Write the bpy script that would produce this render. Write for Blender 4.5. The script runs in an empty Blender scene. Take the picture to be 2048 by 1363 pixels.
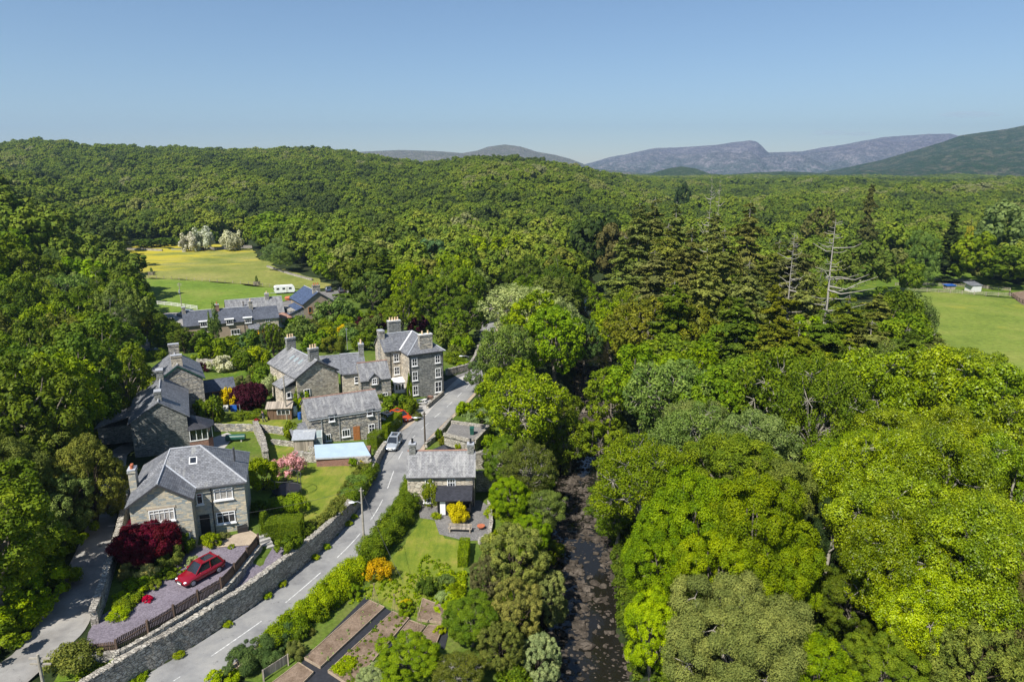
import bpy, math, random
import numpy as np
from mathutils import Vector, Matrix
from mathutils.geometry import delaunay_2d_cdt
R = math.radians
S = bpy.context.scene
C = S.collection

# ------------------------------------------------------------------ camera, sky, sun, exposure
CAM_H, PITCH, FPX = 38.0, R(14), 1365.0          # focal length in pixels of the 2048 wide photograph
cd = bpy.data.cameras.new('camera'); cam = bpy.data.objects.new('camera', cd); C.objects.link(cam)
cam.location = (0, 0, CAM_H); cam.rotation_euler = (R(90) - PITCH, 0, 0)
cd.sensor_width = 36; cd.lens = 36 * FPX / 2048; cd.clip_start = 0.5; cd.clip_end = 40000
S.camera = cam
SUN_EL, SUN_AZ = R(50), R(213)                   # azimuth clockwise from +y : behind the camera, to the left
W = bpy.data.worlds.new('World'); S.world = W; W.use_nodes = True
nt = W.node_tree; sky = nt.nodes.new('ShaderNodeTexSky'); sky.sky_type = 'NISHITA'; sky.sun_disc = False
sky.sun_elevation = SUN_EL; sky.sun_rotation = SUN_AZ; sky.altitude = 0; sky.air_density = 1.0; sky.dust_density = 0.15; sky.ozone_density = 4.5
nt.links.new(sky.outputs[0], nt.nodes['Background'].inputs[0]); nt.nodes['Background'].inputs[1].default_value = 0.071
sd = bpy.data.lights.new('sun', 'SUN'); sd.energy = 5.0; sd.angle = R(0.55); sd.color = (1, .955, .88)
sun = bpy.data.objects.new('sun', sd); C.objects.link(sun)
sdir = Vector((math.sin(SUN_AZ) * math.cos(SUN_EL), math.cos(SUN_AZ) * math.cos(SUN_EL), math.sin(SUN_EL)))
sun.rotation_euler = sdir.to_track_quat('Z', 'Y').to_euler(); sun.location = (-40, -40, 90)
S.view_settings.view_transform = 'Standard'; S.view_settings.look = 'None'; S.view_settings.exposure = 0.7; S.view_settings.gamma = 1
S.render.engine = 'CYCLES'; S.cycles.max_bounces = 6; S.cycles.diffuse_bounces = 2; S.cycles.transparent_max_bounces = 6
S.cycles.transmission_bounces = 3; S.cycles.glossy_bounces = 2; S.cycles.volume_bounces = 0; S.cycles.use_denoising = True

# ------------------------------------------------------------------ numbers
rnd = random.Random(7)
RNG = np.random.default_rng(11)
def ss(a, b, x):
    t = np.clip((np.asarray(x, float) - a) / (b - a), 0, 1); return t * t * (3 - 2 * t)
def hash2(ix, iy, seed):
    h = (ix.astype(np.int64) * 374761393 + iy.astype(np.int64) * 668265263 + seed * 1442695041) & 0x7fffffff
    h = ((h ^ (h >> 13)) * 1274126177) & 0x7fffffff
    return ((h ^ (h >> 16)) & 0xffff) / 65535.0
def vnoise(x, y, seed=0):
    x = np.asarray(x, float); y = np.asarray(y, float)
    ix = np.floor(x); iy = np.floor(y); fx = x - ix; fy = y - iy
    fx = fx * fx * (3 - 2 * fx); fy = fy * fy * (3 - 2 * fy)
    a = hash2(ix, iy, seed); b = hash2(ix + 1, iy, seed); c = hash2(ix, iy + 1, seed); d = hash2(ix + 1, iy + 1, seed)
    return (a * (1 - fx) + b * fx) * (1 - fy) + (c * (1 - fx) + d * fx) * fy
def fbm(x, y, o=4, seed=0):
    s = 0; a = .5; t = 0
    for k in range(o):
        s = s + a * vnoise(np.asarray(x) * 2 ** k, np.asarray(y) * 2 ** k, seed + k); t += a; a *= .5
    return s / t
def seg_dist(x, y, P):
    """distance to a polyline and signed side (+ = left of travel direction)"""
    best = np.full(np.shape(x), 1e9); side = np.zeros(np.shape(x))
    for (ax, ay), (bx, by) in zip(P[:-1], P[1:]):
        dx, dy = bx - ax, by - ay; L2 = dx * dx + dy * dy
        t = np.clip(((x - ax) * dx + (y - ay) * dy) / L2, 0, 1)
        d = np.hypot(x - ax - t * dx, y - ay - t * dy); cr = dx * (y - ay) - dy * (x - ax)
        m = d < best; best = np.where(m, d, best); side = np.where(m, np.sign(cr), side)
    return best, side
ROAD_L = [(-38, 28), (-31.5, 40), (-28.94, 44.44), (-26.63, 47.63), (-25.0, 50.36), (-23.25, 53.3), (-21.6, 57.32), (-19.81, 62.0), (-18.5, 66.54), (-17.7, 71.21), (-17.4, 75.97), (-17.5, 80.87), (-17.6, 86.2), (-17.4, 90.5), (-16.5, 95.9), (-15.41, 99.44), (-14.52, 102.77), (-13.39, 106.07), (-12.18, 110.34), (-10.97, 114.94), (-9.93, 118.7), (-8.55, 125.62), (-7.42, 131), (-6.76, 138), (-6.96, 150), (-7.5, 170), (-4, 190), (6, 215)]
ROAD_R = [(-33.0, 26.5), (-26.8, 38.5), (-24.0, 43.0), (-22.0, 46.6), (-20.4, 49.6), (-18.8, 52.8), (-17.1, 57.0), (-15.4, 61.6), (-14.2, 66.0), (-13.45, 70.9), (-13.2, 75.6), (-13.3, 80.6), (-13.3, 85.8), (-12.9, 90.0), (-12.0, 94.6), (-11.0, 98.0), (-10.1, 101.4), (-9.1, 104.9), (-8.0, 109.1), (-6.9, 113.8), (-6.0, 117.8), (-5.0, 125.2), (-4.1, 131), (-3.5, 138), (-3.7, 150), (-4.2, 170), (-.8, 189), (9, 213)]
FENCE = [(-38, 40), (-34.5, 43.4), (-32.53, 44.25), (-29.97, 44.75), (-28.58, 46.7), (-27.47, 48.68), (-26.38, 50.67), (-25.22, 52.58), (-24.93, 54.86), (-24.77, 57.47), (-24.65, 60.04), (-24.7, 66), (-26, 74)]
RIVER = [(5.5, 10), (6.2, 30), (6.7, 48), (6.5, 55), (7.4, 68), (8.8, 83), (11.5, 100), (14, 115), (17, 140), (25, 190), (30, 300)]
U_OF = lambda x, y: 1024 + FPX * x / (np.maximum(y, 1) * math.cos(PITCH))
CREST_U = [-900, -300, 0, 60, 100, 150, 200, 300, 400, 500, 600, 650, 720, 800, 850, 900, 960, 1050, 1100, 1150, 1200, 1250, 1320, 1400, 1800, 2048, 2500, 3200]
CREST_V = [300, 285, 278, 270, 268, 274, 284, 292, 296, 298, 294, 294, 305, 319, 324, 320, 312, 314, 322, 332, 342, 354, 368, 370, 370, 366, 364, 358]
def crest(u):
    v = np.interp(u, CREST_U, CREST_V)
    D = np.interp(u, [0, 700, 850, 900, 1150, 1320, 1500], [1050, 1000, 950, 760, 760, 1100, 1500])
    yc = -(v - 681.5) / FPX
    s = (-math.sin(PITCH) + yc * math.cos(PITCH)) / (math.cos(PITCH) + yc * math.sin(PITCH))
    return CAM_H + D * s - 14, D
def Hf(x, y):
    x = np.asarray(x, float); y = np.asarray(y, float)
    d, sd_ = seg_dist(x, y, ROAD_L); left = sd_ > 0
    ramp = np.where(y < 84, ss(.25, .75, d), ss(1.5, 9, d))
    plat = np.interp(y, [0, 62, 68, 80, 88, 150], [1.75, 1.75, 1.6, 1.3, .7, .7]); df, sf = seg_dist(x, y, FENCE)
    plat = plat + (2.4 - plat) * np.where(sf > 0, ss(.05, .4, df), 0) * (1 - ss(68, 82, y))
    plat = plat + np.clip(d - 12, 0, 30) * .02
    h = np.where(left, ramp * plat, 0.)
    dr, _ = seg_dist(x, y, RIVER)
    wig = (vnoise(x * .35, y * .35, 5) - .5) * 1.4
    h = h - 3.25 * (1 - ss(3.0, 6.6, dr + wig))
    u = U_OF(x, y); r = np.maximum(y, 1)
    h = h + 27 * ss(0, 1, (235 - u) / 420) * ss(95, 210, r) * (y > 0)
    zc, D = crest(u)
    f = ss(0, 1, (r - 330) / (D - 330)); f = f * .35 + .65 * np.clip((r - 330) / (D - 330), 0, 1)
    back = 1 - .45 * ss(0, 1, (r - D) / 600)
    wl = 1 - ss(0, 1, (r - 330) / 300) * (u < 235) * 1.0
    far = zc * f * back
    h = np.where(r > 330, (h * wl) + np.maximum(far, 0) , h)
    h = h + np.where(r > 330, (fbm(x / 120, y / 120, 3, 3) - .5) * 14 * ss(330, 500, r) * (1 - ss(.75, .95, r / D)), 0)
    h = h + np.where((r > 450) & (u > 1200), (fbm(x / 230, y / 260, 3, 13) - .42) * 34 * ss(450, 800, r) * (1 - ss(1900, 2400, r)) * ss(1200, 1400, u), 0)
    return h
def H(x, y): return float(Hf(np.array([x]), np.array([y]))[0])
def ray(u, v):
    xc = (u - 1024) / FPX; yc = -(v - 681.5) / FPX
    return xc, math.cos(PITCH) + yc * math.sin(PITCH), -math.sin(PITCH) + yc * math.cos(PITCH)
def G(u, v, z=0.):
    d = ray(u, v); t = (z - CAM_H) / d[2]; return d[0] * t, d[1] * t
def GT(u, v, h=0.):
    """point of the ground (plus h) seen at a pixel"""
    z = h
    for k in range(12):
        x, y = G(u, v, z); z = .5 * z + .5 * (H(x, y) + h)
    return x, y, H(x, y)
def VZ(y, v):
    yc = -(v - 681.5) / FPX
    return CAM_H + y * (-math.sin(PITCH) + yc * math.cos(PITCH)) / (math.cos(PITCH) + yc * math.sin(PITCH))
def PROJ(x, y, z):
    dy = y * math.cos(PITCH) - (z - CAM_H) * math.sin(PITCH); dz = y * math.sin(PITCH) + (z - CAM_H) * math.cos(PITCH)
    return 1024 + FPX * x / dy, 681.5 - FPX * dz / dy
def inpoly(x, y, P):
    x = np.asarray(x, float); y = np.asarray(y, float); c = np.zeros(x.shape, bool)
    for (ax, ay), (bx, by) in zip(P, P[1:] + P[:1]):
        m = ((ay > y) != (by > y)); xx = ax + (y - ay) * (bx - ax) / (by - ay + 1e-12); c ^= m & (x < xx)
    return c

# ------------------------------------------------------------------ materials
def new_mat(name):
    m = bpy.data.materials.new(name); m.use_nodes = True; n = m.node_tree; n.nodes.clear()
    o = n.nodes.new('ShaderNodeOutputMaterial'); p = n.nodes.new('ShaderNodeBsdfPrincipled'); n.links.new(p.outputs[0], o.inputs[0])
    return m, n, p
def N(n, t, **kw):
    x = n.nodes.new('ShaderNode' + t)
    for k, v in kw.items():
        if k.startswith('i_'): x.inputs[k[2:].replace('_', ' ')].default_value = v
        else: setattr(x, k, v)
    return x
def ramp(n, src, stops):
    r = n.nodes.new('ShaderNodeValToRGB'); e = r.color_ramp.elements
    while len(e) < len(stops): e.new(.5)
    for q, (p, c) in zip(e, stops): q.position = p; q.color = (*c, 1) if len(c) == 3 else c
    n.links.new(src, r.inputs[0]); return r.outputs[0]
def mixc(n, f, a, b, mode='MIX'):
    m = n.nodes.new('ShaderNodeMix'); m.data_type = 'RGBA'; m.blend_type = mode
    for i, v in ((0, f), (6, a), (7, b)):
        if isinstance(v, (int, float)): m.inputs[i].default_value = v
        elif isinstance(v, tuple): m.inputs[i].default_value = (*v, 1)
        else: n.links.new(v, m.inputs[i])
    return m.outputs[2]
def noise(n, vec, scale, detail=4, rough=.6):
    t = N(n, 'TexNoise'); t.inputs['Scale'].default_value = scale; t.inputs['Detail'].default_value = detail; t.inputs['Roughness'].default_value = rough
    if vec is not None: n.links.new(vec, t.inputs['Vector'])
    return t.outputs['Fac']
def mapping(n, kind='Object', scale=(1, 1, 1)):
    tc = N(n, 'TexCoord'); m = N(n, 'Mapping'); m.inputs['Scale'].default_value = scale
    n.links.new(tc.outputs[kind], m.inputs[0]); return m.outputs[0]
def bump(n, p, h, strength=.5, dist=.03):
    b = N(n, 'Bump'); b.inputs['Strength'].default_value = strength; b.inputs['Distance'].default_value = dist
    n.links.new(h, b.inputs['Height']); n.links.new(b.outputs[0], p.inputs['Normal'])
def plain(name, col, rough=.6, var=.25, scale=3., metal=0., spec=.4, bmp=0.):
    m, n, p = new_mat(name); v = mapping(n); f = noise(n, v, scale)
    c = ramp(n, f, [(.3, tuple(a * (1 - var) for a in col)), (.7, tuple(min(1, a * (1 + var)) for a in col))])
    n.links.new(c, p.inputs['Base Color']); p.inputs['Roughness'].default_value = rough; p.inputs['Metallic'].default_value = metal
    p.inputs['Specular IOR Level'].default_value = spec
    if bmp: bump(n, p, f, bmp, .02)
    return m
def rubble(name, cols, mortar, sx=1.9, sy=4.2, lich=None):
    m, n, p = new_mat(name); v = mapping(n, 'UV', (sx, sy, 1))
    wob = N(n, 'TexNoise'); wob.inputs['Scale'].default_value = 1.2; n.links.new(v, wob.inputs['Vector'])
    add = N(n, 'VectorMath', operation='MULTIPLY_ADD'); n.links.new(wob.outputs['Color'], add.inputs[0]); add.inputs[1].default_value = (.5, .5, 0); n.links.new(v, add.inputs[2])
    vo = N(n, 'TexVoronoi', feature='F1'); vo.inputs['Scale'].default_value = 1; n.links.new(add.outputs[0], vo.inputs['Vector']); vo.inputs['Randomness'].default_value = .8
    ve = N(n, 'TexVoronoi', feature='DISTANCE_TO_EDGE'); ve.inputs['Scale'].default_value = 1; n.links.new(add.outputs[0], ve.inputs['Vector']); ve.inputs['Randomness'].default_value = .8
    sep = N(n, 'SeparateColor'); n.links.new(vo.outputs['Color'], sep.inputs[0])
    k = len(cols) - 1; c = ramp(n, sep.outputs[0], [(i / k, q) for i, q in enumerate(cols)])
    big = noise(n, mapping(n, 'UV', (.35, .35, 1)), 1.0, 3)
    c = mixc(n, .55, c, ramp(n, big, [(.3, (.55, .55, .55)), (.7, (1.25, 1.2, 1.12))]), 'MULTIPLY')
    if lich: c = mixc(n, ramp(n, noise(n, mapping(n, 'UV', (1.3, 1.3, 1)), 1.0, 5, .7), [(.52, (0, 0, 0)), (.68, (1, 1, 1))]), c, lich)
    e = ramp(n, ve.outputs['Distance'], [(0, (0, 0, 0)), (.09, (1, 1, 1))])
    c = mixc(n, e, mortar, c); n.links.new(c, p.inputs['Base Color']); p.inputs['Roughness'].default_value = .9; p.inputs['Specular IOR Level'].default_value = .2
    bump(n, p, e, .9, .05); return m
def coursed(name, c1, c2, mortar, bw=.45, bh=.2, ms=.012):
    m, n, p = new_mat(name); v = mapping(n, 'UV'); b = N(n, 'TexBrick'); n.links.new(v, b.inputs['Vector'])
    b.inputs['Color1'].default_value = (*c1, 1); b.inputs['Color2'].default_value = (*c2, 1); b.inputs['Mortar'].default_value = (*mortar, 1)
    b.inputs['Scale'].default_value = 1; b.inputs['Brick Width'].default_value = bw; b.inputs['Row Height'].default_value = bh; b.inputs['Mortar Size'].default_value = ms; b.offset = .43; b.squash = 1.4; b.squash_frequency = 3
    f = noise(n, mapping(n, 'UV', (2.5, 6, 1)), 1, 3); c = mixc(n, .6, b.outputs['Color'], ramp(n, f, [(.3, (.5, .55, .6)), (.7, (1.35, 1.25, 1.1))]), 'MULTIPLY')
    n.links.new(c, p.inputs['Base Color']); p.inputs['Roughness'].default_value = .9; p.inputs['Specular IOR Level'].default_value = .2
    iv = N(n, 'Math', operation='SUBTRACT'); iv.inputs[0].default_value = 1; n.links.new(b.outputs['Fac'], iv.inputs[1]); bump(n, p, iv.outputs[0], .8, .03); return m
def slate(name, c, lich=(.33, .33, .31), amt=.55, bw=.3, bh=.2):
    m, n, p = new_mat(name); v = mapping(n, 'UV'); b = N(n, 'TexBrick'); n.links.new(v, b.inputs['Vector'])
    b.inputs['Color1'].default_value = (*[q * .72 for q in c], 1); b.inputs['Color2'].default_value = (*[q * 1.3 for q in c], 1); b.inputs['Mortar'].default_value = (*[q * .35 for q in c], 1)
    b.inputs['Scale'].default_value = 1; b.inputs['Brick Width'].default_value = bw; b.inputs['Row Height'].default_value = bh; b.inputs['Mortar Size'].default_value = .012
    st = noise(n, mapping(n, 'UV', (1.6, .35, 1)), 1, 5, .7); pt = noise(n, mapping(n, 'UV', (.5, .5, 1)), 1, 4)
    col = mixc(n, ramp(n, st, [(amt, (0, 0, 0)), (amt + .18, (.75, .75, .75))]), b.outputs['Color'], lich)
    col = mixc(n, .7, col, ramp(n, pt, [(.3, (.7, .7, .72)), (.7, (1.2, 1.2, 1.18))]), 'MULTIPLY')
    n.links.new(col, p.inputs['Base Color']); p.inputs['Roughness'].default_value = .55; p.inputs['Specular IOR Level'].default_value = .35
    iv = N(n, 'Math', operation='SUBTRACT'); iv.inputs[0].default_value = 1; n.links.new(b.outputs['Fac'], iv.inputs[1]); bump(n, p, iv.outputs[0], .6, .02); return m
def planks(name, c, w=.12, rough=.8, axis=0):
    m, n, p = new_mat(name); v = mapping(n, 'UV', (1 / w, .5, 1) if axis == 0 else (.5, 1 / w, 1)); sp = N(n, 'SeparateXYZ'); n.links.new(v, sp.inputs[0])
    fl = N(n, 'Math', operation='FLOOR'); n.links.new(sp.outputs[axis], fl.inputs[0]); wn = N(n, 'TexWhiteNoise', noise_dimensions='1D'); n.links.new(fl.outputs[0], wn.inputs['W'])
    fr = N(n, 'Math', operation='FRACT'); n.links.new(sp.outputs[axis], fr.inputs[0])
    col = ramp(n, wn.outputs['Value'], [(0, tuple(q * .6 for q in c)), (1, tuple(q * 1.35 for q in c))])
    gap = ramp(n, fr.outputs[0], [(0, (0, 0, 0)), (.12, (1, 1, 1)), (.9, (1, 1, 1)), (1, (0, 0, 0))])
    col = mixc(n, gap, tuple(q * .3 for q in c), col); gr = noise(n, mapping(n, 'UV', (14, 2, 1) if axis == 0 else (2, 14, 1)), 1); col = mixc(n, .5, col, ramp(n, gr, [(.3, (.7, .7, .7)), (.7, (1.2, 1.2, 1.2))]), 'MULTIPLY')
    n.links.new(col, p.inputs['Base Color']); p.inputs['Roughness'].default_value = rough; bump(n, p, gap, .5, .02); return m
def ground_mat(name, stops, scale=.5, fine=6., fstr=.35, bmp=.4, rough=.95, extra=None):
    """stops : ramp of a large patchy noise; a fine noise modulates it"""
    m, n, p = new_mat(name); g = N(n, 'NewGeometry'); f = noise(n, g.outputs['Position'], scale, 5, .62); c = ramp(n, f, stops)
    f2 = noise(n, g.outputs['Position'], fine, 4, .7); c = mixc(n, 1., c, ramp(n, f2, [(.25, (1 - fstr,) * 3), (.75, (1 + fstr,) * 3)]), 'MULTIPLY')
    if extra: c = extra(n, g.outputs['Position'], c)
    n.links.new(c, p.inputs['Base Color']); p.inputs['Roughness'].default_value = rough; p.inputs['Specular IOR Level'].default_value = .15
    if bmp: bump(n, p, f2, bmp, .06)
    return m
def foliage_mat(name, trans=.3, palette=None, var=.55, rough=.6, spec=.13, hue=.022):
    m, n, p = new_mat(name); out = [x for x in n.nodes if x.type == 'OUTPUT_MATERIAL'][0]
    oi = N(n, 'ObjectInfo'); at = N(n, 'Attribute', attribute_name='tint')
    if palette:
        pa = N(n, 'Attribute', attribute_name='patch', attribute_type='INSTANCER'); base = ramp(n, pa.outputs['Fac'], palette)
    else: base = oi.outputs['Color']
    hs = N(n, 'HueSaturation'); n.links.new(base, hs.inputs['Color']); hs.inputs['Saturation'].default_value = 1.06
    mr = N(n, 'MapRange'); n.links.new(at.outputs['Fac'], mr.inputs[0]); mr.inputs[3].default_value = 1 - var; mr.inputs[4].default_value = 1 + var * 1.2; n.links.new(mr.outputs[0], hs.inputs['Value'])
    mh = N(n, 'MapRange'); n.links.new(at.outputs['Fac'], mh.inputs[0]); mh.inputs[3].default_value = .5 + hue; mh.inputs[4].default_value = .5 - hue; n.links.new(mh.outputs[0], hs.inputs['Hue'])
    n.links.new(hs.outputs[0], p.inputs['Base Color']); p.inputs['Roughness'].default_value = rough; p.inputs['Specular IOR Level'].default_value = spec
    tr = N(n, 'BsdfTranslucent'); n.links.new(mixc(n, 1., hs.outputs[0], (1.3, 1.35, .7), 'MULTIPLY'), tr.inputs[0])
    ms = N(n, 'MixShader'); ms.inputs[0].default_value = trans; n.links.new(p.outputs[0], ms.inputs[1]); n.links.new(tr.outputs[0], ms.inputs[2]); n.links.new(ms.outputs[0], out.inputs[0])
    return m
M = {}
M['leaf'] = foliage_mat('leaf', .3, var=.45)
M['needle'] = foliage_mat('needle', .15, var=.45, rough=.7)
M['leaf_shiny'] = foliage_mat('leaf_shiny', .28, var=.6, rough=.45, spec=.3)
M['blossom'] = foliage_mat('blossom', .3, var=.25, hue=0)
PAL_FAR = [(0, (.052, .075, .017)), (.2, (.085, .12, .018)), (.4, (.115, .16, .02)), (.55, (.14, .19, .022)), (.7, (.17, .205, .03)), (.85, (.185, .2, .06)), (1, (.21, .22, .09))]
M['leaf_far'] = foliage_mat('leaf_far', .15, PAL_FAR, var=.16, rough=.7, spec=.15)
M['bark'] = plain('bark', (.16, .14, .11), .95, .4, 6, spec=.1, bmp=.5)
M['bark_silver'] = plain('bark_silver', (.29, .27, .23), .9, .2, 5, spec=.1)
M['bark_dark'] = plain('bark_dark', (.07, .055, .04), .95, .4, 6, spec=.1, bmp=.5)
M['bark_pale'] = plain('bark_pale', (.25, .23, .19), .9, .3, 5, spec=.1, bmp=.3)
M['rub_grey'] = rubble('rub_grey', [(0.171, 0.171, 0.163), (0.372, 0.357, 0.31), (0.527, 0.48, 0.388), (0.264, 0.271, 0.279), (0.449, 0.419, 0.341)], (0.155, 0.139, 0.124))
M['rub_tan'] = rubble('rub_tan', [(0.27, 0.243, 0.203), (0.567, 0.499, 0.392), (0.432, 0.392, 0.324), (0.675, 0.608, 0.486), (0.351, 0.338, 0.311)], (0.297, 0.257, 0.203))
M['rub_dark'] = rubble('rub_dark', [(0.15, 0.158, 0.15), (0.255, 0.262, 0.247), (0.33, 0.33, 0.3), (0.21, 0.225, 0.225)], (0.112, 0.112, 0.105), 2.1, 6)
M['dry'] = rubble('dry', [(.24, .22, .19), (.38, .35, .3), (.5, .47, .41), (.3, .28, .25), (.43, .4, .34)], (.12, .11, .095), 2.6, 5.2, (.52, .5, .44))
M['coursed'] = coursed('coursed', (.56, .49, .36), (.27, .32, .34), (.4, .36, .29))
M['slate'] = slate('slate', (.16, .165, .18))
M['slate_old'] = slate('slate_old', (.19, .19, .195), (.36, .355, .34), .48)
M['slate_new'] = slate('slate_new', (.085, .095, .12), (.16, .17, .19), .62)
M['slate_blue'] = slate('slate_blue', (.06, .085, .15), (.12, .15, .2), .7)
M['slate_black'] = slate('slate_black', (.035, .036, .045), (.07, .07, .08), .7)
M['ridge'] = plain('ridge', (.34, .35, .37), .7, .2, 2)
M['terracotta'] = plain('terracotta', (.42, .13, .06), .8, .2)
M['ridge_red'] = plain('ridge_red', (.27, .15, .11), .8, .25)
M['pot_buff'] = plain('pot_buff', (.62, .45, .27), .8, .2)
M['lead'] = plain('lead', (.42, .44, .47), .6, .15)
M['buff'] = plain('buff', (.38, .32, .24), .9, .15)
M['render_tan'] = plain('render_tan', (0.312, 0.247, 0.182), .95, .15, 1.2)
M['white'] = plain('white', (.78, .78, .77), .45, .04)
M['offwhite'] = plain('offwhite', (.6, .59, .56), .6, .1)
M['glass'] = plain('glass', (.02, .024, .03), .06, .3, .8, spec=.8)
M['curtain'] = plain('curtain', (.34, .32, .29), .35, .35, 5, spec=.8)
M['glass_clear'] = plain('glass_clear', (.25, .3, .29), .12, .15, spec=.7)
M['black'] = plain('black', (.018, .018, .02), .5, .2)
M['dark_metal'] = plain('dark_metal', (.05, .05, .055), .5, .2)
M['galv'] = plain('galv', (.4, .42, .44), .45, .15, metal=.3)
M['wood'] = planks('wood', (.17, .1, .06), .12)
M['wood_fence'] = planks('wood_fence', (.11, .07, .048), .11)
M['wood_pale'] = planks('wood_pale', (.34, .29, .23), .14)
M['wood_orange'] = plain('wood_orange', (.36, .14, .045), .6, .2, 6)
M['pole'] = plain('pole', (.3, .27, .22), .9, .25, 4)
M['felt'] = plain('felt', (.36, .46, .56), .7, .08, .8)
M['brick'] = coursed('brick', (.32, .13, .09), (.24, .1, .075), (.3, .26, .22), .23, .075, .01)
M['red_paint'] = plain('red_paint', (.2, .004, .012), .16, .05, spec=.9)
M['orange_paint'] = plain('orange_paint', (.5, .055, .012), .22, .05, spec=.7)
M['silver_paint'] = plain('silver_paint', (.42, .45, .48), .25, .04, metal=.35, spec=.6)
M['blue_paint'] = plain('blue_paint', (.02, .09, .35), .35, .1)
M['navy_paint'] = plain('navy_paint', (.05, .08, .14), .25, .1, spec=.6)
M['green_plastic'] = plain('green_plastic', (.015, .075, .055), .4, .15)
M['dark_grey'] = plain('dark_grey', (.05, .055, .06), .6, .2)
M['tyre'] = plain('tyre', (.012, .012, .012), .85, .2)
M['lamp_glass'] = plain('lamp_glass', (.75, .78, .8), .15, .05, spec=.8)
M['plate_white'] = plain('plate_white', (.75, .75, .7), .5, .03)
M['skin'] = plain('skin', (.5, .28, .2), .6, .05)
M['dark_cloth'] = plain('dark_cloth', (.025, .028, .04), .9, .2)
M['grey_cloth'] = plain('grey_cloth', (.13, .13, .13), .9, .2)
M['soil'] = ground_mat('soil', [(.35, (.13, .09, .06)), (.6, (.22, .16, .115))], .9, 7, .4, .6)
M['membrane'] = plain('membrane', (.022, .023, .028), .7, .3, 4)
M['timber_edge'] = plain('timber_edge', (.3, .23, .16), .85, .25, 4)

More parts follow.
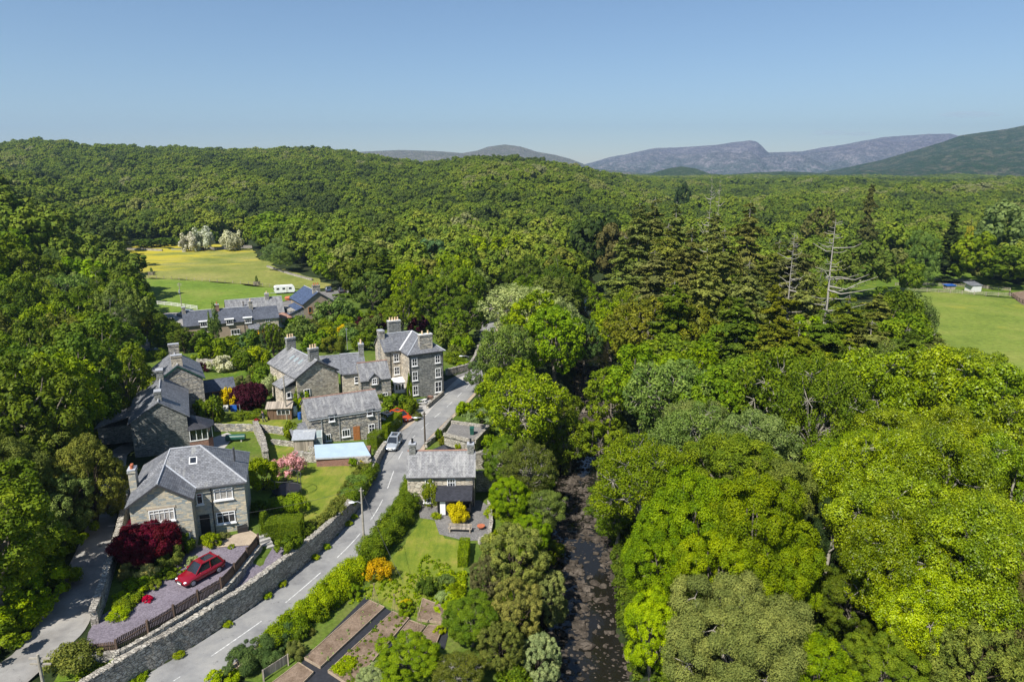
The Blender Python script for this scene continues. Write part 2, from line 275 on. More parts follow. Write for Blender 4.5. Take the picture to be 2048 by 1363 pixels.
# ------------------------------------------------------------------ mesh builder
def rotz(a): return Matrix.Rotation(a, 3, 'Z')
class MB:
    def __init__(s): s.v = []; s.f = []
    def add(s, vs, fs):
        b = len(s.v); s.v += [tuple(p) for p in vs]; s.f += [tuple(b + i for i in f) for f in fs]
    def box(s, c, d, rz=0., rx=0., ry=0.):
        m = Matrix.Rotation(rz, 3, 'Z') @ Matrix.Rotation(ry, 3, 'Y') @ Matrix.Rotation(rx, 3, 'X'); c = Vector(c); v = []
        for i in (-.5, .5):
            for j in (-.5, .5):
                for k in (-.5, .5): v.append(c + m @ Vector((i * d[0], j * d[1], k * d[2])))
        s.add(v, [(0, 1, 3, 2), (4, 6, 7, 5), (0, 4, 5, 1), (2, 3, 7, 6), (0, 2, 6, 4), (1, 5, 7, 3)])
    def bar(s, a, b, w, h=None):
        a = Vector(a); b = Vector(b); d = (b - a); L = d.length; d.normalize(); up = Vector((0, 0, 1)) if abs(d.z) < .95 else Vector((1, 0, 0))
        x = d.cross(up).normalized() * w / 2; y = x.cross(d).normalized() * (h or w) / 2
        v = [a - x - y, a + x - y, a + x + y, a - x + y, b - x - y, b + x - y, b + x + y, b - x + y]
        s.add(v, [(0, 3, 2, 1), (4, 5, 6, 7), (0, 1, 5, 4), (1, 2, 6, 5), (2, 3, 7, 6), (3, 0, 4, 7)])
    def prism(s, P, z0, z1):
        n = len(P); z0 = z0 if hasattr(z0, '__len__') else [z0] * n; z1 = z1 if hasattr(z1, '__len__') else [z1] * n
        a = sum(P[i][0] * P[(i + 1) % n][1] - P[(i + 1) % n][0] * P[i][1] for i in range(n))
        if a < 0: P = P[::-1]; z0 = z0[::-1]; z1 = z1[::-1]
        s.add([(p[0], p[1], z) for p, z in zip(P, z0)] + [(p[0], p[1], z) for p, z in zip(P, z1)],
              [tuple(range(n))[::-1], tuple(range(n, 2 * n))] + [(i, (i + 1) % n, n + (i + 1) % n, n + i) for i in range(n)])
    def slab(s, pts, t=.12):
        """a roof plane : polygon pts (counter-clockwise from above) with thickness below it"""
        n = len(pts); s.add(list(pts) + [(p[0], p[1], p[2] - t) for p in pts], [tuple(range(n)), tuple(range(n, 2 * n))[::-1]] + [(i, n + i, n + (i + 1) % n, (i + 1) % n) for i in range(n)])
    def poly(s, pts): s.add(pts, [tuple(range(len(pts)))])
    def tube(s, pts, rad, n=8, cap=True):
        pts = [Vector(p) for p in pts]; rad = rad if hasattr(rad, '__len__') else [rad] * len(pts); b = len(s.v); prev = None
        for i, p in enumerate(pts):
            d = (pts[min(i + 1, len(pts) - 1)] - pts[max(i - 1, 0)]).normalized()
            if prev is None: x = d.cross(Vector((0, 0, 1)) if abs(d.z) < .9 else Vector((1, 0, 0))).normalized()
            else: x = (prev - d * prev.dot(d)).normalized()
            prev = x; y = d.cross(x)
            for k in range(n):
                a = 2 * math.pi * k / n; s.v.append(tuple(p + (x * math.cos(a) + y * math.sin(a)) * rad[i]))
        for i in range(len(pts) - 1):
            for k in range(n): s.f.append((b + i * n + k, b + i * n + (k + 1) % n, b + (i + 1) * n + (k + 1) % n, b + (i + 1) * n + k))
        if cap: s.f.append(tuple(b + k for k in range(n))[::-1]); s.f.append(tuple(b + (len(pts) - 1) * n + k for k in range(n)))
    def ball(s, c, r, n=8, m=6, jit=0, rg=rnd):
        r = r if hasattr(r, '__len__') else (r, r, r); b = len(s.v); s.v.append((c[0], c[1], c[2] - r[2]))
        for i in range(1, m):
            t = math.pi * i / m
            for k in range(n):
                a = 2 * math.pi * (k + .5 * (i % 2)) / n; j = 1 + jit * (rg.random() - .5)
                s.v.append((c[0] + r[0] * j * math.sin(t) * math.cos(a), c[1] + r[1] * j * math.sin(t) * math.sin(a), c[2] - r[2] * j * math.cos(t)))
        s.v.append((c[0], c[1], c[2] + r[2])); e = len(s.v) - 1
        for k in range(n): s.f.append((b, b + 1 + (k + 1) % n, b + 1 + k)); s.f.append((e, b + 1 + (m - 2) * n + k, b + 1 + (m - 2) * n + (k + 1) % n))
        for i in range(m - 2):
            for k in range(n): s.f.append((b + 1 + i * n + k, b + 1 + i * n + (k + 1) % n, b + 1 + (i + 1) * n + (k + 1) % n, b + 1 + (i + 1) * n + k))
    def build(s, name, mat, parent=None, smooth=False, loc=None):
        me = bpy.data.meshes.new(name); me.from_pydata(s.v, [], s.f); me.materials.append(M[mat] if isinstance(mat, str) else mat)
        uv = me.uv_layers.new(name='UV'); data = np.empty((len(me.loops), 2)); V = np.array(s.v)
        for p in me.polygons:
            nx, ny, nz = p.normal
            if abs(nz) > .97: U = (1, 0, 0); W_ = (0, 1, 0)
            else:
                l = math.hypot(nx, ny); U = (-ny / l, nx / l, 0); W_ = (-nz * U[1], nz * U[0], nx * U[1] - ny * U[0])
            idx = list(p.vertices); q = V[idx]; data[p.loop_start:p.loop_start + p.loop_total, 0] = q @ U; data[p.loop_start:p.loop_start + p.loop_total, 1] = q @ W_
        uv.data.foreach_set('uv', data.ravel())
        if smooth: me.polygons.foreach_set('use_smooth', [True] * len(me.polygons))
        o = bpy.data.objects.new(name, me); C.objects.link(o); o.parent = parent
        if loc is not None: o.location = loc
        return o
def tag(o, label=None, cat=None, group=None, kind=None):
    if label: o['label'] = label
    if cat: o['category'] = cat
    if group: o['group'] = group
    if kind: o['kind'] = kind
    return o
def thing(name, loc, label, cat, rz=0., group=None):
    o = bpy.data.objects.new(name, None); C.objects.link(o); o.location = loc; o.rotation_euler = (0, 0, rz); o.empty_display_size = .3
    return tag(o, label, cat, group)
def copy_tree(o, parent=None):
    c = o.copy(); C.objects.link(c); c.parent = parent
    for ch in [q for q in o.children]: copy_tree(ch, c)
    return c
def mesh_np(name, v, f, mat, attr=None, smooth=False):
    """fast mesh from arrays; f (n,k)"""
    me = bpy.data.meshes.new(name); n, k = f.shape
    me.vertices.add(len(v)); me.vertices.foreach_set('co', v.astype(np.float32).ravel())
    me.loops.add(n * k); me.loops.foreach_set('vertex_index', f.astype(np.int32).ravel())
    me.polygons.add(n); me.polygons.foreach_set('loop_start', np.arange(0, n * k, k, dtype=np.int32)); me.polygons.foreach_set('loop_total', np.full(n, k, np.int32))
    if smooth: me.polygons.foreach_set('use_smooth', np.ones(n, bool))
    me.update(calc_edges=True)
    if attr is not None:
        a = me.attributes.new('tint', 'FLOAT', 'FACE'); a.data.foreach_set('value', attr.astype(np.float32))
    me.materials.append(M[mat] if isinstance(mat, str) else mat); return me
HAZE_D = 1.05e-4
# ------------------------------------------------------------------ ground
def struct(name, me): o = bpy.data.objects.new(name, me); C.objects.link(o); o['kind'] = 'structure'; return o
def gravel_spots(n, pos, c):
    v = N(n, 'TexVoronoi'); v.inputs['Scale'].default_value = 9; n.links.new(pos, v.inputs['Vector']); s = N(n, 'SeparateColor'); n.links.new(v.outputs['Color'], s.inputs[0])
    return mixc(n, .6, c, ramp(n, s.outputs[0], [(0, (.6, .6, .6)), (1, (1.4, 1.4, 1.4))]), 'MULTIPLY')
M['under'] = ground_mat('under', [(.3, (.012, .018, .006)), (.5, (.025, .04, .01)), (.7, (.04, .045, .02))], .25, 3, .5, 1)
M['grass_ground'] = ground_mat('grass_ground', [(.3, (.05, .085, .012)), (.5, (.085, .13, .016)), (.7, (.12, .14, .03))], .25, 3, .4, 1)
def stripes(n, pos, c):
    mp = N(n, 'Mapping'); mp.inputs['Rotation'].default_value = (0, 0, R(28)); mp.inputs['Scale'].default_value = (1.1, .25, 1); n.links.new(pos, mp.inputs[0])
    w = noise(n, mp.outputs[0], 1.4, 3); return mixc(n, .8, c, ramp(n, w, [(.35, (.8, .86, .8)), (.65, (1.25, 1.12, 1.2))]), 'MULTIPLY')
M['lawn'] = ground_mat('lawn', [(.3, (.09, .14, .014)), (.5, (.15, .19, .02)), (.72, (.24, .22, .05))], .35, 9, .3, .7, extra=stripes)
M['lawn_dark'] = ground_mat('lawn_dark', [(.3, (.055, .11, .01)), (.55, (.1, .16, .015)), (.75, (.17, .18, .03))], .3, 6, .4, 1, extra=stripes)
def tarmac_marks(n, pos, c):
    f = noise(n, pos, .22, 4, .7); c = mixc(n, 1., c, ramp(n, f, [(.3, (.68, .68, .69)), (.5, (1, 1, 1)), (.7, (1.22, 1.2, 1.15))]), 'MULTIPLY')
    s = noise(n, pos, 1.3, 6, .75); return mixc(n, ramp(n, s, [(.6, (0, 0, 0)), (.68, (.75, .75, .75))]), c, (.09, .09, .09))
M['tarmac'] = ground_mat('tarmac', [(.3, (.2, .2, .2)), (.7, (.26, .257, .25))], .6, 25, .12, .2, .8, tarmac_marks)
M['tarmac_lane'] = ground_mat('tarmac_lane', [(.3, (.2, .185, .165)), (.5, (.25, .24, .225)), (.7, (.3, .29, .27))], .35, 20, .15, .2, .85, tarmac_marks)
M['gravel_purple'] = ground_mat('gravel_purple', [(.3, (.15, .13, .155)), (.7, (.2, .175, .205))], .5, 22, .35, .6, .9, gravel_spots)
M['gravel_grey'] = ground_mat('gravel_grey', [(.3, (.14, .135, .13)), (.7, (.2, .19, .18))], .5, 22, .35, .6, .9, gravel_spots)
M['paving'] = ground_mat('paving', [(.3, (.3, .24, .18)), (.7, (.42, .34, .25))], .8, 8, .25, .4, .9)
M['concrete'] = ground_mat('concrete', [(.3, (.3, .29, .27)), (.7, (.42, .4, .37))], .5, 8, .15, .2, .9)
M['paint_line'] = ground_mat('paint_line', [(.35, (.3, .3, .29)), (.6, (.62, .62, .6))], 3, 12, .15, .0, .7)
def buttercups(n, pos, c):
    mp = N(n, 'Mapping'); mp.inputs['Scale'].default_value = (.5, 1.6, 1); n.links.new(pos, mp.inputs[0])
    f = noise(n, mp.outputs[0], .06, 6, .72); g = N(n, 'Mapping'); g.inputs['Location'].default_value = (0, 0, 0); sp = N(n, 'SeparateXYZ'); n.links.new(pos, sp.inputs[0])
    k = N(n, 'MapRange'); k.inputs[1].default_value = -100; k.inputs[2].default_value = -170; k.inputs[3].default_value = -.1; k.inputs[4].default_value = .17; n.links.new(sp.outputs[0], k.inputs[0])
    k2 = N(n, 'MapRange'); k2.inputs[1].default_value = 218; k2.inputs[2].default_value = 245; k2.inputs[3].default_value = -.4; k2.inputs[4].default_value = 0; n.links.new(sp.outputs[1], k2.inputs[0])
    a = N(n, 'Math', operation='ADD'); n.links.new(f, a.inputs[0]); n.links.new(k.outputs[0], a.inputs[1]); b = N(n, 'Math', operation='ADD'); n.links.new(a.outputs[0], b.inputs[0]); n.links.new(k2.outputs[0], b.inputs[1])
    return mixc(n, ramp(n, b.outputs[0], [(.5, (0, 0, 0)), (.62, (.6, .6, .6))]), c, (.5, .4, .015))
M['meadow'] = ground_mat('meadow', [(.3, (.13, .16, .03)), (.5, (.19, .205, .045)), (.7, (.25, .235, .07))], .06, .9, .3, .5, extra=buttercups)
M['pasture'] = ground_mat('pasture', [(.3, (.09, .15, .017)), (.5, (.125, .19, .022)), (.7, (.18, .215, .04))], .07, .9, .3, .5)
def arcs(n, pos, c):
    w = N(n, 'TexWave', wave_type='RINGS'); mp = N(n, 'Mapping'); mp.inputs['Location'].default_value = (-60, -165, 0); n.links.new(pos, mp.inputs[0]); n.links.new(mp.outputs[0], w.inputs['Vector'])
    w.inputs['Scale'].default_value = .22; w.inputs['Distortion'].default_value = 6; w.inputs['Detail'].default_value = 2; w.inputs['Detail Scale'].default_value = .3
    c = mixc(n, .5, c, ramp(n, w.outputs['Fac'], [(0, (.82, .86, .82)), (1, (1.1, 1.08, 1.1))]), 'MULTIPLY')
    f = noise(n, pos, .05, 5, .7); return mixc(n, ramp(n, f, [(.6, (0, 0, 0)), (.68, (.6, .6, .6))]), c, (.24, .24, .03))
M['field_right'] = ground_mat('field_right', [(.3, (.105, .15, .022)), (.5, (.15, .195, .03)), (.7, (.2, .22, .045))], .07, .9, .3, .5, extra=arcs)

rr = np.concatenate([np.arange(14, 36, 1.), np.arange(36, 130, .5), 130 * 1.012 ** np.arange(0, 245)]); aa = np.radians(np.concatenate([np.arange(-78, -46, 1.), np.arange(-46, 46, .2), np.arange(46, 79, 1.)]))
gx = rr[:, None] * np.sin(aa)[None]; gy = rr[:, None] * np.cos(aa)[None]; gz = Hf(gx, gy)
gz = np.where(gy < 1, 0, gz); nr, na = gx.shape
ii = (np.arange(nr - 1)[:, None] * na + np.arange(na - 1)[None]).ravel()
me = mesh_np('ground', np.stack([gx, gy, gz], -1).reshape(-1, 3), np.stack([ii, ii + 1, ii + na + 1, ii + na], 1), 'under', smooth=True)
ground = struct('ground', me)

RAG = {'lawn': .5, 'lawn_dark': .7, 'meadow': 3.5, 'pasture': 2.0, 'grass_ground': .6, 'gravel_grey': .3, 'gravel_purple': .15, 'field_right': 2., 'soil': .3}
def drape(name, P, mat, dz=.05, step=1.2, zfun=None, parent=None, keep=True):
    zf = zfun or Hf; pts = []; rag = RAG.get(mat, 0)
    n = len(P)
    for i in range(n):
        a = Vector(P[i]); b = Vector(P[(i + 1) % n]); k = max(1, int((b - a).length / step))
        for j in range(k):
            q = a.lerp(b, j / k); w_ = max(rag * 2.2, 1e-3)
            if rag: q = q + Vector((float(fbm(q.x / w_, q.y / w_, 3, 71)) - .5, float(fbm(q.x / w_, q.y / w_, 3, 83)) - .5)) * rag * 2
            pts.append(q)
    ne = len(pts); edges = [(i, (i + 1) % ne) for i in range(ne)]
    xs = [p.x for p in pts]; ys = [p.y for p in pts]; st = max(step, math.sqrt((max(xs) - min(xs)) * (max(ys) - min(ys)) / 4000))
    X, Y = np.meshgrid(np.arange(min(xs), max(xs), st), np.arange(min(ys), max(ys), st)); m = inpoly(X.ravel(), Y.ravel(), [tuple(p) for p in pts])
    pts += [Vector(p) for p in zip(X.ravel()[m], Y.ravel()[m])]
    v, e, f, *_ = delaunay_2d_cdt(pts, edges, [], 1, 1e-4)
    v = np.array([tuple(q) for q in v]); z = zf(v[:, 0], v[:, 1]) + dz; f = np.array([q if len(q) == 3 else q[:3] for q in f])
    a, b, c = v[f[:, 0]], v[f[:, 1]], v[f[:, 2]]; cr = (b[:, 0] - a[:, 0]) * (c[:, 1] - a[:, 1]) - (b[:, 1] - a[:, 1]) * (c[:, 0] - a[:, 0]); f[cr < 0] = f[cr < 0][:, ::-1]
    me = mesh_np(name, np.c_[v, z], f, mat, smooth=True); return struct(name, me)
def strip(name, Lp, Rp, mat, dz, zflat=None):
    v = []; f = []
    for i in range(len(Lp)):
        for k in range(5):
            t = k / 4; x = Lp[i][0] * (1 - t) + Rp[i][0] * t; y = Lp[i][1] * (1 - t) + Rp[i][1] * t
            v.append((x, y, (H(x, y) if zflat is None else zflat) + dz))
    for i in range(len(Lp) - 1):
        for k in range(4): a = i * 5 + k; f.append((a, a + 1, a + 6, a + 5))
    me = mesh_np(name, np.array(v), np.array(f), mat, smooth=True); return struct(name, me)
def chaikin(P, k=2):
    P = [Vector(p) for p in P]
    for _ in range(k):
        Q = [P[0]]
        for a, b in zip(P[:-1], P[1:]): Q += [a.lerp(b, .25), a.lerp(b, .75)]
        P = Q + [P[-1]]
    return [tuple(p) for p in P]
RL = chaikin(ROAD_L); RR_ = chaikin(ROAD_R)
strip('main_road', RL, RR_, 'tarmac', .05, 0)
# verge of worn gravel along both edges of the road
def offset(P, d):
    Q = []
    for i, p in enumerate(P):
        a = Vector(P[max(i - 1, 0)]); b = Vector(P[min(i + 1, len(P) - 1)]); t = (b - a).normalized(); Q.append((p[0] - t.y * d, p[1] + t.x * d))
    return Q
strip('road_verge', offset(RL, .55), RL, 'gravel_grey', .02, 0)
strip('road_verge', RR_, offset(RR_, -.6), 'paving', .02, 0)
# dashed centre line, from the dashes seen in the photograph
mid = [((a[0] + b[0]) / 2, (a[1] + b[1]) / 2) for a, b in zip(RL, RR_)]
def along(P):
    s = [0]
    for a, b in zip(P[:-1], P[1:]): s.append(s[-1] + math.dist(a, b))
    return np.array(s)
sm = along(mid); mx = np.array([p[0] for p in mid]); my = np.array([p[1] for p in mid])
def at_s(t): return float(np.interp(t, sm, mx)), float(np.interp(t, sm, my))
def s_of_y(y): return float(np.interp(y, my, sm))
b = MB()
dash = []
for (u0, v0), (u1, v1) in [((345, 1362), (358, 1353)), ((423, 1312), (530, 1242)), ((577, 1205), (650, 1145)), ((680, 1115), (723, 1067)), ((742, 1040), (765, 999)), ((774, 977), (784, 942)), ((794, 918), (803, 903))]:
    dash.append((s_of_y(G(u0, v0)[1]), s_of_y(G(u1, v1)[1])))
t = s_of_y(92)
while t < s_of_y(135): dash.append((t, t + 2.6)); t += 5.2
b = MB()
for s0, s1 in dash:
    k = max(2, int((s1 - s0) / .8)); pr = None
    for i in range(k + 1):
        p = at_s(s0 + (s1 - s0) * i / k); q = at_s(s0 + (s1 - s0) * i / k + .1); d = Vector((q[0] - p[0], q[1] - p[1])).normalized(); nn = (-d.y * .05, d.x * .05)
        cur = [(p[0] + nn[0], p[1] + nn[1], .056), (p[0] - nn[0], p[1] - nn[1], .056)]
        if pr: b.poly([pr[0], pr[1], cur[1], cur[0]])
        pr = cur
o = b.build('centre_line', 'paint_line'); o['kind'] = 'structure'
# water, bed stones
rv = chaikin(RIVER, 2); strip('river', offset(rv, 4.6), offset(rv, -4.6), 'tarmac', 0, -3.05)
mw, n, p = new_mat('water'); p.inputs['Base Color'].default_value = (.012, .011, .008, 1); p.inputs['Roughness'].default_value = .04; p.inputs['Specular IOR Level'].default_value = .5
g = N(n, 'NewGeometry'); bump(n, p, noise(n, g.outputs['Position'], 2.2, 3), .25, .05); M['water'] = mw
bpy.data.objects['river'].data.materials[0] = mw
M['river_rock'] = ground_mat('river_rock', [(.3, (.026, .022, .017)), (.5, (.062, .051, .04)), (.7, (.135, .113, .092))], 1.2, 6, .35, .6)
b = MB(); rs = random.Random(5)
sr = along(rv); rx = np.array([q[0] for q in rv]); ry = np.array([q[1] for q in rv])
for i in range(13000):
    s = rs.uniform(25, 135); x = float(np.interp(s, sr, rx)); y = float(np.interp(s, sr, ry)); off = rs.uniform(-4.3, 4.3)
    dens = vnoise(np.array([(x + off) * .35]), np.array([y * .22]), 9)[0]
    if dens < .4 and rs.random() > .25: continue
    r = abs(rs.gauss(0, .12)) * (1 if y < 90 else 1.2) + .055
    if rs.random() < .02: r += .35
    b.ball((x + off, y, -3.08 + rs.uniform(-.4, .3) * r + max(0, abs(off) - 3.2) * .45), (r * rs.uniform(.8, 1.5), r * rs.uniform(.7, 1.2), r * .6), 6, 4, .6, rs)
tag(b.build('river_stones', 'river_rock'), 'brown stones and boulders strewn along the shallow river bed', 'stones', kind='stuff')

# ---- surfaces of the village
P_ = lambda L, z=0.: [G(u, v, z) for u, v in L]
lane_L = [(-33.5, 36), (-35.4, 40), (-37.3, 44), (-38.5, 50), (-38.4, 58), (-38.9, 64), (-40.8, 71), (-43.0, 78), (-45.0, 86), (-50, 96), (-58, 108), (-66, 122), (-76, 140)]
lane_pxL = [(0, 1335), (62, 1270), (95, 1210), (150, 1110), (178, 1040), (195, 985), (212, 930), (215, 900)]
lane_pxR = [(75, 1363), (130, 1300), (178, 1255), (190, 1200), (215, 1110), (232, 1040), (245, 985), (252, 930), (255, 900)]
LL = [(-44.5, 30)] + [GT(u, v)[:2] for u, v in lane_pxL] + [(-52, 95), (-62, 110), (-72, 126), (-84, 146)]
LR = [(-37.5, 36)] + [GT(u, v)[:2] for u, v in lane_pxR[1:]] + [(-48, 94), (-58.5, 107), (-69.5, 124), (-80.5, 145)]
n_ = min(len(LL), len(LR)); strip('lane', chaikin(LL[:n_]), chaikin(LR[:n_]), 'tarmac_lane', .06)
LANE_R = LR
drape('bank_grass', [GT(u, v)[:2] for u, v in [(110, 1363), (140, 1318), (175, 1310), (215, 1325), (190, 1363)]], 'lawn_dark', .05)
drape('garden_ground', [(-35.5, 49), (-27.8, 50.2), (-19, 66), (-18.5, 80), (-19.5, 92), (-17, 102), (-15, 112), (-14, 124), (-9.5, 130), (-9, 170), (-30, 200), (-70, 205), (-105, 175), (-85, 150), (-72, 126), (-62, 110), (-52, 97), (-45, 84), (-41, 74), (-38, 62)], 'grass_ground', .03)
DRIVE = [GT(u, v)[:2] for u, v in [(178, 1265), (190, 1240), (245, 1205), (300, 1175), (345, 1125), (372, 1098), (430, 1092), (500, 1085), (520, 1080), (440, 1180), (330, 1242), (235, 1290), (170, 1302)]]
drape('gravel_driveway', DRIVE, 'gravel_purple', .09)
STRIPG = [GT(u, v)[:2] for u, v in [(250, 1312), (330, 1252), (440, 1190), (522, 1095), (545, 1082), (578, 1105), (500, 1170), (430, 1205), (368, 1238), (300, 1290)]]
drape('gravel_strip', STRIPG, 'gravel_purple', .07)
drape('front_terrace', [GT(u, v)[:2] for u, v in [(384, 1096), (500, 1062), (520, 1075), (500, 1092), (430, 1097)]], 'paving', .16)
drape('lawn', [GT(u, v)[:2] for u, v in [(560, 1000), (585, 935), (640, 925), (705, 935), (725, 965), (705, 1000), (640, 1060), (600, 1062)]], 'lawn', .07)
drape('lawn', [GT(u, v)[:2] for u, v in [(530, 885), (590, 885), (595, 915), (545, 925)]], 'lawn', .07)
drape('lawn', [GT(u, v)[:2] for u, v in [(430, 838), (570, 832), (592, 852), (575, 872), (460, 860)]], 'lawn', .07)
drape('side_path', [GT(u, v)[:2] for u, v in [(415, 880), (455, 865), (470, 872), (440, 905), (420, 900)]], 'concrete', .07)
drape('rough_grass', [GT(u, v)[:2] for u, v in [(480, 700), (540, 690), (560, 740), (520, 780), (440, 750)]], 'lawn_dark', .07)
drape('river_side_ground', [(-13, 40), (0, 40), (.5, 60), (0, 80), (3, 95), (5, 110), (-3, 112), (-6.2, 112), (-8.6, 104), (-11, 95), (-12.3, 88), (-12.6, 76), (-13, 70), (-15, 61), (-18.5, 52), (-21.5, 46)], 'grass_ground', .018)
drape('cottage_lawn', P_([(838, 1050), (850, 1036), (875, 1045), (890, 1075), (935, 1085), (930, 1120), (925, 1160), (860, 1190), (835, 1240), (730, 1190), (760, 1140), (800, 1100)]), 'lawn', .04)
drape('cottage_patio', P_([(838, 1035), (845, 990), (870, 1000), (960, 1000), (978, 1015), (982, 1080), (930, 1082), (880, 1068), (870, 1040)]), 'gravel_grey', .06)
drape('garden_soil', P_([(735, 1190), (660, 1240), (480, 1363), (760, 1363), (900, 1363), (930, 1270), (900, 1200), (820, 1235)]) , 'grass_ground', .03)
drape('forecourt', P_([(846, 800), (886, 785), (915, 757), (938, 746), (935, 752), (895, 788), (868, 812), (852, 832), (830, 825)]) , 'concrete', .07)
drape('parking_bay', P_([(768, 842), (800, 822), (838, 820), (862, 816), (826, 850), (800, 862), (775, 862)]), 'paving', .04)
drape('forecourt', P_([(886, 765), (915, 750), (940, 740), (936, 752), (915, 770), (890, 785)]), 'gravel_grey', .03)
# fields
FIELD = [GT(u, v)[:2] for u, v in [(225, 515), (255, 497), (330, 497), (420, 501), (500, 497), (520, 520), (580, 545), (650, 560), (660, 575), (600, 580), (565, 590), (540, 612), (430, 622), (300, 625), (255, 615), (235, 560)]]
SPLIT = [GT(u, v)[:2] for u, v in [(225, 560), (300, 557), (400, 563), (500, 570), (560, 578), (640, 582)]]
up_ = [GT(u, v)[:2] for u, v in [(225, 560), (225, 512), (255, 497), (330, 498), (420, 501), (500, 497), (520, 520), (580, 543), (650, 560), (660, 578), (560, 578), (500, 570), (400, 563), (300, 557)]]
lo_ = [GT(u, v)[:2] for u, v in [(225, 560), (300, 557), (400, 563), (500, 570), (560, 578), (620, 582), (585, 600), (540, 612), (430, 622), (300, 628), (255, 618), (230, 590)]]
drape('buttercup_meadow', up_, 'meadow', .25, 4)
drape('green_pasture', lo_, 'pasture', .25, 4)
drape('far_meadow', [GT(u, v)[:2] for u, v in [(250, 496), (440, 496), (440, 489), (250, 491)]], 'meadow', .3, 5)
drape('yard', [GT(u, v)[:2] for u, v in [(310, 628), (400, 622), (410, 645), (352, 655), (310, 650)]], 'tarmac_lane', .12, 2)
drape('yard', [GT(u, v)[:2] for u, v in [(540, 590), (620, 585), (700, 580), (690, 600), (600, 625), (550, 620)]], 'gravel_grey', .12, 2)
drape('lane', [GT(u, v)[:2] for u, v in [(255, 690), (275, 655), (300, 650), (300, 700), (270, 710)]], 'tarmac_lane', .12, 2)
RF = P_([(1800, 585), (1880, 583), (2048, 600), (2300, 640), (2400, 800), (2300, 960), (2048, 820), (1900, 730), (1840, 650)])
drape('right_field', RF, 'field_right', .12, 3)
drape('upper_right_field', P_([(1640, 590), (1740, 540), (1850, 533), (1930, 545), (2060, 575), (2048, 598), (1880, 582), (1780, 584), (1640, 606)]), 'lawn_dark', .1, 3)
drape('sand_patch', P_([(2015, 588), (2060, 580), (2200, 600), (2150, 640), (2048, 612)]), 'soil', .2, 3)

# ---- mountains : fan shaped height fields far away
def ridge_fan(name, prof, D, depth, mat, seed, rough=26, zb=-20, nb=90, back=1.25):
    us = np.arange(prof[0][0], prof[-1][0] + 1, 3.); vs = np.interp(us, [p[0] for p in prof], [p[1] for p in prof])
    T = np.linspace(0, 1.35, nb); X = []; 
    for t in T:
        y = D - depth * (1 - t); zc = np.array([VZ(D, v) for v in vs]); prof_t = min(t, 1) ** 1.25 if t <= 1 else 1 - (t - 1) * back
        x = (us - 1024) / FPX * (y * math.cos(PITCH)) ; yy = np.full_like(x, y)
        nz = (fbm(x / 520, yy / 520, 6, seed) - .5) * rough * 7 * (4 * min(t, 1) * (1 - min(t, 1)) + .03) + (1 - np.abs(fbm(x / 150, yy / 150, 5, seed + 9) * 2 - 1) - .7) * rough * 1.1 * (1.05 - t if t < 1 else .1)
        ed = np.minimum(1, np.minimum(us - us[0], us[-1] - us) / 40 + .0)
        X.append(np.stack([x, yy, zb + (zc - zb) * prof_t + nz * 1.0], 1))
    V_ = np.array(X); nr, nc = V_.shape[:2]; ii = (np.arange(nr - 1)[:, None] * nc + np.arange(nc - 1)[None]).ravel()
    me = mesh_np(name, V_.reshape(-1, 3), np.stack([ii, ii + 1, ii + nc + 1, ii + nc], 1), mat, smooth=True); return struct(name, me)
def mtn_mat(name, lowc, highc, rockc, zmid, zr, sc=.004):
    m, n, p = new_mat(name); g = N(n, 'NewGeometry'); sp = N(n, 'SeparateXYZ'); n.links.new(g.outputs['Position'], sp.inputs[0])
    f = noise(n, g.outputs['Position'], sc, 8, .65); md = N(n, 'MapRange'); n.links.new(sp.outputs[2], md.inputs[0]); md.inputs[1].default_value = zmid - zr; md.inputs[2].default_value = zmid + zr
    a = N(n, 'Math', operation='MULTIPLY_ADD'); n.links.new(f, a.inputs[0]); a.inputs[1].default_value = 1.6; a.inputs[2].default_value = -.8; b2 = N(n, 'Math', operation='ADD', use_clamp=True); n.links.new(a.outputs[0], b2.inputs[0]); n.links.new(md.outputs[0], b2.inputs[1])
    c = mixc(n, b2.outputs[0], lowc, highc); r = noise(n, g.outputs['Position'], sc * 3, 8, .75); c = mixc(n, ramp(n, r, [(.5, (0, 0, 0)), (.56, (.9, .9, .9))]), c, rockc)
    f3 = noise(n, g.outputs['Position'], sc * 14, 6, .8); c = mixc(n, 1, c, ramp(n, f3, [(.38, (.45, .45, .45)), (.62, (1.6, 1.6, 1.6))]), 'MULTIPLY')
    n.links.new(c, p.inputs['Base Color']); p.inputs['Roughness'].default_value = 1; p.inputs['Specular IOR Level'].default_value = 0; bump(n, p, r, 1, 60); return m
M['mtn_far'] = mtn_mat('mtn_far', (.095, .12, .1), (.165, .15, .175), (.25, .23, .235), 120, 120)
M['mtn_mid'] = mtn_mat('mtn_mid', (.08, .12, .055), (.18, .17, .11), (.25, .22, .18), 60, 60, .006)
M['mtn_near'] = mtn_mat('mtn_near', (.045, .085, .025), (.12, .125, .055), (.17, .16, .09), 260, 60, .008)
M['hill_green'] = mtn_mat('hill_green', (0.06, 0.105, 0.03), (0.075, 0.12, 0.0375), (0.135, 0.165, 0.075), 100, 100, .012)
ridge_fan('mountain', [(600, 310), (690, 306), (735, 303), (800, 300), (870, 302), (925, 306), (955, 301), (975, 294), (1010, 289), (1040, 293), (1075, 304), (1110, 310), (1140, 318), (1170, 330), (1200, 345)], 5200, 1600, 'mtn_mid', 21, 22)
ridge_fan('mountain', [(1120, 345), (1165, 330), (1220, 314), (1285, 301), (1310, 296), (1350, 295), (1385, 293), (1430, 290), (1460, 285), (1495, 281), (1508, 283), (1520, 292), (1533, 305), (1600, 303), (1640, 295), (1690, 288), (1722, 281), (1760, 274), (1840, 269), (1890, 267), (1915, 274), (1990, 290), (2200, 290)], 6500, 2600, 'mtn_far', 31, 40)
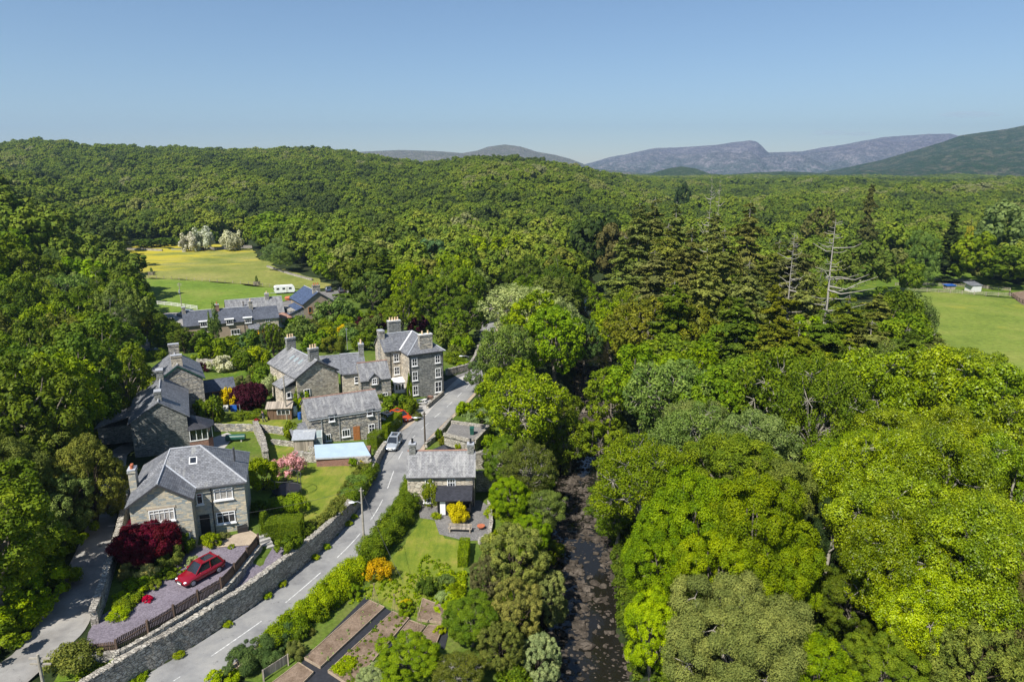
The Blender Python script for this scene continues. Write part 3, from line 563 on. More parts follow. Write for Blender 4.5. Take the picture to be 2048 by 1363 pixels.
ridge_fan('mountain', [(1560, 352), (1640, 345), (1700, 333), (1760, 320), (1820, 302), (1880, 283), (1910, 271), (1950, 265), (2000, 258), (2048, 247), (2120, 238), (2300, 220), (2600, 240)], 3400, 1500, 'mtn_near', 41, 20)
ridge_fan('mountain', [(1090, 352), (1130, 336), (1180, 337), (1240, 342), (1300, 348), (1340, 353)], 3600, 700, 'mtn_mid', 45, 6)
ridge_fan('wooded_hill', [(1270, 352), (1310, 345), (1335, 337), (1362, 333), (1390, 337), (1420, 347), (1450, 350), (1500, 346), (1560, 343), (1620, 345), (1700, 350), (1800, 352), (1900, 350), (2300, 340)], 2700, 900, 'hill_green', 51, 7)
# ------------------------------------------------------------------ foliage
def unit(v): return v / np.maximum(np.linalg.norm(v, axis=1, keepdims=True), 1e-9)
def leaf_quads(P, Nn, size, tint, rg, asp=.7, fold=.12):
    """one folded rhombus per leaf"""
    n = len(P); t = unit(np.cross(Nn, unit(rg.normal(size=(n, 3))))); b = np.cross(Nn, t); s = (size * rg.uniform(.7, 1.3, n))[:, None]
    V_ = np.stack([P - t * s * .5, P - b * s * .5 * asp + Nn * s * fold, P + t * s * .5, P + b * s * .5 * asp + Nn * s * fold], 1).reshape(-1, 3)
    return V_, np.arange(4 * n).reshape(-1, 4), tint
def blob_leaves(B, size, cover, rg, asp=.7, jit=.75, lobes=None, cullk=.72, thick=.35, tvar=.5, up=0.25):
    """B (n,4) puffs; leaves on their outer shells"""
    area = 4 * np.pi * B[:, 3] ** 2; cnt = np.maximum(3, (area * cover / (.5 * asp * size * size)).astype(int)); idx = np.repeat(np.arange(len(B)), cnt); n = len(idx)
    d = rg.normal(size=(n, 3)); d[:, 2] += up; d = unit(d); r = B[idx, 3] * (1 - thick * rg.random(n) ** 1.5) * (1 + .12 * rg.normal(size=n))
    P = B[idx, :3] + d * r[:, None]
    if lobes is not None:
        keep = np.ones(n, bool)
        for L in lobes: keep &= (((P - L[:3]) / (L[3] * cullk)) ** 2).sum(1) > 1
        P = P[keep]; d = d[keep]; idx = idx[keep]; n = len(P)
    Nn = unit(d + jit * rg.normal(size=(n, 3)) * .6 + np.array([0, 0, .25])); bt = rg.random(len(B))
    return leaf_quads(P, Nn, size, np.clip(tvar * bt[idx] + (1 - tvar) * rg.random(n), 0, 1), rg, asp)
def limb(mb, a, b, r0, r1, rg, n=5, seg=4, wig=.08):
    a = np.array(a, float); b = np.array(b, float); L = np.linalg.norm(b - a); pts = []
    for i in range(seg + 1):
        t = i / seg; p = a + (b - a) * t + (rg.normal(size=3) * L * wig * math.sin(math.pi * t) if 0 < i < seg else 0); p[2] += -L * .08 * math.sin(math.pi * t); pts.append(tuple(p))
    mb.tube(pts, [r0 + (r1 - r0) * i / seg for i in range(seg + 1)], n, cap=False)
def fib(n, rg):
    k = np.arange(n) + .5; ph = np.arccos(1 - 2 * k / n); th = np.pi * (1 + 5 ** .5) * k + rg.random() * 6
    return np.stack([np.cos(th) * np.sin(ph), np.sin(th) * np.sin(ph), np.cos(ph)], 1)
def mk_broad(name, seed, Rr=5., Ht=13., base=2.5, nl=13, nb=14, leaf=.25, cover=1.1, mat='leaf', bark='bark', asp=.7, lobe=(.34, .5), puff=(.3, .44), cull=.74, limbs=True, twigs=0, vis=0., top=1., lowcut=-.75, jit=.75):
    rg = np.random.default_rng(seed); zc = (Ht + base) / 2; hz = (Ht - base) / 2; D = fib(nl + 5, rg); D = D[D[:, 2] > lowcut]
    D = D + rg.normal(size=D.shape) * .14; lr = Rr * rg.uniform(lobe[0], lobe[1], len(D)); k = 1 - lr / Rr * .85
    Lc = np.stack([D[:, 0] * k * Rr, D[:, 1] * k * Rr, zc + D[:, 2] * k * hz * top], 1); lobes = np.c_[Lc, lr]; lobes = np.r_[lobes, [[0, 0, zc, Rr * .5]]]
    B = []
    for L in lobes[:-1]:
        q = fib(nb, rg) + rg.normal(size=(nb, 3)) * .2; out = (L[:3] - np.array([0, 0, zc])); out /= np.linalg.norm(out) + 1e-6; m = q @ out > -.35; q = unit(q[m]); pr = L[3] * rg.uniform(*puff, len(q))
        B.append(np.c_[L[:3] + q * (L[3] - pr * .5)[:, None] * np.array([1, 1, .85]), pr])
    B = np.concatenate(B); v, f, t = blob_leaves(B, leaf, cover, rg, asp, lobes=lobes, cullk=cull, jit=jit)
    me = mesh_np(name, v, f, mat, t); tm = None
    if limbs:
        mb = MB(); r0 = .028 * Ht + .04; limb(mb, (0, 0, -.4), (rg.normal() * .3, rg.normal() * .3, zc), r0, r0 * .45, rg, 8, 5, .02)
        for L in lobes[:-1]: limb(mb, (0, 0, base + rg.random() * (zc - base) * .8), L[:3], r0 * .4, r0 * .14, rg, 5, 4, .06)
        if twigs:
            for i in rg.choice(len(B), min(twigs, len(B)), False):
                L = lobes[np.argmin(((lobes[:-1, :3] - B[i, :3]) ** 2).sum(1))]; limb(mb, L[:3], B[i, :3] + (B[i, :3] - L[:3]) * .25, r0 * .13, r0 * .035, rg, 4, 3, .1)
        mb2 = mb; tmo = mb2; tm = raw_mesh(mb2, 'trunk', bark)
    return me, tm, Rr, Ht
def raw_mesh(mb, name, mat):
    me = bpy.data.meshes.new(name); me.from_pydata(mb.v, [], mb.f); me.materials.append(M[mat]); me.polygons.foreach_set('use_smooth', [True] * len(me.polygons)); return me
def mk_conifer(name, seed, Rr=4.5, Ht=26., base=4., leaf=.5, dens=1., bare=.12, droop=.25, gap=.9, nbr=6, dead=0., mat='needle', bark='bark_pale', pw=.8):
    rg = np.random.default_rng(seed); mb = MB(); limb(mb, (0, 0, -.4), (0, 0, Ht), .018 * Ht, .03, rg, 7, 8, .004); P = []; Nn = []; T = []
    z = base
    while z < Ht - .4:
        q = (z - base) / (Ht - base); L0 = Rr * (1 - q) ** pw * (.85 + .3 * math.sin(z * 1.1 + seed)) + .35
        for k in range(nbr):
            if rg.random() < .15: continue
            a = rg.random() * 6.283; L = L0 * rg.uniform(.5, 1.3); zz = z + rg.normal() * .25; dr = droop * rg.uniform(.5, 1.5)
            end = np.array([math.cos(a) * L, math.sin(a) * L, zz - L * dr + L * .12])
            ba = q > 1 - bare; 
            if ba or dead or rg.random() < .35: limb(mb, (0, 0, zz), end, .022 + .016 * L, .008 if not dead else .03, rg, 4, 3, .05)
            if dead and rg.random() < dead: continue
            if ba and rg.random() < .7: continue
            n = int(L * 26 * dens * (.5 / leaf) ** 1.6); s = rg.uniform(.18, 1., n) ** .8; w = L * .3 * (1.15 - s)
            side = np.array([-math.sin(a), math.cos(a), 0]); p = np.array([0, 0, zz]) + (end - np.array([0, 0, zz])) * s[:, None] + side * (rg.normal(size=n) * w * .6)[:, None]
            p[:, 2] += -np.sin(s * 3.1) * L * .05 - np.abs(rg.normal(size=n)) * .12 * L * .35
            P.append(p); nn = rg.normal(size=(n, 3)) * .45 + np.array([math.cos(a) * .3, math.sin(a) * .3, .9]); Nn.append(unit(nn)); T.append(np.clip(rg.random() * .5 + rg.random(n) * .5, 0, 1))
        z += gap * rg.uniform(.7, 1.3) * (1 - .4 * q)
    P = np.concatenate(P); Nn = np.concatenate(Nn); T = np.concatenate(T); v, f, t = leaf_quads(P, Nn, leaf, T, rg, .42)
    return mesh_np(name, v, f, mat, t), raw_mesh(mb, 'trunk', bark), Rr, Ht
def mk_shrub(name, seed, Rr=1.2, Ht=1.6, leaf=.14, cover=1.3, mat='leaf', nb=24, asp=.7, puff=(.26, .42)):
    rg = np.random.default_rng(seed); q = fib(nb + 6, rg); q = q[q[:, 2] > -.55]; q = unit(q + rg.normal(size=q.shape) * .3); pr = Rr * rg.uniform(*puff, len(q)) * rg.choice([.5, .8, 1.1], len(q)); k = ((Rr - pr * .7) * rg.uniform(.78, 1.2, len(q)) * (1 + .18 * np.sin(2 * np.arctan2(q[:, 1], q[:, 0]) + seed)))[:, None]
    B = np.c_[q * k * np.array([1, 1, Ht / 2 / Rr]) + np.array([0, 0, Ht / 2]), pr * min(1, .6 + .4 * Ht / 2 / Rr)]
    v, f, t = blob_leaves(B, leaf, cover, rg, asp, lobes=np.array([[0, 0, Ht / 2, min(Rr, Ht / 2)]]), cullk=.6); v[:, 2] = np.maximum(v[:, 2], 0.0)
    mb = MB()
    for k in range(5): limb(mb, (0, 0, -.1), (rg.normal() * Rr * .4, rg.normal() * Rr * .4, Ht * .6), .04, .015, rg, 4, 3)
    return mesh_np(name, v, f, mat, t), raw_mesh(mb, 'stem', 'bark_dark'), Rr, Ht
PROTO = {}
def protos(key, n, fn):
    if key not in PROTO: PROTO[key] = [fn(i) for i in range(n)]
    return PROTO[key]
def get(kind, lvl):
    """species x level of detail (0 near, 1 middle, 2 far)"""
    lf = {0: 1., 1: 1.75, 2: 3.2}[lvl]
    if kind == 'broad': return protos((kind, lvl), [4, 4, 5][lvl], lambda i: mk_broad('crown', 100 + i + 10 * lvl, leaf=[.165, .36, .8][lvl], cover=[.95, .95, 1.2][lvl], nl=[22, 15, 11][lvl], nb=[15, 12, 9][lvl], limbs=lvl < 2, lobe=(.24, .46), jit=[.8, .65, .12][lvl], puff=[(.3, .44), (.3, .44), (.4, .6)][lvl]))
    if kind == 'tall': return protos((kind, lvl), [2, 2, 2][lvl], lambda i: mk_broad('crown', 140 + i + 10 * lvl, Rr=4, Ht=15, base=2, leaf=.235 * lf, cover=.95, nl=18, nb=[14, 12, 8][lvl], lobe=(.36, .55)))
    if kind == 'poplar': return protos((kind, min(lvl, 1)), 3, lambda i: mk_broad('crown', 200 + i + 10 * lvl, Rr=5, Ht=16, base=3, leaf=.14 * [1, 1.7, 1.7][lvl], cover=.6, nl=20, nb=18, asp=.9, puff=(.16, .5), cull=.4, twigs=140, bark='bark_pale', mat='leaf_shiny', lobe=(.28, .52)))
    if kind == 'ash': return protos((kind, min(lvl, 1)), 2, lambda i: mk_broad('crown', 240 + i + 10 * lvl, Rr=5, Ht=13, base=3, leaf=.2 * [1, 1.6, 1.6][lvl], cover=.42, nl=18, nb=14, puff=(.2, .42), cull=.3, twigs=230, bark='bark_pale'))
    if kind == 'birch': return protos((kind, 1), 2, lambda i: mk_broad('crown', 260 + i, Rr=3, Ht=12, base=1.5, leaf=.17, cover=.4, nl=16, nb=14, puff=(.25, .45), cull=.2, twigs=150, bark='bark_pale'))
    if kind == 'pine': return protos((kind, min(lvl, 1)), 3, lambda i: mk_broad('crown', 280 + i + 10 * lvl, Rr=3.2, Ht=7, base=.4, leaf=.2 * [1, 1.7, 1.7][lvl], cover=1.0, nl=20, nb=16, asp=.35, puff=(.26, .42), mat='needle', bark='bark_dark', lobe=(.26, .4)))
    if kind == 'conifer': return protos((kind, min(lvl, 1)), 3, lambda i: mk_conifer('crown', 300 + i + 10 * lvl, Rr=5., leaf=.5 * [1, 1.3, 1.3][lvl], dens=3.2, bare=[.04, .12, .02][i], nbr=7, gap=.85, droop=.42, pw=.55))
    if kind == 'spruce': return protos((kind, 1), 2, lambda i: mk_conifer('crown', 340 + i, Rr=3.4, Ht=17, base=1, leaf=.5, dens=2.6, bare=0, gap=.7, nbr=8))
    if kind == 'dead': return protos((kind, 0), 1, lambda i: mk_conifer('crown', 360 + i, Rr=8.5, Ht=27, base=9, leaf=.34, dens=.35, bare=.3, dead=.72, gap=1.15, nbr=3, droop=-.05, pw=.75, bark='bark_silver'))
    if kind == 'column': return protos((kind, 1), 2, lambda i: mk_broad('crown', 380 + i, Rr=1.1, Ht=5, base=.1, leaf=.13, cover=1.1, nl=26, nb=8, asp=.4, mat='needle', bark='bark_dark', lobe=(.4, .6)))
    if kind == 'willow': return protos((kind, 1), 1, lambda i: mk_broad('crown', 390 + i, Rr=4.5, Ht=11, base=.5, leaf=.42, cover=.8, nl=22, nb=10, asp=.25, lobe=(.25, .4)))
    if kind == 'shrub': return protos((kind, lvl), 3, lambda i: mk_shrub('foliage', 400 + i + 10 * lvl, leaf=.135 * [1, 1.5, 2.4][lvl]))
    if kind == 'fine': return protos((kind, lvl), 2, lambda i: mk_shrub('foliage', 430 + i + 10 * lvl, leaf=.09 * [1, 1.5, 2.4][lvl], mat='needle', asp=.4, cover=1.2))
    if kind == 'maple': return protos((kind, min(lvl, 1)), 1, lambda i: mk_broad('crown', 500, Rr=2.6, Ht=3.2, base=.3, leaf=.13 * [1, 1.5][min(lvl, 1)], cover=1.5, nl=24, nb=16, lobe=(.34, .5), cull=.6, bark='bark_dark'))
    if kind == 'sallow': return protos((kind, 0), 1, lambda i: mk_broad('crown', 520, Rr=5, Ht=9.5, base=1, leaf=.14, cover=.85, nl=26, nb=18, asp=.4, lobe=(.26, .42), cull=.6, twigs=120, mat='needle', bark='bark_pale'))
    if kind == 'bloom': return protos((kind, lvl), 2, lambda i: mk_shrub('foliage', 450 + i + 10 * lvl, leaf=.1 * [1, 1.6, 2.6][lvl], mat='blossom', asp=.9, cover=1.1))
    if kind == 'loose': return protos((kind, lvl), 2, lambda i: mk_shrub('foliage', 470 + i + 10 * lvl, leaf=.12 * [1, 1.5, 2.4][lvl], cover=.55, puff=(.2, .5), nb=34))
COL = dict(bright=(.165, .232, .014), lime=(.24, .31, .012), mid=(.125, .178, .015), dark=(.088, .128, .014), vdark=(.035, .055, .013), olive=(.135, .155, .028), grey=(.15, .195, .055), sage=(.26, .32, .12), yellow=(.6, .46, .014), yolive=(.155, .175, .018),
           poplar=(.18, .24, .015), conifer=(.165, .19, .045), brown=(.105, .1, .034), rust=(.165, .17, .05), pine=(.175, .185, .05), wine=(.1, .008, .018), maroon=(.055, .01, .018), white=(.5, .5, .38), cream=(.6, .5, .18), pink=(.55, .32, .34), red=(.45, .02, .05), orange=(.5, .3, .02), blue=(.08, .13, .04), coppice=(.14, .195, .045))
def colof(c, k=.16):
    c = COL[c] if isinstance(c, str) else c; f = 1 + rnd.uniform(-k, k); return (c[0] * f * (1 + rnd.uniform(-k, k) * .6), c[1] * f, c[2] * f * (1 + rnd.uniform(-k, k)), 1)
NTREE = [0]
LEAFNAMES = dict(broad='broadleaf_tree', tall='broadleaf_tree', poplar='poplar_tree', ash='ash_tree', birch='birch_tree', pine='pine_tree', conifer='fir_tree', spruce='spruce_tree', dead='dead_fir_tree', column='cypress_tree', willow='willow_tree', maple='maple_tree', sallow='willow_tree', shrub='shrub', fine='shrub', bloom='flowering_shrub', loose='shrub')
def plant(kind, x, y, Ht, Rr, col, label=None, group=None, z=None, name=None, cat=None, lvl=None, rz=None):
    z = H(x, y) if z is None else z; dist = math.sqrt(x * x + y * y + (38 - z - Ht * .6) ** 2)
    if lvl is None: lvl = 0 if dist < 88 else (1 if dist < 185 else 2)
    pr = get(kind, lvl); cm, tm, R0, H0 = pr[rnd.randrange(len(pr))]; nm = name or LEAFNAMES[kind]; sh = kind in ('shrub', 'fine', 'bloom', 'loose')
    t = thing(nm, (x, y, z - .05), label, cat or ('shrub' if sh else 'tree'), rnd.random() * 6.28 if rz is None else rz, group); t.scale = (Rr / R0, Rr / R0, Ht / H0)
    c = bpy.data.objects.new('foliage' if sh else 'crown', cm); C.objects.link(c); c.parent = t; c.color = colof(col)
    if tm and (lvl < 2 or kind in ('dead', 'conifer')):
        k = bpy.data.objects.new('stem' if sh else 'trunk', tm); C.objects.link(k); k.parent = t
    NTREE[0] += not sh; return t
def tree_at(kind, u, vtop, Ht, Rr, col, label, group=None, y=None, **kw):
    """u,vtop : where the top of the crown shows; distance follows from its height, or give y"""
    if y is not None:
        d = ray(u, vtop); t = y / d[1]; x = d[0] * t; z = CAM_H + d[2] * t; hz = H(x, y); Ht = z - hz
    else:
        z = Ht * .97
        for k in range(14):
            x, y = G(u, vtop, min(z, 37)); z = .5 * z + .5 * (H(x, y) + Ht * .97)
    return plant(kind, x, y, Ht, Rr, col, label, group, **kw)
def bush(kind, u, v, Rr, Ht, col, label, group=None, **kw):
    """u,v : pixel of the middle of the bush"""
    x, y, z = GT(u, v, Ht * .5); return plant(kind, x, y, Ht, Rr, col, label, group, **kw)
def hedge(pts, w, h, col, label, leaf=.13, cover=1.2, seed=1, name='hedge', cat='hedge', wob=.25, mat='leaf', group=None, hs=None):
    rg = np.random.default_rng(seed); B = []; s = along(pts); xs = [p[0] for p in pts]; ys = [p[1] for p in pts]; t = 0
    while t < s[-1]:
        x = np.interp(t, s, xs); y = np.interp(t, s, ys); x2 = np.interp(min(t + .1, s[-1]), s, xs); y2 = np.interp(min(t + .1, s[-1]), s, ys); d = np.array([x2 - x, y2 - y]) + 1e-9; d /= np.linalg.norm(d)
        hh = h if hs is None else np.interp(t, s, hs); zb = H(x, y)
        for k in range(7):
            o = rg.uniform(-.5, .5) * w; zz = rg.uniform(.15, 1.) * hh; r = rg.uniform(.22, .4) * min(w, 1.6)
            B.append((x - d[1] * o + rg.normal() * .1, y + d[0] * o, zb + max(zz - r * .5, r * .4) + rg.normal() * wob * .3, r))
        t += .3
    B = np.array(B); o0 = B[0, :3].copy(); o0[2] = H(o0[0], o0[1]); B[:, :3] -= o0; v, f, tt = blob_leaves(B, leaf, cover * .5, rg)
    o = bpy.data.objects.new(name, mesh_np(name, v, f, mat, tt)); C.objects.link(o); o.location = o0; o.color = (*COL[col], 1) if isinstance(col, str) else (*col, 1)
    return tag(o, label, cat, group)
def cover_stuff(poly, n, r, col, label, seed, name='ground_plants', hmax=.5, leaf=.16, mat='leaf', cat=None, cover=.8):
    rg = np.random.default_rng(seed); xs = [p[0] for p in poly]; ys = [p[1] for p in poly]; P = np.stack([rg.uniform(min(xs), max(xs), n * 4), rg.uniform(min(ys), max(ys), n * 4)], 1); P = P[inpoly(P[:, 0], P[:, 1], poly)][:n]
    B = np.c_[P, Hf(P[:, 0], P[:, 1]) + rg.uniform(0, hmax, len(P)), rg.uniform(r * .5, r, len(P))]; v, f, t = blob_leaves(B, leaf, cover, rg)
    o = bpy.data.objects.new(name, mesh_np(name, v, f, mat, t)); C.objects.link(o); o.color = (*COL[col], 1) if isinstance(col, str) else (*col, 1); o['kind'] = 'stuff'; o['label'] = label; o['category'] = cat or 'plants'; return o

def box_hedge(pts, w, h, col, label, leaf=.09, cover=1.5, seed=1):
    """clipped hedge : leaves on the flat faces of a box that follows pts"""
    rg = np.random.default_rng(seed); s = along(pts); L = s[-1]; xs = [p[0] for p in pts]; ys = [p[1] for p in pts]; a_ = .35 * leaf * leaf
    def pts_on(n, kind):
        t = rg.uniform(0, L, n); o = rg.uniform(-.5, .5, n) * w; z = rg.uniform(0.03, 1, n) * h; nn = np.zeros((n, 3))
        x = np.interp(t, s, xs); y = np.interp(t, s, ys); x2 = np.interp(np.minimum(t + .05, L), s, xs); y2 = np.interp(np.minimum(t + .05, L), s, ys); x1 = np.interp(np.maximum(t - .05, 0), s, xs); y1 = np.interp(np.maximum(t - .05, 0), s, ys); d = np.stack([x2 - x1, y2 - y1], 1); d /= np.linalg.norm(d, axis=1, keepdims=True) + 1e-9
        if kind == 'top': z[:] = h; nn[:, 2] = 1
        elif kind == 'end': e = rg.integers(0, 2, n); t = e * L; x = np.interp(t, s, xs); y = np.interp(t, s, ys); nn[:, :2] = d * (2 * e - 1)[:, None]
        else: sg = rg.choice([-1, 1], n); o = sg * w / 2; nn[:, 0] = -d[:, 1] * sg; nn[:, 1] = d[:, 0] * sg
        X = x - d[:, 1] * o; Y = y + d[:, 0] * o; wv = (fbm(X * 1.5, Y * 1.5 + z, 2, seed) - .5) * .25
        return np.stack([X, Y, Hf(X, Y) + z], 1) + nn * (wv + rg.normal(size=n) * .03)[:, None], nn
    R_ = [pts_on(int(L * w * cover / a_), 'top'), pts_on(int(2 * L * h * cover / a_), 'side'), pts_on(int(2 * w * h * cover / a_), 'end')]
    P = np.concatenate([r[0] for r in R_]); Nn = unit(np.concatenate([r[1] for r in R_]) + rg.normal(size=P.shape) * .4); o0 = np.array([xs[0], ys[0], H(xs[0], ys[0])]); P -= o0
    v, f, t = leaf_quads(P, Nn, leaf, rg.random(len(P)), rg); o = bpy.data.objects.new('hedge', mesh_np('hedge', v, f, 'leaf', t)); C.objects.link(o); o.location = o0; o.color = (*COL[col], 1)
    return tag(o, label, 'hedge')
# ------------------------------------------------------------------ buildings
def win(root, x, y, z, w, h, ax='y-', cols=2, rows=2, top=None, mat='white', pane='glass', sill=True, lintel=None, bar=.05):
    """window centred at (x,y,z) of the local frame, its outside towards ax (x+, x-, y+, y-)"""
    s = -1 if ax[1] == '-' else 1; along_x = ax[0] == 'y'
    def P(a, o, c): return (x + a, y + s * o, z + c) if along_x else (x + s * o, y + a, z + c)
    def D(a, o, c): return (a, o, c) if along_x else (o, a, c)
    fw = .085; b = MB()
    for q in (-1, 1): b.box(P(q * (w - fw) / 2, .045, 0), D(fw, .09, h)); b.box(P(0, .045, q * (h - fw) / 2), D(w - 2 * fw, .088, fw))
    for i in range(1, cols): b.box(P(-w / 2 + w * i / cols, .04, 0), D(bar, .07, h - 2 * fw))
    zs = [-h / 2 + h * i / rows for i in range(1, rows)] if top is None else [h / 2 - top]
    for q in zs: b.box(P(0, .038, q), D(w - 2 * fw, .064, bar))
    f = b.build('window', mat, root); b = MB(); b.box(P(0, .012, 0), D(w - fw, .02, h - fw)); b.build('pane', pane, f)
    if sill: b = MB(); b.box(P(0, .08, -h / 2 - .06), D(w + .16, .2, .1)); b.build('sill', mat if sill is True else sill, f)
    if lintel: b = MB(); b.box(P(0, .02, h / 2 + .13), D(w + .3, .08, .22)); b.build('lintel', lintel, f)
    return f
def door(root, x, y, z0, w, h, ax, mat, handle=True):
    s = -1 if ax[1] == '-' else 1; along_x = ax[0] == 'y'
    P = lambda a, o, c: (x + a, y + s * o, z0 + c) if along_x else (x + s * o, y + a, z0 + c)
    D = lambda a, o, c: (a, o, c) if along_x else (o, a, c)
    b = MB(); b.box(P(0, .03, h / 2), D(w, .06, h))
    for i in range(2): b.box(P((-.25 + .5 * i) * w, .065, h * .3), D(w * .34, .02, h * .36)); b.box(P((-.25 + .5 * i) * w, .065, h * .74), D(w * .34, .02, h * .34))
    d = b.build('door', mat, root); b = MB(); b.ball(P(w * .4, .09, h * .48), .035); b.build('handle', 'dark_metal', d); return d
def chimney(root, x, y, z0, z1, w, d, pots=2, mat='rub_dark', pot='pot_buff', cap='ridge', ph=.55, lead=True):
    b = MB(); b.box((x, y, (z0 + z1) / 2), (w, d, z1 - z0)); b.box((x, y, z1 - .18), (w + .14, d + .14, .14)); c = b.build('chimney', mat, root)
    b = MB(); b.box((x, y, z1 + .05), (w + .1, d + .1, .1)); b.build('cap', cap, c)
    long_x = w >= d
    for i in range(pots):
        o = (i - (pots - 1) / 2) * (max(w, d) - .25) / max(pots, 1); px, py = (x + o, y) if long_x else (x, y + o)
        b = MB(); b.tube([(px, py, z1 + .1), (px, py, z1 + .1 + ph * .85), (px, py, z1 + .1 + ph * .86), (px, py, z1 + .1 + ph)], [.15, .115, .14, .14], 10); b.build('chimney_pot', pot, c)
    return c
def gable(root, x0, x1, y0, y1, z0, ze, zr, axis, wall, roof, ov=.22, vg=.15, ridge='ridge', walls=True, name='wall', fascia=None, rm=None, t=.12):
    """a block with a pitched roof; axis is the direction of its ridge"""
    b = MB()
    if axis == 'x': ym = (y0 + y1) / 2 if rm is None else rm; sl = (zr - ze) / (ym - y0); sl2 = (zr - ze) / (y1 - ym)
    else: xm = (x0 + x1) / 2 if rm is None else rm; sl = (zr - ze) / (xm - x0); sl2 = (zr - ze) / (x1 - xm)
    if walls:
        V_ = [(x0, y0, z0), (x1, y0, z0), (x1, y1, z0), (x0, y1, z0), (x0, y0, ze), (x1, y0, ze), (x1, y1, ze), (x0, y1, ze)]
        if axis == 'x': V_ += [(x0, ym, zr - .03), (x1, ym, zr - .03)]; F_ = [(0, 1, 5, 4), (2, 3, 7, 6), (1, 2, 6, 9, 5), (3, 0, 4, 8, 7), (4, 5, 9, 8), (6, 7, 8, 9)]
        else: V_ += [(xm, y0, zr - .03), (xm, y1, zr - .03)]; F_ = [(0, 1, 5, 8, 4), (2, 3, 7, 9, 6), (1, 2, 6, 5), (3, 0, 4, 7), (4, 8, 9, 7), (8, 5, 6, 9)]
        b.add(V_, F_); b.build(name, wall, root)
    b = MB(); u = t + .0
    if axis == 'x':
        X0, X1 = x0 - vg, x1 + vg
        b.slab([(X0, y0 - ov, ze - ov * sl + u), (X1, y0 - ov, ze - ov * sl + u), (X1, ym, zr + u), (X0, ym, zr + u)], t)
        b.slab([(X1, y1 + ov, ze - ov * sl2 + u), (X0, y1 + ov, ze - ov * sl2 + u), (X0, ym, zr + u), (X1, ym, zr + u)], t)
    else:
        Y0, Y1 = y0 - vg, y1 + vg
        b.slab([(x0 - ov, Y1, ze - ov * sl + u), (x0 - ov, Y0, ze - ov * sl + u), (xm, Y0, zr + u), (xm, Y1, zr + u)], t)
        b.slab([(x1 + ov, Y0, ze - ov * sl2 + u), (x1 + ov, Y1, ze - ov * sl2 + u), (xm, Y1, zr + u), (xm, Y0, zr + u)], t)
    r = b.build('roof', roof, root)
    if ridge:
        b = MB()
        if axis == 'x': b.tube([(X0, ym, zr + u), (X1, ym, zr + u)], .1, 6)
        else: b.tube([(xm, Y0, zr + u), (xm, Y1, zr + u)], .1, 6)
        b.build('ridge_tiles', ridge, r)
    if fascia:
        b = MB()
        if axis == 'x': b.bar((X0, y0 - ov + .02, ze - ov * sl - .08), (X1, y0 - ov + .02, ze - ov * sl - .08), .07, .14)
        else:
            for Y in (Y0 + .03,): b.bar((x0 - ov, Y, ze - ov * sl - .05), (xm, Y, zr - .05), .06, .2); b.bar((xm, Y, zr - .05), (x1 + ov, Y, ze - ov * sl2 - .05), .06, .2)
        b.build('bargeboard', fascia, r)
    return r
def gutter(root, a, b_, mat='black', down=None, z0=0):
    b = MB(); b.tube([a, b_], .06, 6); g_ = b.build('gutter', mat, root)
    for d in down or []: b = MB(); b.tube([(d[0], d[1], d[2]), (d[0], d[1], z0)], .045, 6); b.build('downpipe', mat, root)
def slab_roof(root, polys, mat, name='roof', t=.12):
    b = MB()
    for p in polys: b.slab(p, t)
    return b.build(name, mat, root)
def ridges(roof, lines, mat='ridge', r=.09):
    b = MB()
    for a, c in lines: b.tube([a, c], r, 6)
    b.build('ridge_tiles', mat, roof)

# --- detached stone house, bottom left (local x along its front)
a = Vector((-31.5, 60.4)); ang = math.atan2(63.11 - 61.4, -26.45 + 31.6)
hA = thing('detached_house', (-35.75, 58.05, 2.35), 'detached coursed stone house with projecting gable above the purple gravel drive', 'house', math.atan2(1.7, 5.1))
W1, DEP = 5.3, 2.1           # wing width, projection
b = MB()
b.prism([(0, 0), (W1, 0), (W1, DEP), (9.95, DEP), (9.95, 9.2), (0, 9.2)], -.6, 5.3)
b.add([(0, 0, 5.3), (W1, 0, 5.3), (W1 / 2, 0, 7.15), (0, .3, 5.3), (W1, .3, 5.3), (W1 / 2, .3, 7.15)], [(0, 1, 2), (5, 4, 3), (0, 3, 4, 1), (0, 2, 5, 3), (1, 4, 5, 2)])
b.build('wall', 'coursed', hA)
z = 5.42; o = .3; rx0, rx1, ry = 3.1, 5.9, 5.65; zt = 8.35
kx = W1 / 2; kz = 7.3; s_ = (kz - z) / kx
yb = DEP - o + (kz - z) / ((zt - z) / (ry - DEP + o))     # where the wing ridge meets the front slope
A_ = (-o, -o, z - .2); 
rA = slab_roof(hA, [[(W1 + o, DEP - o, z), (9.95 + o, DEP - o, z), (rx1, ry, zt), (rx0, ry, zt), (kx, yb, kz)],
                    [(9.95 + o, DEP - o, z), (9.95 + o, 9.2 + o, z), (rx1, ry, zt)], [(9.95 + o, 9.2 + o, z), (-o, 9.2 + o, z), (rx0, ry, zt), (rx1, ry, zt)],
                    [(-o, 9.2 + o, z), (-o, DEP, z), (kx, yb, kz), (rx0, ry, zt)],
                    [(-o, -.35, z - .12), (kx, -.35, kz), (kx, yb, kz), (-o, DEP, z - .0)], [(kx, -.35, kz), (W1 + o, -.35, z - .12), (W1 + o, DEP - o, z), (kx, yb, kz)]], 'slate')
ridges(rA, [((kx, -.35, kz), (kx, yb, kz)), ((kx, yb, kz), (rx0, ry, zt)), ((rx0, ry, zt), (rx1, ry, zt)), ((rx1, ry, zt), (9.95 + o, DEP - o, z)), ((rx1, ry, zt), (9.95 + o, 9.2 + o, z))])
b = MB(); b.bar((kx, yb, kz + .02), (W1 + o, DEP - o, z + .02), .16, .05); b.build('valley_lead', 'lead', rA)
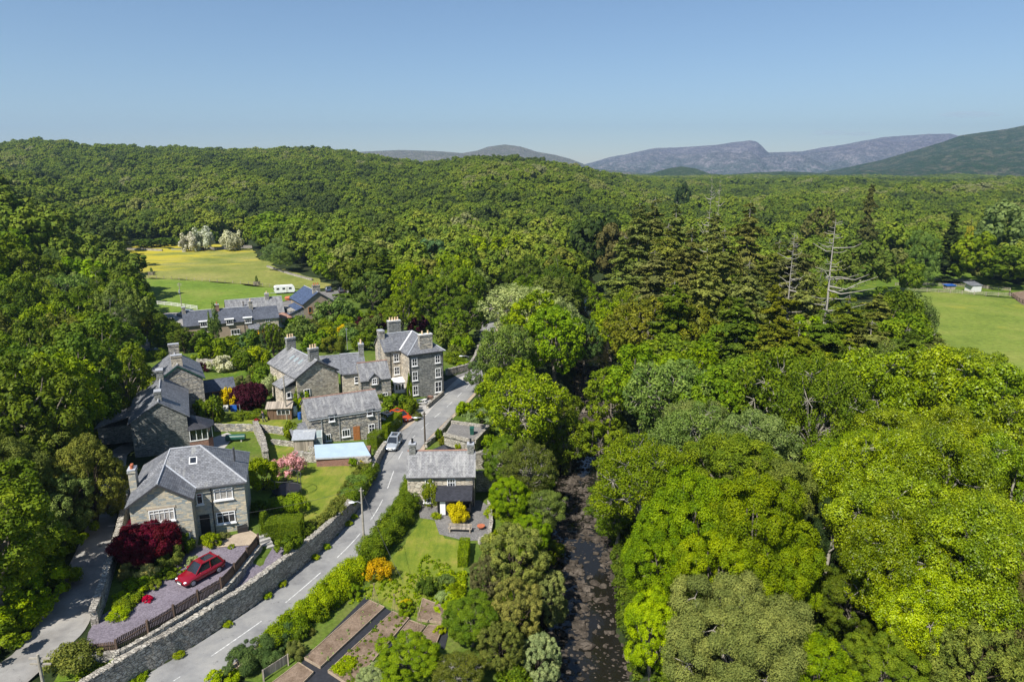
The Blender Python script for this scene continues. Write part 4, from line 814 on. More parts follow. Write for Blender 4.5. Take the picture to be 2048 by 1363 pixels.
b = MB(); b.bar((-o, -.36, z - .22), (kx, -.36, kz - .1), .05, .16); b.bar((kx, -.36, kz - .1), (W1 + o, -.36, z - .22), .05, .16); b.build('bargeboard', 'dark_metal', rA)
b = MB(); b.box((5.25, 4.35, 7.32), (.75, .8, .1), rx=math.atan2(zt - z, ry - DEP)); sk = b.build('skylight', 'white', rA); b = MB(); b.box((5.25, 4.33, 7.375), (.56, .62, .03), rx=math.atan2(zt - z, ry - DEP)); b.build('pane', 'glass', sk)
win(hA, 2.65, 0, 3.95, 2.2, 1.25, 'y-', 5, 2, top=.36, pane='curtain', lintel='buff')
win(hA, 3.9, 0, 1.15, 1.9, 1.2, 'y-', 4, 2, top=.36, pane='curtain', lintel='buff')
win(hA, 7.95, DEP, 4.35, 1.75, 1.25, 'y-', 3, 2, top=.34, pane='curtain')
win(hA, 7.95, DEP, 1.75, 1.75, 1.25, 'y-', 3, 2, top=.34, lintel='buff')
win(hA, 5.75, DEP, 4.15, .6, 1.2, 'y-', 1, 2, top=.34)
door(hA, 6.0, DEP, .3, .9, 2.05, 'y-', 'black'); b = MB(); b.tube([(6.85, DEP - .07, .2), (6.85, DEP - .07, 5.2)], .05, 6); b.build('downpipe', 'black', hA)
gutter(hA, (W1 + .2, DEP - .42, 5.33), (10.2, DEP - .42, 5.33), 'dark_metal')
chimney(hA, -.05, 3.4, 0, 7.6, .62, 1.0, 2, 'coursed', 'terracotta', 'lead', .35)
b = MB(); b.tube([(9.0, 5.5, 6.3), (9.0, 5.5, 7.6)], .09, 8); b.ball((9.0, 5.5, 7.68), .13); b.build('flue', 'dark_metal', hA)
# --- outbuilding with a rusty roof line behind it
hO = thing('stone_outbuilding', (-41.3, 68.6, 1.9), 'low stone outbuilding with rusty ridge between detached house and shaded gable house', 'outbuilding', .32)
gable(hO, 0, 8.5, 0, 2.2, -.3, 2.3, 2.9, 'x', 'rub_grey', 'slate_old', ridge='ridge_red')

# --- cottage beside the road
hD = thing('roadside_cottage', (-12.05, 72.35, 0), 'white and grey stone cottage with pale slate roof and black porch right of the road', 'cottage', .03)
gable(hD, 0, 7.7, 0, 4.6, -.4, 3.95, 6.0, 'x', 'rub_tan', 'slate_old', ridge='ridge_red')
chimney(hD, .45, 2.3, 4, 7.0, .75, .8, 1, 'rub_dark', 'black'); chimney(hD, 7.25, 2.3, 4, 6.9, .75, .8, 1, 'rub_dark', 'black')
for x, z in ((2.5, 3.1), (5.05, 3.1)): win(hD, x, 0, z, .95, .95, 'y-', 3, 2)
win(hD, 2.4, 0, 1.2, 1.2, 1.1, 'y-', 3, 2)
gutter(hD, (-.1, -.3, 3.8), (7.8, -.3, 3.8), 'black', [(7.55, -.1, 3.8)])
b = MB(); b.box((3.6, -1.05, 1.05), (.1, 2.1, 2.1)); b.box((7.25, -1.05, 1.05), (.1, 2.1, 2.1)); b.box((5.4, -2.05, .45), (3.6, .1, .9)); 
for x in (3.65, 4.8, 6.0, 7.2): b.box((x, -2.05, 1.5), (.1, .1, 1.3))
pc = b.build('porch', 'black', hD); b = MB(); b.slab([(3.35, -2.45, 2.05), (7.5, -2.45, 2.05), (7.5, 0, 2.75), (3.35, 0, 2.75)], .1); b.build('porch_roof', 'slate_black', pc)
b = MB(); b.box((4.9, -2.03, 1.5), (2.3, .02, 1.1)); b.build('pane', 'glass', pc); b = MB(); b.box((4.15, -2.12, 1.0), (.6, .03, 1.7)); b.build('porch_door', 'white', pc)

# --- low row with grey roof, near the parked cars
ex, ey = -18.7, 92.6; sx, sy = -28.6, 88.0; angE = math.atan2(ey - sy, ex - sx); LE = math.hypot(ex - sx, ey - sy)
sx, sy, angE, LE = -28.3, 89.2, .44, 10.2
hE = thing('stone_row', (sx, sy, .35), 'low two storey stone row with pale grey slate roof behind the blue roofed garage', 'house', angE)
gable(hE, 0, LE, 0, 6.2, -.6, 4.35, 6.15, 'x', 'rub_grey', 'slate_old', ridge='ridge_red')
for x in (3.2, 8.6):
    b = MB(); b.box((x, .0, 4.0), (.95, .3, 1.1)); dm = b.build('dormer', 'rub_grey', hE); b = MB(); b.slab([(x - .62, -.35, 4.56), (x + .62, -.35, 4.56), (x + .62, 1.9, 5.45), (x - .62, 1.9, 5.45)], .1); b.build('dormer_roof', 'slate_old', dm)
    win(hE, x, -.15, 3.95, .8, .95, 'y-', 1, 1)
win(hE, 5.1, 0, 1.35, 1.15, 1.1, 'y-', 3, 1); win(hE, 8.8, 0, 1.5, .9, 1.2, 'y-', 2, 2); win(hE, 2.6, 0, 1.1, .7, 1.0, 'y-', 2, 1); door(hE, 6.6, 0, .0, .95, 2.1, 'y-', 'wood_orange')
gutter(hE, (.0, -.3, 4.12), (LE, -.3, 4.12), 'galv', [(4.2, -.1, 4.1), (1.8, -.1, 4.1), (9.8, -.1, 4.1)], -.2)
b = MB(); b.box((-1.0, 1.6, .9), (2.0, 2.6, 2.2)); lt = b.build('lean_to', 'rub_grey', hE); b = MB(); b.slab([(-2.3, .1, 2.1), (.2, .1, 2.4), (.2, 3.2, 2.9), (-2.3, 3.2, 2.3)], .1); b.build('lean_to_roof', 'slate', lt)

# --- middle L shaped group
hF = thing('stone_villa', (-33.4, 101.2, .6), 'large stone house with big side gable, rooflights and buff chimney pots', 'house', math.atan2(4.0, 6.1) + .11)
WF = 6.9; LF = 11.2
gable(hF, 0, WF, 0, LF, -.6, 6.35, 8.45, 'y', 'rub_tan', 'slate_old', ov=.35, vg=.3, fascia='dark_metal')
win(hF, 1.5, 0, 3.3, 1.0, 1.7, 'y-', 2, 2)
win(hF, 0, 2.2, 3.9, 1.0, 1.4, 'x-', 2, 2); win(hF, 0, 5.5, 4.2, .9, 1.2, 'x-', 2, 2)
sl = math.atan2(2.1, WF / 2)
for k in range(3):
    b = MB(); b.box((2.1, 3.1 + k * 1.7, 7.80), (1.0, .75, .09), ry=-sl); sk = b.build('rooflight', 'galv', hF); b = MB(); b.box((2.09, 3.1 + k * 1.7, 7.85), (.8, .55, .03), ry=-sl); b.build('pane', 'glass_clear', sk)
chimney(hF, WF / 2, 1.1, 7, 10.2, 1.5, .8, 3, 'rub_dark'); chimney(hF, WF / 2, LF - 1.0, 7, 10.2, 1.5, .8, 3, 'rub_dark')
b = MB(); b.box((-1.1, 1.9, 2.2), (2.2, 3.2, 5.4)); ex_ = b.build('side_extension', 'rub_tan', hF); b = MB(); b.slab([(-2.5, .1, 4.95), (.1, .1, 6.1), (.1, 3.8, 6.1), (-2.5, 3.8, 4.95)], .12); b.build('extension_roof', 'slate_old', ex_)
win(hF, -1.3, .3, 3.7, .7, .9, 'y-', 1, 1)
# right hand continuation
hF2 = thing('stone_terrace_house', (-27.5, 105.2, .5), 'stone terrace house with slate roof joining the big gable house', 'house', math.atan2(1.2, 3.7))
gable(hF2, .15, 4.0, 0, 5.2, -.5, 5.9, 8.3, 'x', 'rub_tan', 'slate', ridge='ridge', ov=.25, vg=.02)
b = MB(); b.slab([(-3.6, 2.6, 8.42), (.1, 2.6, 8.42), (.1, -.2, 5.9), (-.1, -.2, 5.9)], .1); b.build('roof', 'slate', hF2)
chimney(hF2, 3.6, 2.6, 7, 9.9, .75, 1.3, 2, 'rub_dark'); win(hF2, 2.4, 0, 4.6, .7, 1.05, 'y-', 1, 2); win(hF2, 2.6, 0, 1.9, .95, 1.1, 'y-', 2, 1)
gutter(hF2, (.2, -.3, 5.65), (3.95, -.3, 5.65), 'dark_metal', [(3.85, -.12, 5.6)])
hF3 = thing('small_gabled_cottage', (-24.0, 103.6, .5), 'small stone cottage with one gabled dormer between terrace house and tall house', 'cottage', math.atan2(2.06, 4.9))
gable(hF3, 0, 4.9, .6, 5.2, -.5, 5.0, 7.2, 'x', 'rub_grey', 'slate_old', ridge='ridge_red', vg=.02)
b = MB(); b.add([(1.5, .25, 4.1), (2.9, .25, 4.1), (2.9, .25, 5.3), (2.2, .25, 6.0), (1.5, .25, 5.3), (1.5, 2.3, 4.1), (2.9, 2.3, 4.1), (2.9, 2.3, 5.3), (2.2, 2.3, 6.0), (1.5, 2.3, 5.3)], [(0, 1, 2, 3, 4), (1, 6, 7, 2), (0, 4, 9, 5)]); dm = b.build('dormer', 'rub_grey', hF3)
b = MB(); b.slab([(1.25, .05, 5.15), (2.2, .05, 6.12), (2.2, 2.6, 6.12), (1.25, 2.6, 5.15)][::-1], .08); b.slab([(2.2, .05, 6.12), (3.15, .05, 5.15), (3.15, 2.6, 5.15), (2.2, 2.6, 6.12)][::-1], .08); b.build('dormer_roof', 'slate', dm)
win(hF3, 2.2, .25, 4.75, .75, .95, 'y-', 2, 2); win(hF3, 3.9, .6, 2.0, .8, 1.1, 'y-', 2, 2); gutter(hF3, (0, .3, 4.8), (1.3, .3, 4.8), 'dark_metal', [(.15, .5, 4.8)])

# --- tall three storey house
gx0, gy0 = -17.37, 110.9; angG = .5
hG = thing('tall_house', (gx0, gy0, 0), 'tall three storey grey stone house with white sash windows beside the road', 'house', angG)
WG, WD = 6.2, 4.2; ZE = 7.85
b = MB(); b.prism([(0, 0), (WG, 0), (WG, 9), (-3.0, 9), (-3.0, 3.9), (0, 3.9)], -.5, ZE)
b.add([(-3.0, 3.9, ZE), (-3.0, 9, ZE), (-3.0, 6.45, ZE + 2.4), (-2.7, 3.9, ZE), (-2.7, 9, ZE), (-2.7, 6.45, ZE + 2.4)], [(1, 0, 2), (3, 4, 5), (0, 3, 5, 2), (1, 2, 5, 4)])
b.build('wall', 'rub_tan', hG)
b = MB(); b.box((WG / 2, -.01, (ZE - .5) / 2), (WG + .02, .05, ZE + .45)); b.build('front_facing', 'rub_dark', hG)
z = ZE + .12; o = .35; zr = ZE + 2.6; my_ = 6.45; wx = WG / 2
rG = slab_roof(hG, [[(-3.2, 3.9 - o, z), (-o, 3.9 - o, z), (wx - .0, my_, zr), (-3.2, my_, zr)], [(WG + o, 9 + o, z), (-3.2, 9 + o, z), (-3.2, my_, zr), (wx, my_, zr)],
                    [(-o, 3.9 - o, z), (-o, -o, z), (wx, 2.9, zr), (wx, my_, zr)], [(-o, -o, z), (WG + o, -o, z), (wx, 2.9, zr)], [(WG + o, -o, z), (WG + o, 9 + o, z), (wx, my_, zr), (wx, 2.9, zr)]], 'slate')
ridges(rG, [((-3.2, my_, zr), (wx, my_, zr)), ((wx, my_, zr), (wx, 2.9, zr)), ((wx, 2.9, zr), (-o, -o, z)), ((wx, 2.9, zr), (WG + o, -o, z))], 'lead', .07)
b = MB(); b.bar((-o, 3.9 - o, z + .04), (wx, my_, zr + .04), .22, .05); b.build('valley_lead', 'white', rG)
chimney(hG, wx + .2, .75, 6, ZE + 3.1, 2.3, .9, 2, 'rub_grey', 'pot_buff', 'offwhite'); chimney(hG, -2.7, 6.3, 6, ZE + 3.3, .9, 1.4, 0, 'rub_grey'); chimney(hG, .6, 8.9, 6, ZE + 4.2, 2.2, 1.0, 4, 'rub_dark', 'pot_buff', 'offwhite')
for x, s in ((.95, 1), (5.15, 1.)):
    win(hG, x, -.04, 6.55, .95, 1.35, 'y-', 2, 2); win(hG, x, -.04, 4.1, .95, 1.6, 'y-', 2, 2); win(hG, x, -.04, 1.55, .95 if x < 2 else 1.25, 1.65 if x < 2 else 1.9, 'y-', 2, 2, pane='glass')
for z_ in (6.6, 4.3): win(hG, -.9, 3.9, z_, .95, 1.35, 'y-', 2, 2)
b = MB(); b.box((-1.0, 3.2, 1.3), (1.9, 1.5, 2.6)); b.slab([(-2.1, 2.35, 2.6), (.0, 2.35, 2.6), (.0, 3.88, 3.1), (-2.1, 3.88, 3.1)], .1); pr_ = b.build('white_porch', 'white', hG)
b = MB()
for x in (-1.55, -1.0, -.45): b.box((x, 2.44, 1.75), (.36, .03, .95))
b.build('pane', 'glass', pr_)
gutter(hG, (-o, -o - .02, ZE + .05), (WG + o, -o - .02, ZE + .05), 'black', [(.12, -.12, ZE), (WG - .1, -.12, ZE)]); b = MB(); b.tube([(-2.0, 3.8, ZE), (-2.0, 3.8, 2.5)], .05, 6); b.build('downpipe', 'black', hG)

# --- two gable houses on the left, partly in tree shade
x0, y0 = -49.0, 79.6
hB = thing('shaded_gable_house', (-48.9, 83.5, 1.7), 'stone gable house half in tree shade behind the detached house', 'house', .44)
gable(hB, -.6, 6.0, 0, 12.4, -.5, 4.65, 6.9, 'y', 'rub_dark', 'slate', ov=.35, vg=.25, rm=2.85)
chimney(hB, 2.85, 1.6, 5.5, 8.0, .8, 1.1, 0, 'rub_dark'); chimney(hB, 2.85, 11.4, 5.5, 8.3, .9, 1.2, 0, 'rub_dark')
win(hB, 6.0, 4.5, 3.4, .8, 1.1, 'x+', 2, 2)
b = MB(); b.prism([(6.0, -.2), (8.3, -.2), (8.9, .6), (8.9, 2.4), (6.0, 2.4)], -.5, .9); br = b.build('glazed_porch', 'brick', hB)
b = MB(); b.prism([(6.05, -.1), (8.2, -.1), (8.8, .65), (8.8, 2.3), (6.05, 2.3)], .9, 2.6); b.build('pane', 'glass', br)
b = MB()
for x, y in ((6.1, -.18), (6.9, -.18), (7.6, -.18), (8.28, -.18), (8.88, .6), (8.88, 1.5), (8.88, 2.35)): b.box((x, y, 1.75), (.09, .09, 1.75))
b.bar((6, -.2, 2.6), (8.3, -.2, 2.6), .1); b.bar((6, -.2, .95), (8.3, -.2, .95), .1); b.build('porch_frame', 'white', br)
b = MB(); b.slab([(5.9, -.5, 2.62), (8.5, -.5, 2.62), (6.0, 1.6, 4.0)], .08); b.slab([(8.5, -.5, 2.62), (9.2, .5, 2.62), (6.0, 1.6, 4.0)], .08); b.slab([(9.2, .5, 2.62), (9.2, 2.6, 2.62), (6.0, 2.6, 4.0), (6.0, 1.6, 4.0)], .08); b.build('porch_roof', 'slate_black', br)
hB2 = thing('green_trimmed_house', (-53.1, 97.0, 1.5), 'stone gable house with green bargeboard and a conservatory to its right', 'house', .5)
gable(hB2, 0, 6.5, 0, 9.0, -.5, 5.9, 8.15, 'y', 'rub_grey', 'slate', ov=.35, vg=.25, fascia='green_plastic')
chimney(hB2, 3.25, .9, 7.2, 9.5, 1.5, .7, 0, 'rub_tan'); chimney(hB2, 3.25, 8.2, 7.2, 9.6, 1.5, .7, 0, 'rub_grey')
b = MB(); b.box((8.9, 5.4, .8), (4.7, 3.4, 2.9)); cv = b.build('conservatory', 'dark_grey', hB2); b = MB(); b.slab([(6.4, 3.4, 2.3), (11.4, 3.4, 2.3), (11.4, 5.8, 3.7), (6.4, 5.8, 3.7)], .1); b.slab([(11.4, 7.8, 2.3), (6.4, 7.8, 2.3), (6.4, 5.8, 3.7), (11.4, 5.8, 3.7)], .1); b.build('conservatory_roof', 'slate_new', cv)
b = MB()
for x in (7.9, 8.9, 10.0, 11.1): b.box((x, 3.62, 1.0), (.16, .12, 2.3))
b.bar((7.8, 3.62, 2.1), (11.2, 3.62, 2.1), .16); b.build('timber_frame', 'wood_orange', cv)
hL = thing('low_lean_to', (-56.5, 86.8, 2.0), 'low slate roofed lean-to in tree shade left of the gable houses', 'outbuilding', .3)
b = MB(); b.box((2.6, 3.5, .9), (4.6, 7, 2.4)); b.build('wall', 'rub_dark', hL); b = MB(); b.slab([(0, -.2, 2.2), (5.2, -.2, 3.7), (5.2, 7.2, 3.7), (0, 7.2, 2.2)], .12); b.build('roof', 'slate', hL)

# --- back terrace, pebbledashed
angC = math.atan2(155.55 - 146.69, -54.83 + 72.68); LC = math.hypot(155.55 - 146.69, -54.83 + 72.68)
hC = thing('pebbledashed_terrace', (-72.5, 147.2, 1.1), 'brown pebbledashed terrace with dark slate roof and flat white dormers', 'house', angC)
gable(hC, 0, 14.4, 0, 5.6, -.8, 3.6, 6.2, 'x', 'render_tan', 'slate_new', vg=.15, ov=.25)
b = MB(); b.box((17.2, 2.8, 1.45), (5.55, 5.4, 4.3)); b.build('stone_end', 'rub_tan', hC); b = MB(); b.slab([(14.5, -.2, 3.65), (20.2, -.2, 3.65), (20.2, 2.9, 6.0), (14.5, 2.9, 6.0)], .12); b.slab([(20.2, 5.8, 3.65), (14.5, 5.8, 3.65), (14.5, 2.9, 6.0), (20.2, 2.9, 6.0)], .12); b.build('stone_end_roof', 'slate_new', hC)
for x in (4.0, 9.4, 13.3):
    b = MB(); b.box((x, .25, 3.6), (1.6, 1.0, 1.2)); dm = b.build('dormer', 'render_tan', hC); b = MB(); b.box((x - .05, .3, 4.28), (2.0, 1.5, .12)); b.build('dormer_roof', 'white', dm); win(hC, x, -.25, 3.6, 1.4, 1.05, 'y-', 3, 1)
win(hC, 10.4, 0, 1.2, 1.9, 1.2, 'y-', 3, 1); win(hC, 4.5, 0, 1.2, 1.5, 1.1, 'y-', 3, 1); win(hC, 17.5, .08, 2.9, .9, 1.2, 'y-', 2, 2)
b = MB(); b.box((14.4, -1.1, .5), (2.2, 2.2, 2.4)); b.slab([(13.1, -2.4, 1.8), (15.7, -2.4, 1.8), (15.7, .1, 2.7), (13.1, .1, 2.7)], .1); b.build('porch', 'slate', hC)
chimney(hC, .3, 2.8, 5, 7.3, .7, 1.0, 0, 'rub_grey'); chimney(hC, 7.2, 2.8, 5, 7.3, .8, 1.1, 1, 'brick', 'terracotta'); chimney(hC, 14.4, 2.8, 5, 7.5, .8, 1.1, 1, 'rub_grey')
gutter(hC, (0, -.3, 3.42), (14.4, -.3, 3.42), 'dark_metal', [(6.6, -.1, 3.4), (12.4, -.1, 3.4)], -.5)
hC2 = thing('old_slate_barn', (-67.0, 157.3, 1.3), 'older stone building with pale sagging slate roof behind the pebbledashed terrace', 'building', angC)
gable(hC2, 0, 12.8, 0, 6.5, -.5, 3.4, 6.6, 'x', 'rub_grey', 'slate_old', ridge='ridge'); chimney(hC2, 9.5, 3.2, 5.5, 7.6, .9, 1.1, 1, 'rub_grey')
# --- house with blue roof
hH = thing('blue_roofed_house', (-51.2, 164.6, 1.5), 'tan rendered gable house with blue grey slate roof and red chimney pots', 'house', math.atan2(6.5, 6.6) - .2)
gable(hH, 0, 7.6, 0, 11, -.8, 4.8, 7.35, 'y', 'render_tan', 'slate_blue', ov=.35, vg=.3, fascia='dark_grey')
b = MB(); b.box((-1.7, 3.5, 1.2), (3.4, 7, 4.4)); lt = b.build('lean_to', 'rub_grey', hH); b = MB(); b.slab([(-3.8, -.2, 2.6), (-.2, -.2, 4.1), (-.2, 7.3, 4.1), (-3.8, 7.3, 2.6)][0:4], .12); b.build('lean_to_roof', 'slate_blue', lt)
win(hH, 1.6, 0, 3.1, .9, 1.5, 'y-', 1, 1, mat='wood_orange'); win(hH, 5.4, 0, 1.1, 1.1, 1.2, 'y-', 1, 1, mat='wood_orange'); chimney(hH, 3.8, 1.3, 6, 8.9, 1.8, .9, 3, 'rub_grey', 'terracotta', 'rub_grey')
# summerhouse
x, y, z = GT(568, 652)
sh = thing('summerhouse', (x, y, z), 'orange framed garden summerhouse with red brown roof on a white base', 'summerhouse', .4)
b = MB(); b.box((0, 0, .4), (3.2, 3.0, .9)); b.build('base_wall', 'white', sh); b = MB()
for i in (-1.5, -.5, .5, 1.5):
    for j in (-1.4, 1.4): b.box((i, j, 1.6), (.14, .14, 1.6))
for j in (-1.4, 1.4): b.box((0, j, 1.5), (3.1, .1, .1)); b.box((0, j, 2.35), (3.1, .12, .14))
b.build('timber_frame', 'wood_orange', sh); b = MB(); b.box((0, 0, 1.6), (2.9, 2.7, 1.5)); b.build('pane', 'glass_clear', sh)
b = MB(); ap = (0, 0, 3.5)
for p, q in (((-1.9, -1.8), (1.9, -1.8)), ((1.9, -1.8), (1.9, 1.8)), ((1.9, 1.8), (-1.9, 1.8)), ((-1.9, 1.8), (-1.9, -1.8))): b.slab([(*p, 2.4), (*q, 2.4), ap], .08)
b.build('roof', 'ridge_red', sh)
# garage with pale blue felt roof
ga = thing('flat_roofed_garage', (-25.0, 80.7, .35), 'low garage with pale blue flat roof in front of the stone row', 'garage', .1)
b = MB(); b.box((3.3, 2.0, .85), (6.5, 3.9, 2.3)); b.build('wall', 'brick', ga); b = MB(); b.slab([(.0, -.1, 2.2), (6.9, .1, 2.2), (5.5, 4.5, 2.32), (-.9, 4.1, 2.32)], .16); rf = b.build('roof', 'felt', ga)
b = MB(); b.bar((-.02, -.14, 2.13), (6.92, .06, 2.13), .06, .2); b.build('fascia', 'lead', rf)
# flat roofed garage sunk beside the road, with a parapet
dk = [(-9.65, 90.85), (-9.0, 95.66), (-3.43, 93.7), (-5.17, 88.07)]
go_ = thing('sunken_garage', (-7, 92, 0), 'flat grey roofed stone garage with parapet walls on the river side of the road', 'garage')
loc_ = [(p[0] + 7, p[1] - 92) for p in dk]; b = MB(); b.prism(loc_, -1.5, 1.5); b.build('wall', 'dry', go_)
b = MB(); c_ = (sum(p[0] for p in loc_) / 4, sum(p[1] for p in loc_) / 4); ins = [(c_[0] + (p[0] - c_[0]) * .93, c_[1] + (p[1] - c_[1]) * .93) for p in loc_]; b.prism(ins, 1.5, 1.56); b.build('roof', 'gravel_grey', go_)
b = MB()
for p, q in ((3, 0), (2, 3), (1, 2)): b.bar((*loc_[p], 1.72), (*loc_[q], 1.72), .4, .46)
b.build('parapet', 'dry', go_)
b = MB()
# small black slate roofed hut behind the cottage
ht_ = thing('black_roofed_hut', (-9.0, 84.2, 0), 'small hut with black pyramid slate roof between cottage and sunken garage', 'hut', .1)
b = MB(); b.box((0, 0, .9), (2.6, 2.4, 1.8)); b.build('wall', 'rub_grey', ht_); b = MB()
for p, q in (((-1.5, -1.4), (1.5, -1.4)), ((1.5, -1.4), (1.5, 1.4)), ((1.5, 1.4), (-1.5, 1.4)), ((-1.5, 1.4), (-1.5, -1.4))): b.slab([(*p, 1.75), (*q, 1.75), (0, 0, 2.9)], .08)
b.build('roof', 'slate_black', ht_)
# field huts far right
x, y = G(1945, 583); fh = thing('field_hut', (x, y, 0), 'small white and grey field hut at the back fence of the right field', 'hut', .2)
b = MB(); b.box((0, 0, 1.1), (3.4, 3, 2.2)); b.build('wall', 'offwhite', fh); b = MB(); b.slab([(-2.6, -1.7, 2.3), (2.0, -1.7, 2.3), (2.0, 1.8, 3.1), (-2.6, 1.8, 3.1)], .1); b.build('roof', 'slate', fh)
x, y = G(1898, 578); fb = thing('blue_field_shelter', (x, y, 0), 'low shelter with bright blue roof left of the white field hut', 'shelter', .1)
b = MB(); b.box((0, 0, .6), (3.0, 1.8, 1.2)); b.build('wall', 'wood_pale', fb); b = MB(); b.slab([(-1.8, -1.2, 1.35), (1.8, -1.2, 1.35), (1.8, 1.2, 1.6), (-1.8, 1.2, 1.6)], .1); b.build('roof', 'blue_paint', fb)
for u, v, lb in ((1215, 492, 'white house glimpsed through the dark pines left of the firs'), (1778, 300, None)):
    if lb: x, y = G(u, v, 4); hh = thing('hidden_house', (x, y, H(x, y)), lb, 'house', .2); gable(hh, -3, 3, -2.5, 2.5, 0, 4.5, 6.8, 'x', 'offwhite', 'slate'); win(hh, 0, -2.5, 3, 1, 1.2)
# ------------------------------------------------------------------ walls and fences
def stone_wall(label, pts, h, th=.5, name='stone_wall', cat='wall', mat='dry', cope=True, seed=1, group=None, base=None, cap='dry', bury=.5):
    """dry stone wall along pts; h = number, list of heights above the ground, or absolute tops when base is given"""
    rg = random.Random(seed); s = along(pts); xs = [p[0] for p in pts]; ys = [p[1] for p in pts]; n = max(2, int(s[-1] / .4)); L = []
    for i in range(n + 1):
        t = s[-1] * i / n; x, y = float(np.interp(t, s, xs)), float(np.interp(t, s, ys)); x2, y2 = float(np.interp(t + .05, s, xs)), float(np.interp(t + .05, s, ys)); x1, y1 = float(np.interp(t - .05, s, xs)), float(np.interp(t - .05, s, ys))
        d = Vector((x2 - x1, y2 - y1)).normalized(); hh = float(np.interp(t, s, h)) if hasattr(h, '__len__') else h
        if base is None: zb = min(H(x - d.y * .3, y + d.x * .3), H(x + d.y * .3, y - d.x * .3)); zt = H(x, y) + hh
        else: zb = base; zt = hh
        L.append((x, y, -d.y, d.x, zb - bury, zt))
    o = L[0]; b = MB(); V_ = []
    for x, y, nx, ny, zb, zt in L:
        j = lambda a: rg.uniform(-a, a); t2 = th / 2
        for sd_, z_ in ((1, zb), (1, (zb + zt) / 2), (.92, zt + j(.05)), (-.92, zt + j(.05)), (-1, (zb + zt) / 2), (-1, zb)): q = t2 * sd_ + j(.03); V_.append((x + nx * q - o[0], y + ny * q - o[1], z_ - o[5]))
    F_ = []
    for i in range(len(L) - 1):
        for k in range(5): a = i * 6 + k; F_.append((a, a + 1, a + 7, a + 6))
    F_.append((0, 1, 2, 3, 4, 5)[::-1]); F_.append(tuple(6 * (len(L) - 1) + k for k in range(6))); b.add(V_, F_)
    t = thing(name, (o[0], o[1], o[5]), label, cat, 0, group); b.build('wall_face', mat, t)
    if cope:
        b = MB(); t_ = 0
        while t_ < s[-1]:
            w = rg.uniform(.18, .4); x, y = float(np.interp(t_, s, xs)), float(np.interp(t_, s, ys)); i = min(int(t_ / s[-1] * n), n - 1); f = t_ / s[-1] * n - i; zt = L[i][5] * (1 - f) + L[i + 1][5] * f
            b.box((x - o[0], y - o[1], zt - o[5] + .06 + rg.uniform(-.03, .04)), (w, th * rg.uniform(.85, 1.12), rg.uniform(.12, .2)), math.atan2(-L[i][2], L[i][3]) + rg.uniform(-.12, .12), rg.uniform(-.1, .1), rg.uniform(-.12, .12)); t_ += w * .9
        b.build('coping', cap, t)
    return t
def sub(P, y0, y1): return [p for p in P if y0 <= p[1] <= y1]
RW = sub(offset(RL, .42), 33, 91); stone_wall('long high dry stone retaining wall along the left of the main road', RW, [float(np.interp(p[1], [33, 60, 66, 80, 86, 91], [2.75, 2.85, 2.15, 1.7, 1.15, .7])) for p in RW] if False else [float(v_) for v_ in np.interp(along(RW), np.linspace(0, along(RW)[-1], 8), [2.15, 2.2, 2.2, 2.15, 1.95, 1.75, 1.4, .8])], .62, base=0, seed=3)
# the heights above are absolute tops : give along() positions the same number of samples
fpx = [(163, 1315), (238, 1310 - 4), (301, 1272), (353, 1240), (401, 1210), (447, 1183), (474, 1153), (499, 1121), (521, 1092)]
FP = [G(u, v, 2.4) for u, v in fpx]; FP = [(p[0] - .3, p[1] + .25) for p in FP]
lw = [(p[0] + .3, p[1] - .28) for p in FP]; stone_wall('low stone wall under the slatted wooden fence', lw, 2.5, .4, base=1.75, seed=8, bury=.3)
fe = thing('wooden_fence', (*FP[0], H(*FP[0])), 'long dark brown slatted fence with square posts along the purple gravel drive', 'fence')
def loc3(p, z, o): return (p[0] - o[0], p[1] - o[1], z - o[2])
O_ = (*FP[0], H(*FP[0])); 
for i, p in enumerate(FP): b = MB(); z = H(*p); b.box(loc3((p[0] + .08, p[1] - .08), z + .75, O_), (.15, .15, 1.75)); b.build('post', 'wood_fence', fe)
for p, q in zip(FP[:-1], FP[1:]):
    b = MB(); n_ = int(math.dist(p, q) / .13); r_ = MB()
    for k in range(n_):
        t = (k + .5) / n_; x = p[0] + (q[0] - p[0]) * t; y = p[1] + (q[1] - p[1]) * t; b.box(loc3((x, y), H(x, y) + .78 + rnd.uniform(-.02, .02), O_), (.1, .025, 1.2), math.atan2(q[1] - p[1], q[0] - p[0]))
    pn = b.build('fence_panel', 'wood_fence', fe)
    for z in (.4, 1.15): r_.bar(loc3((p[0] + .05, p[1] - .05), H(*p) + z, O_), loc3((q[0] + .05, q[1] - .05), H(*q) + z, O_), .05, .09)
    r_.build('rail', 'wood_fence', pn)
stone_wall('dry stone wall between narrow lane and garden of the detached house', [GT(u, v)[:2] for u, v in [(190, 1250), (205, 1208), (222, 1147), (240, 1085), (252, 1035), (258, 985)]], 1.35, .55, seed=12)
stone_wall('mortared garden wall running back from the pink cherry', [GT(u, v)[:2] for u, v in [(533, 925), (527, 895), (512, 862)]], 1.5, .7, seed=14, mat='dry')
stone_wall('grey garden wall below the lawn with the gardener', [GT(u, v)[:2] for u, v in [(430, 862), (515, 862), (590, 872)]], 1.1, .4, seed=15, mat='rub_grey', cope=False)
stone_wall('stone wall at the top of the striped lawn beside the pink cherry', [GT(u, v)[:2] for u, v in [(590, 920), (640, 925), (700, 930), (742, 938)]], 1.15, .5, seed=16)
stone_wall('low stone wall below the greenhouse', [GT(u, v)[:2] for u, v in [(545, 888), (600, 895), (650, 912)]], .6, .4, seed=17)
stone_wall('front wall of the ruin beside the roadside cottage', [G(952, 982), G(990, 980)], 2.5, .5, seed=18, name='ruined_wall', bury=1.5)
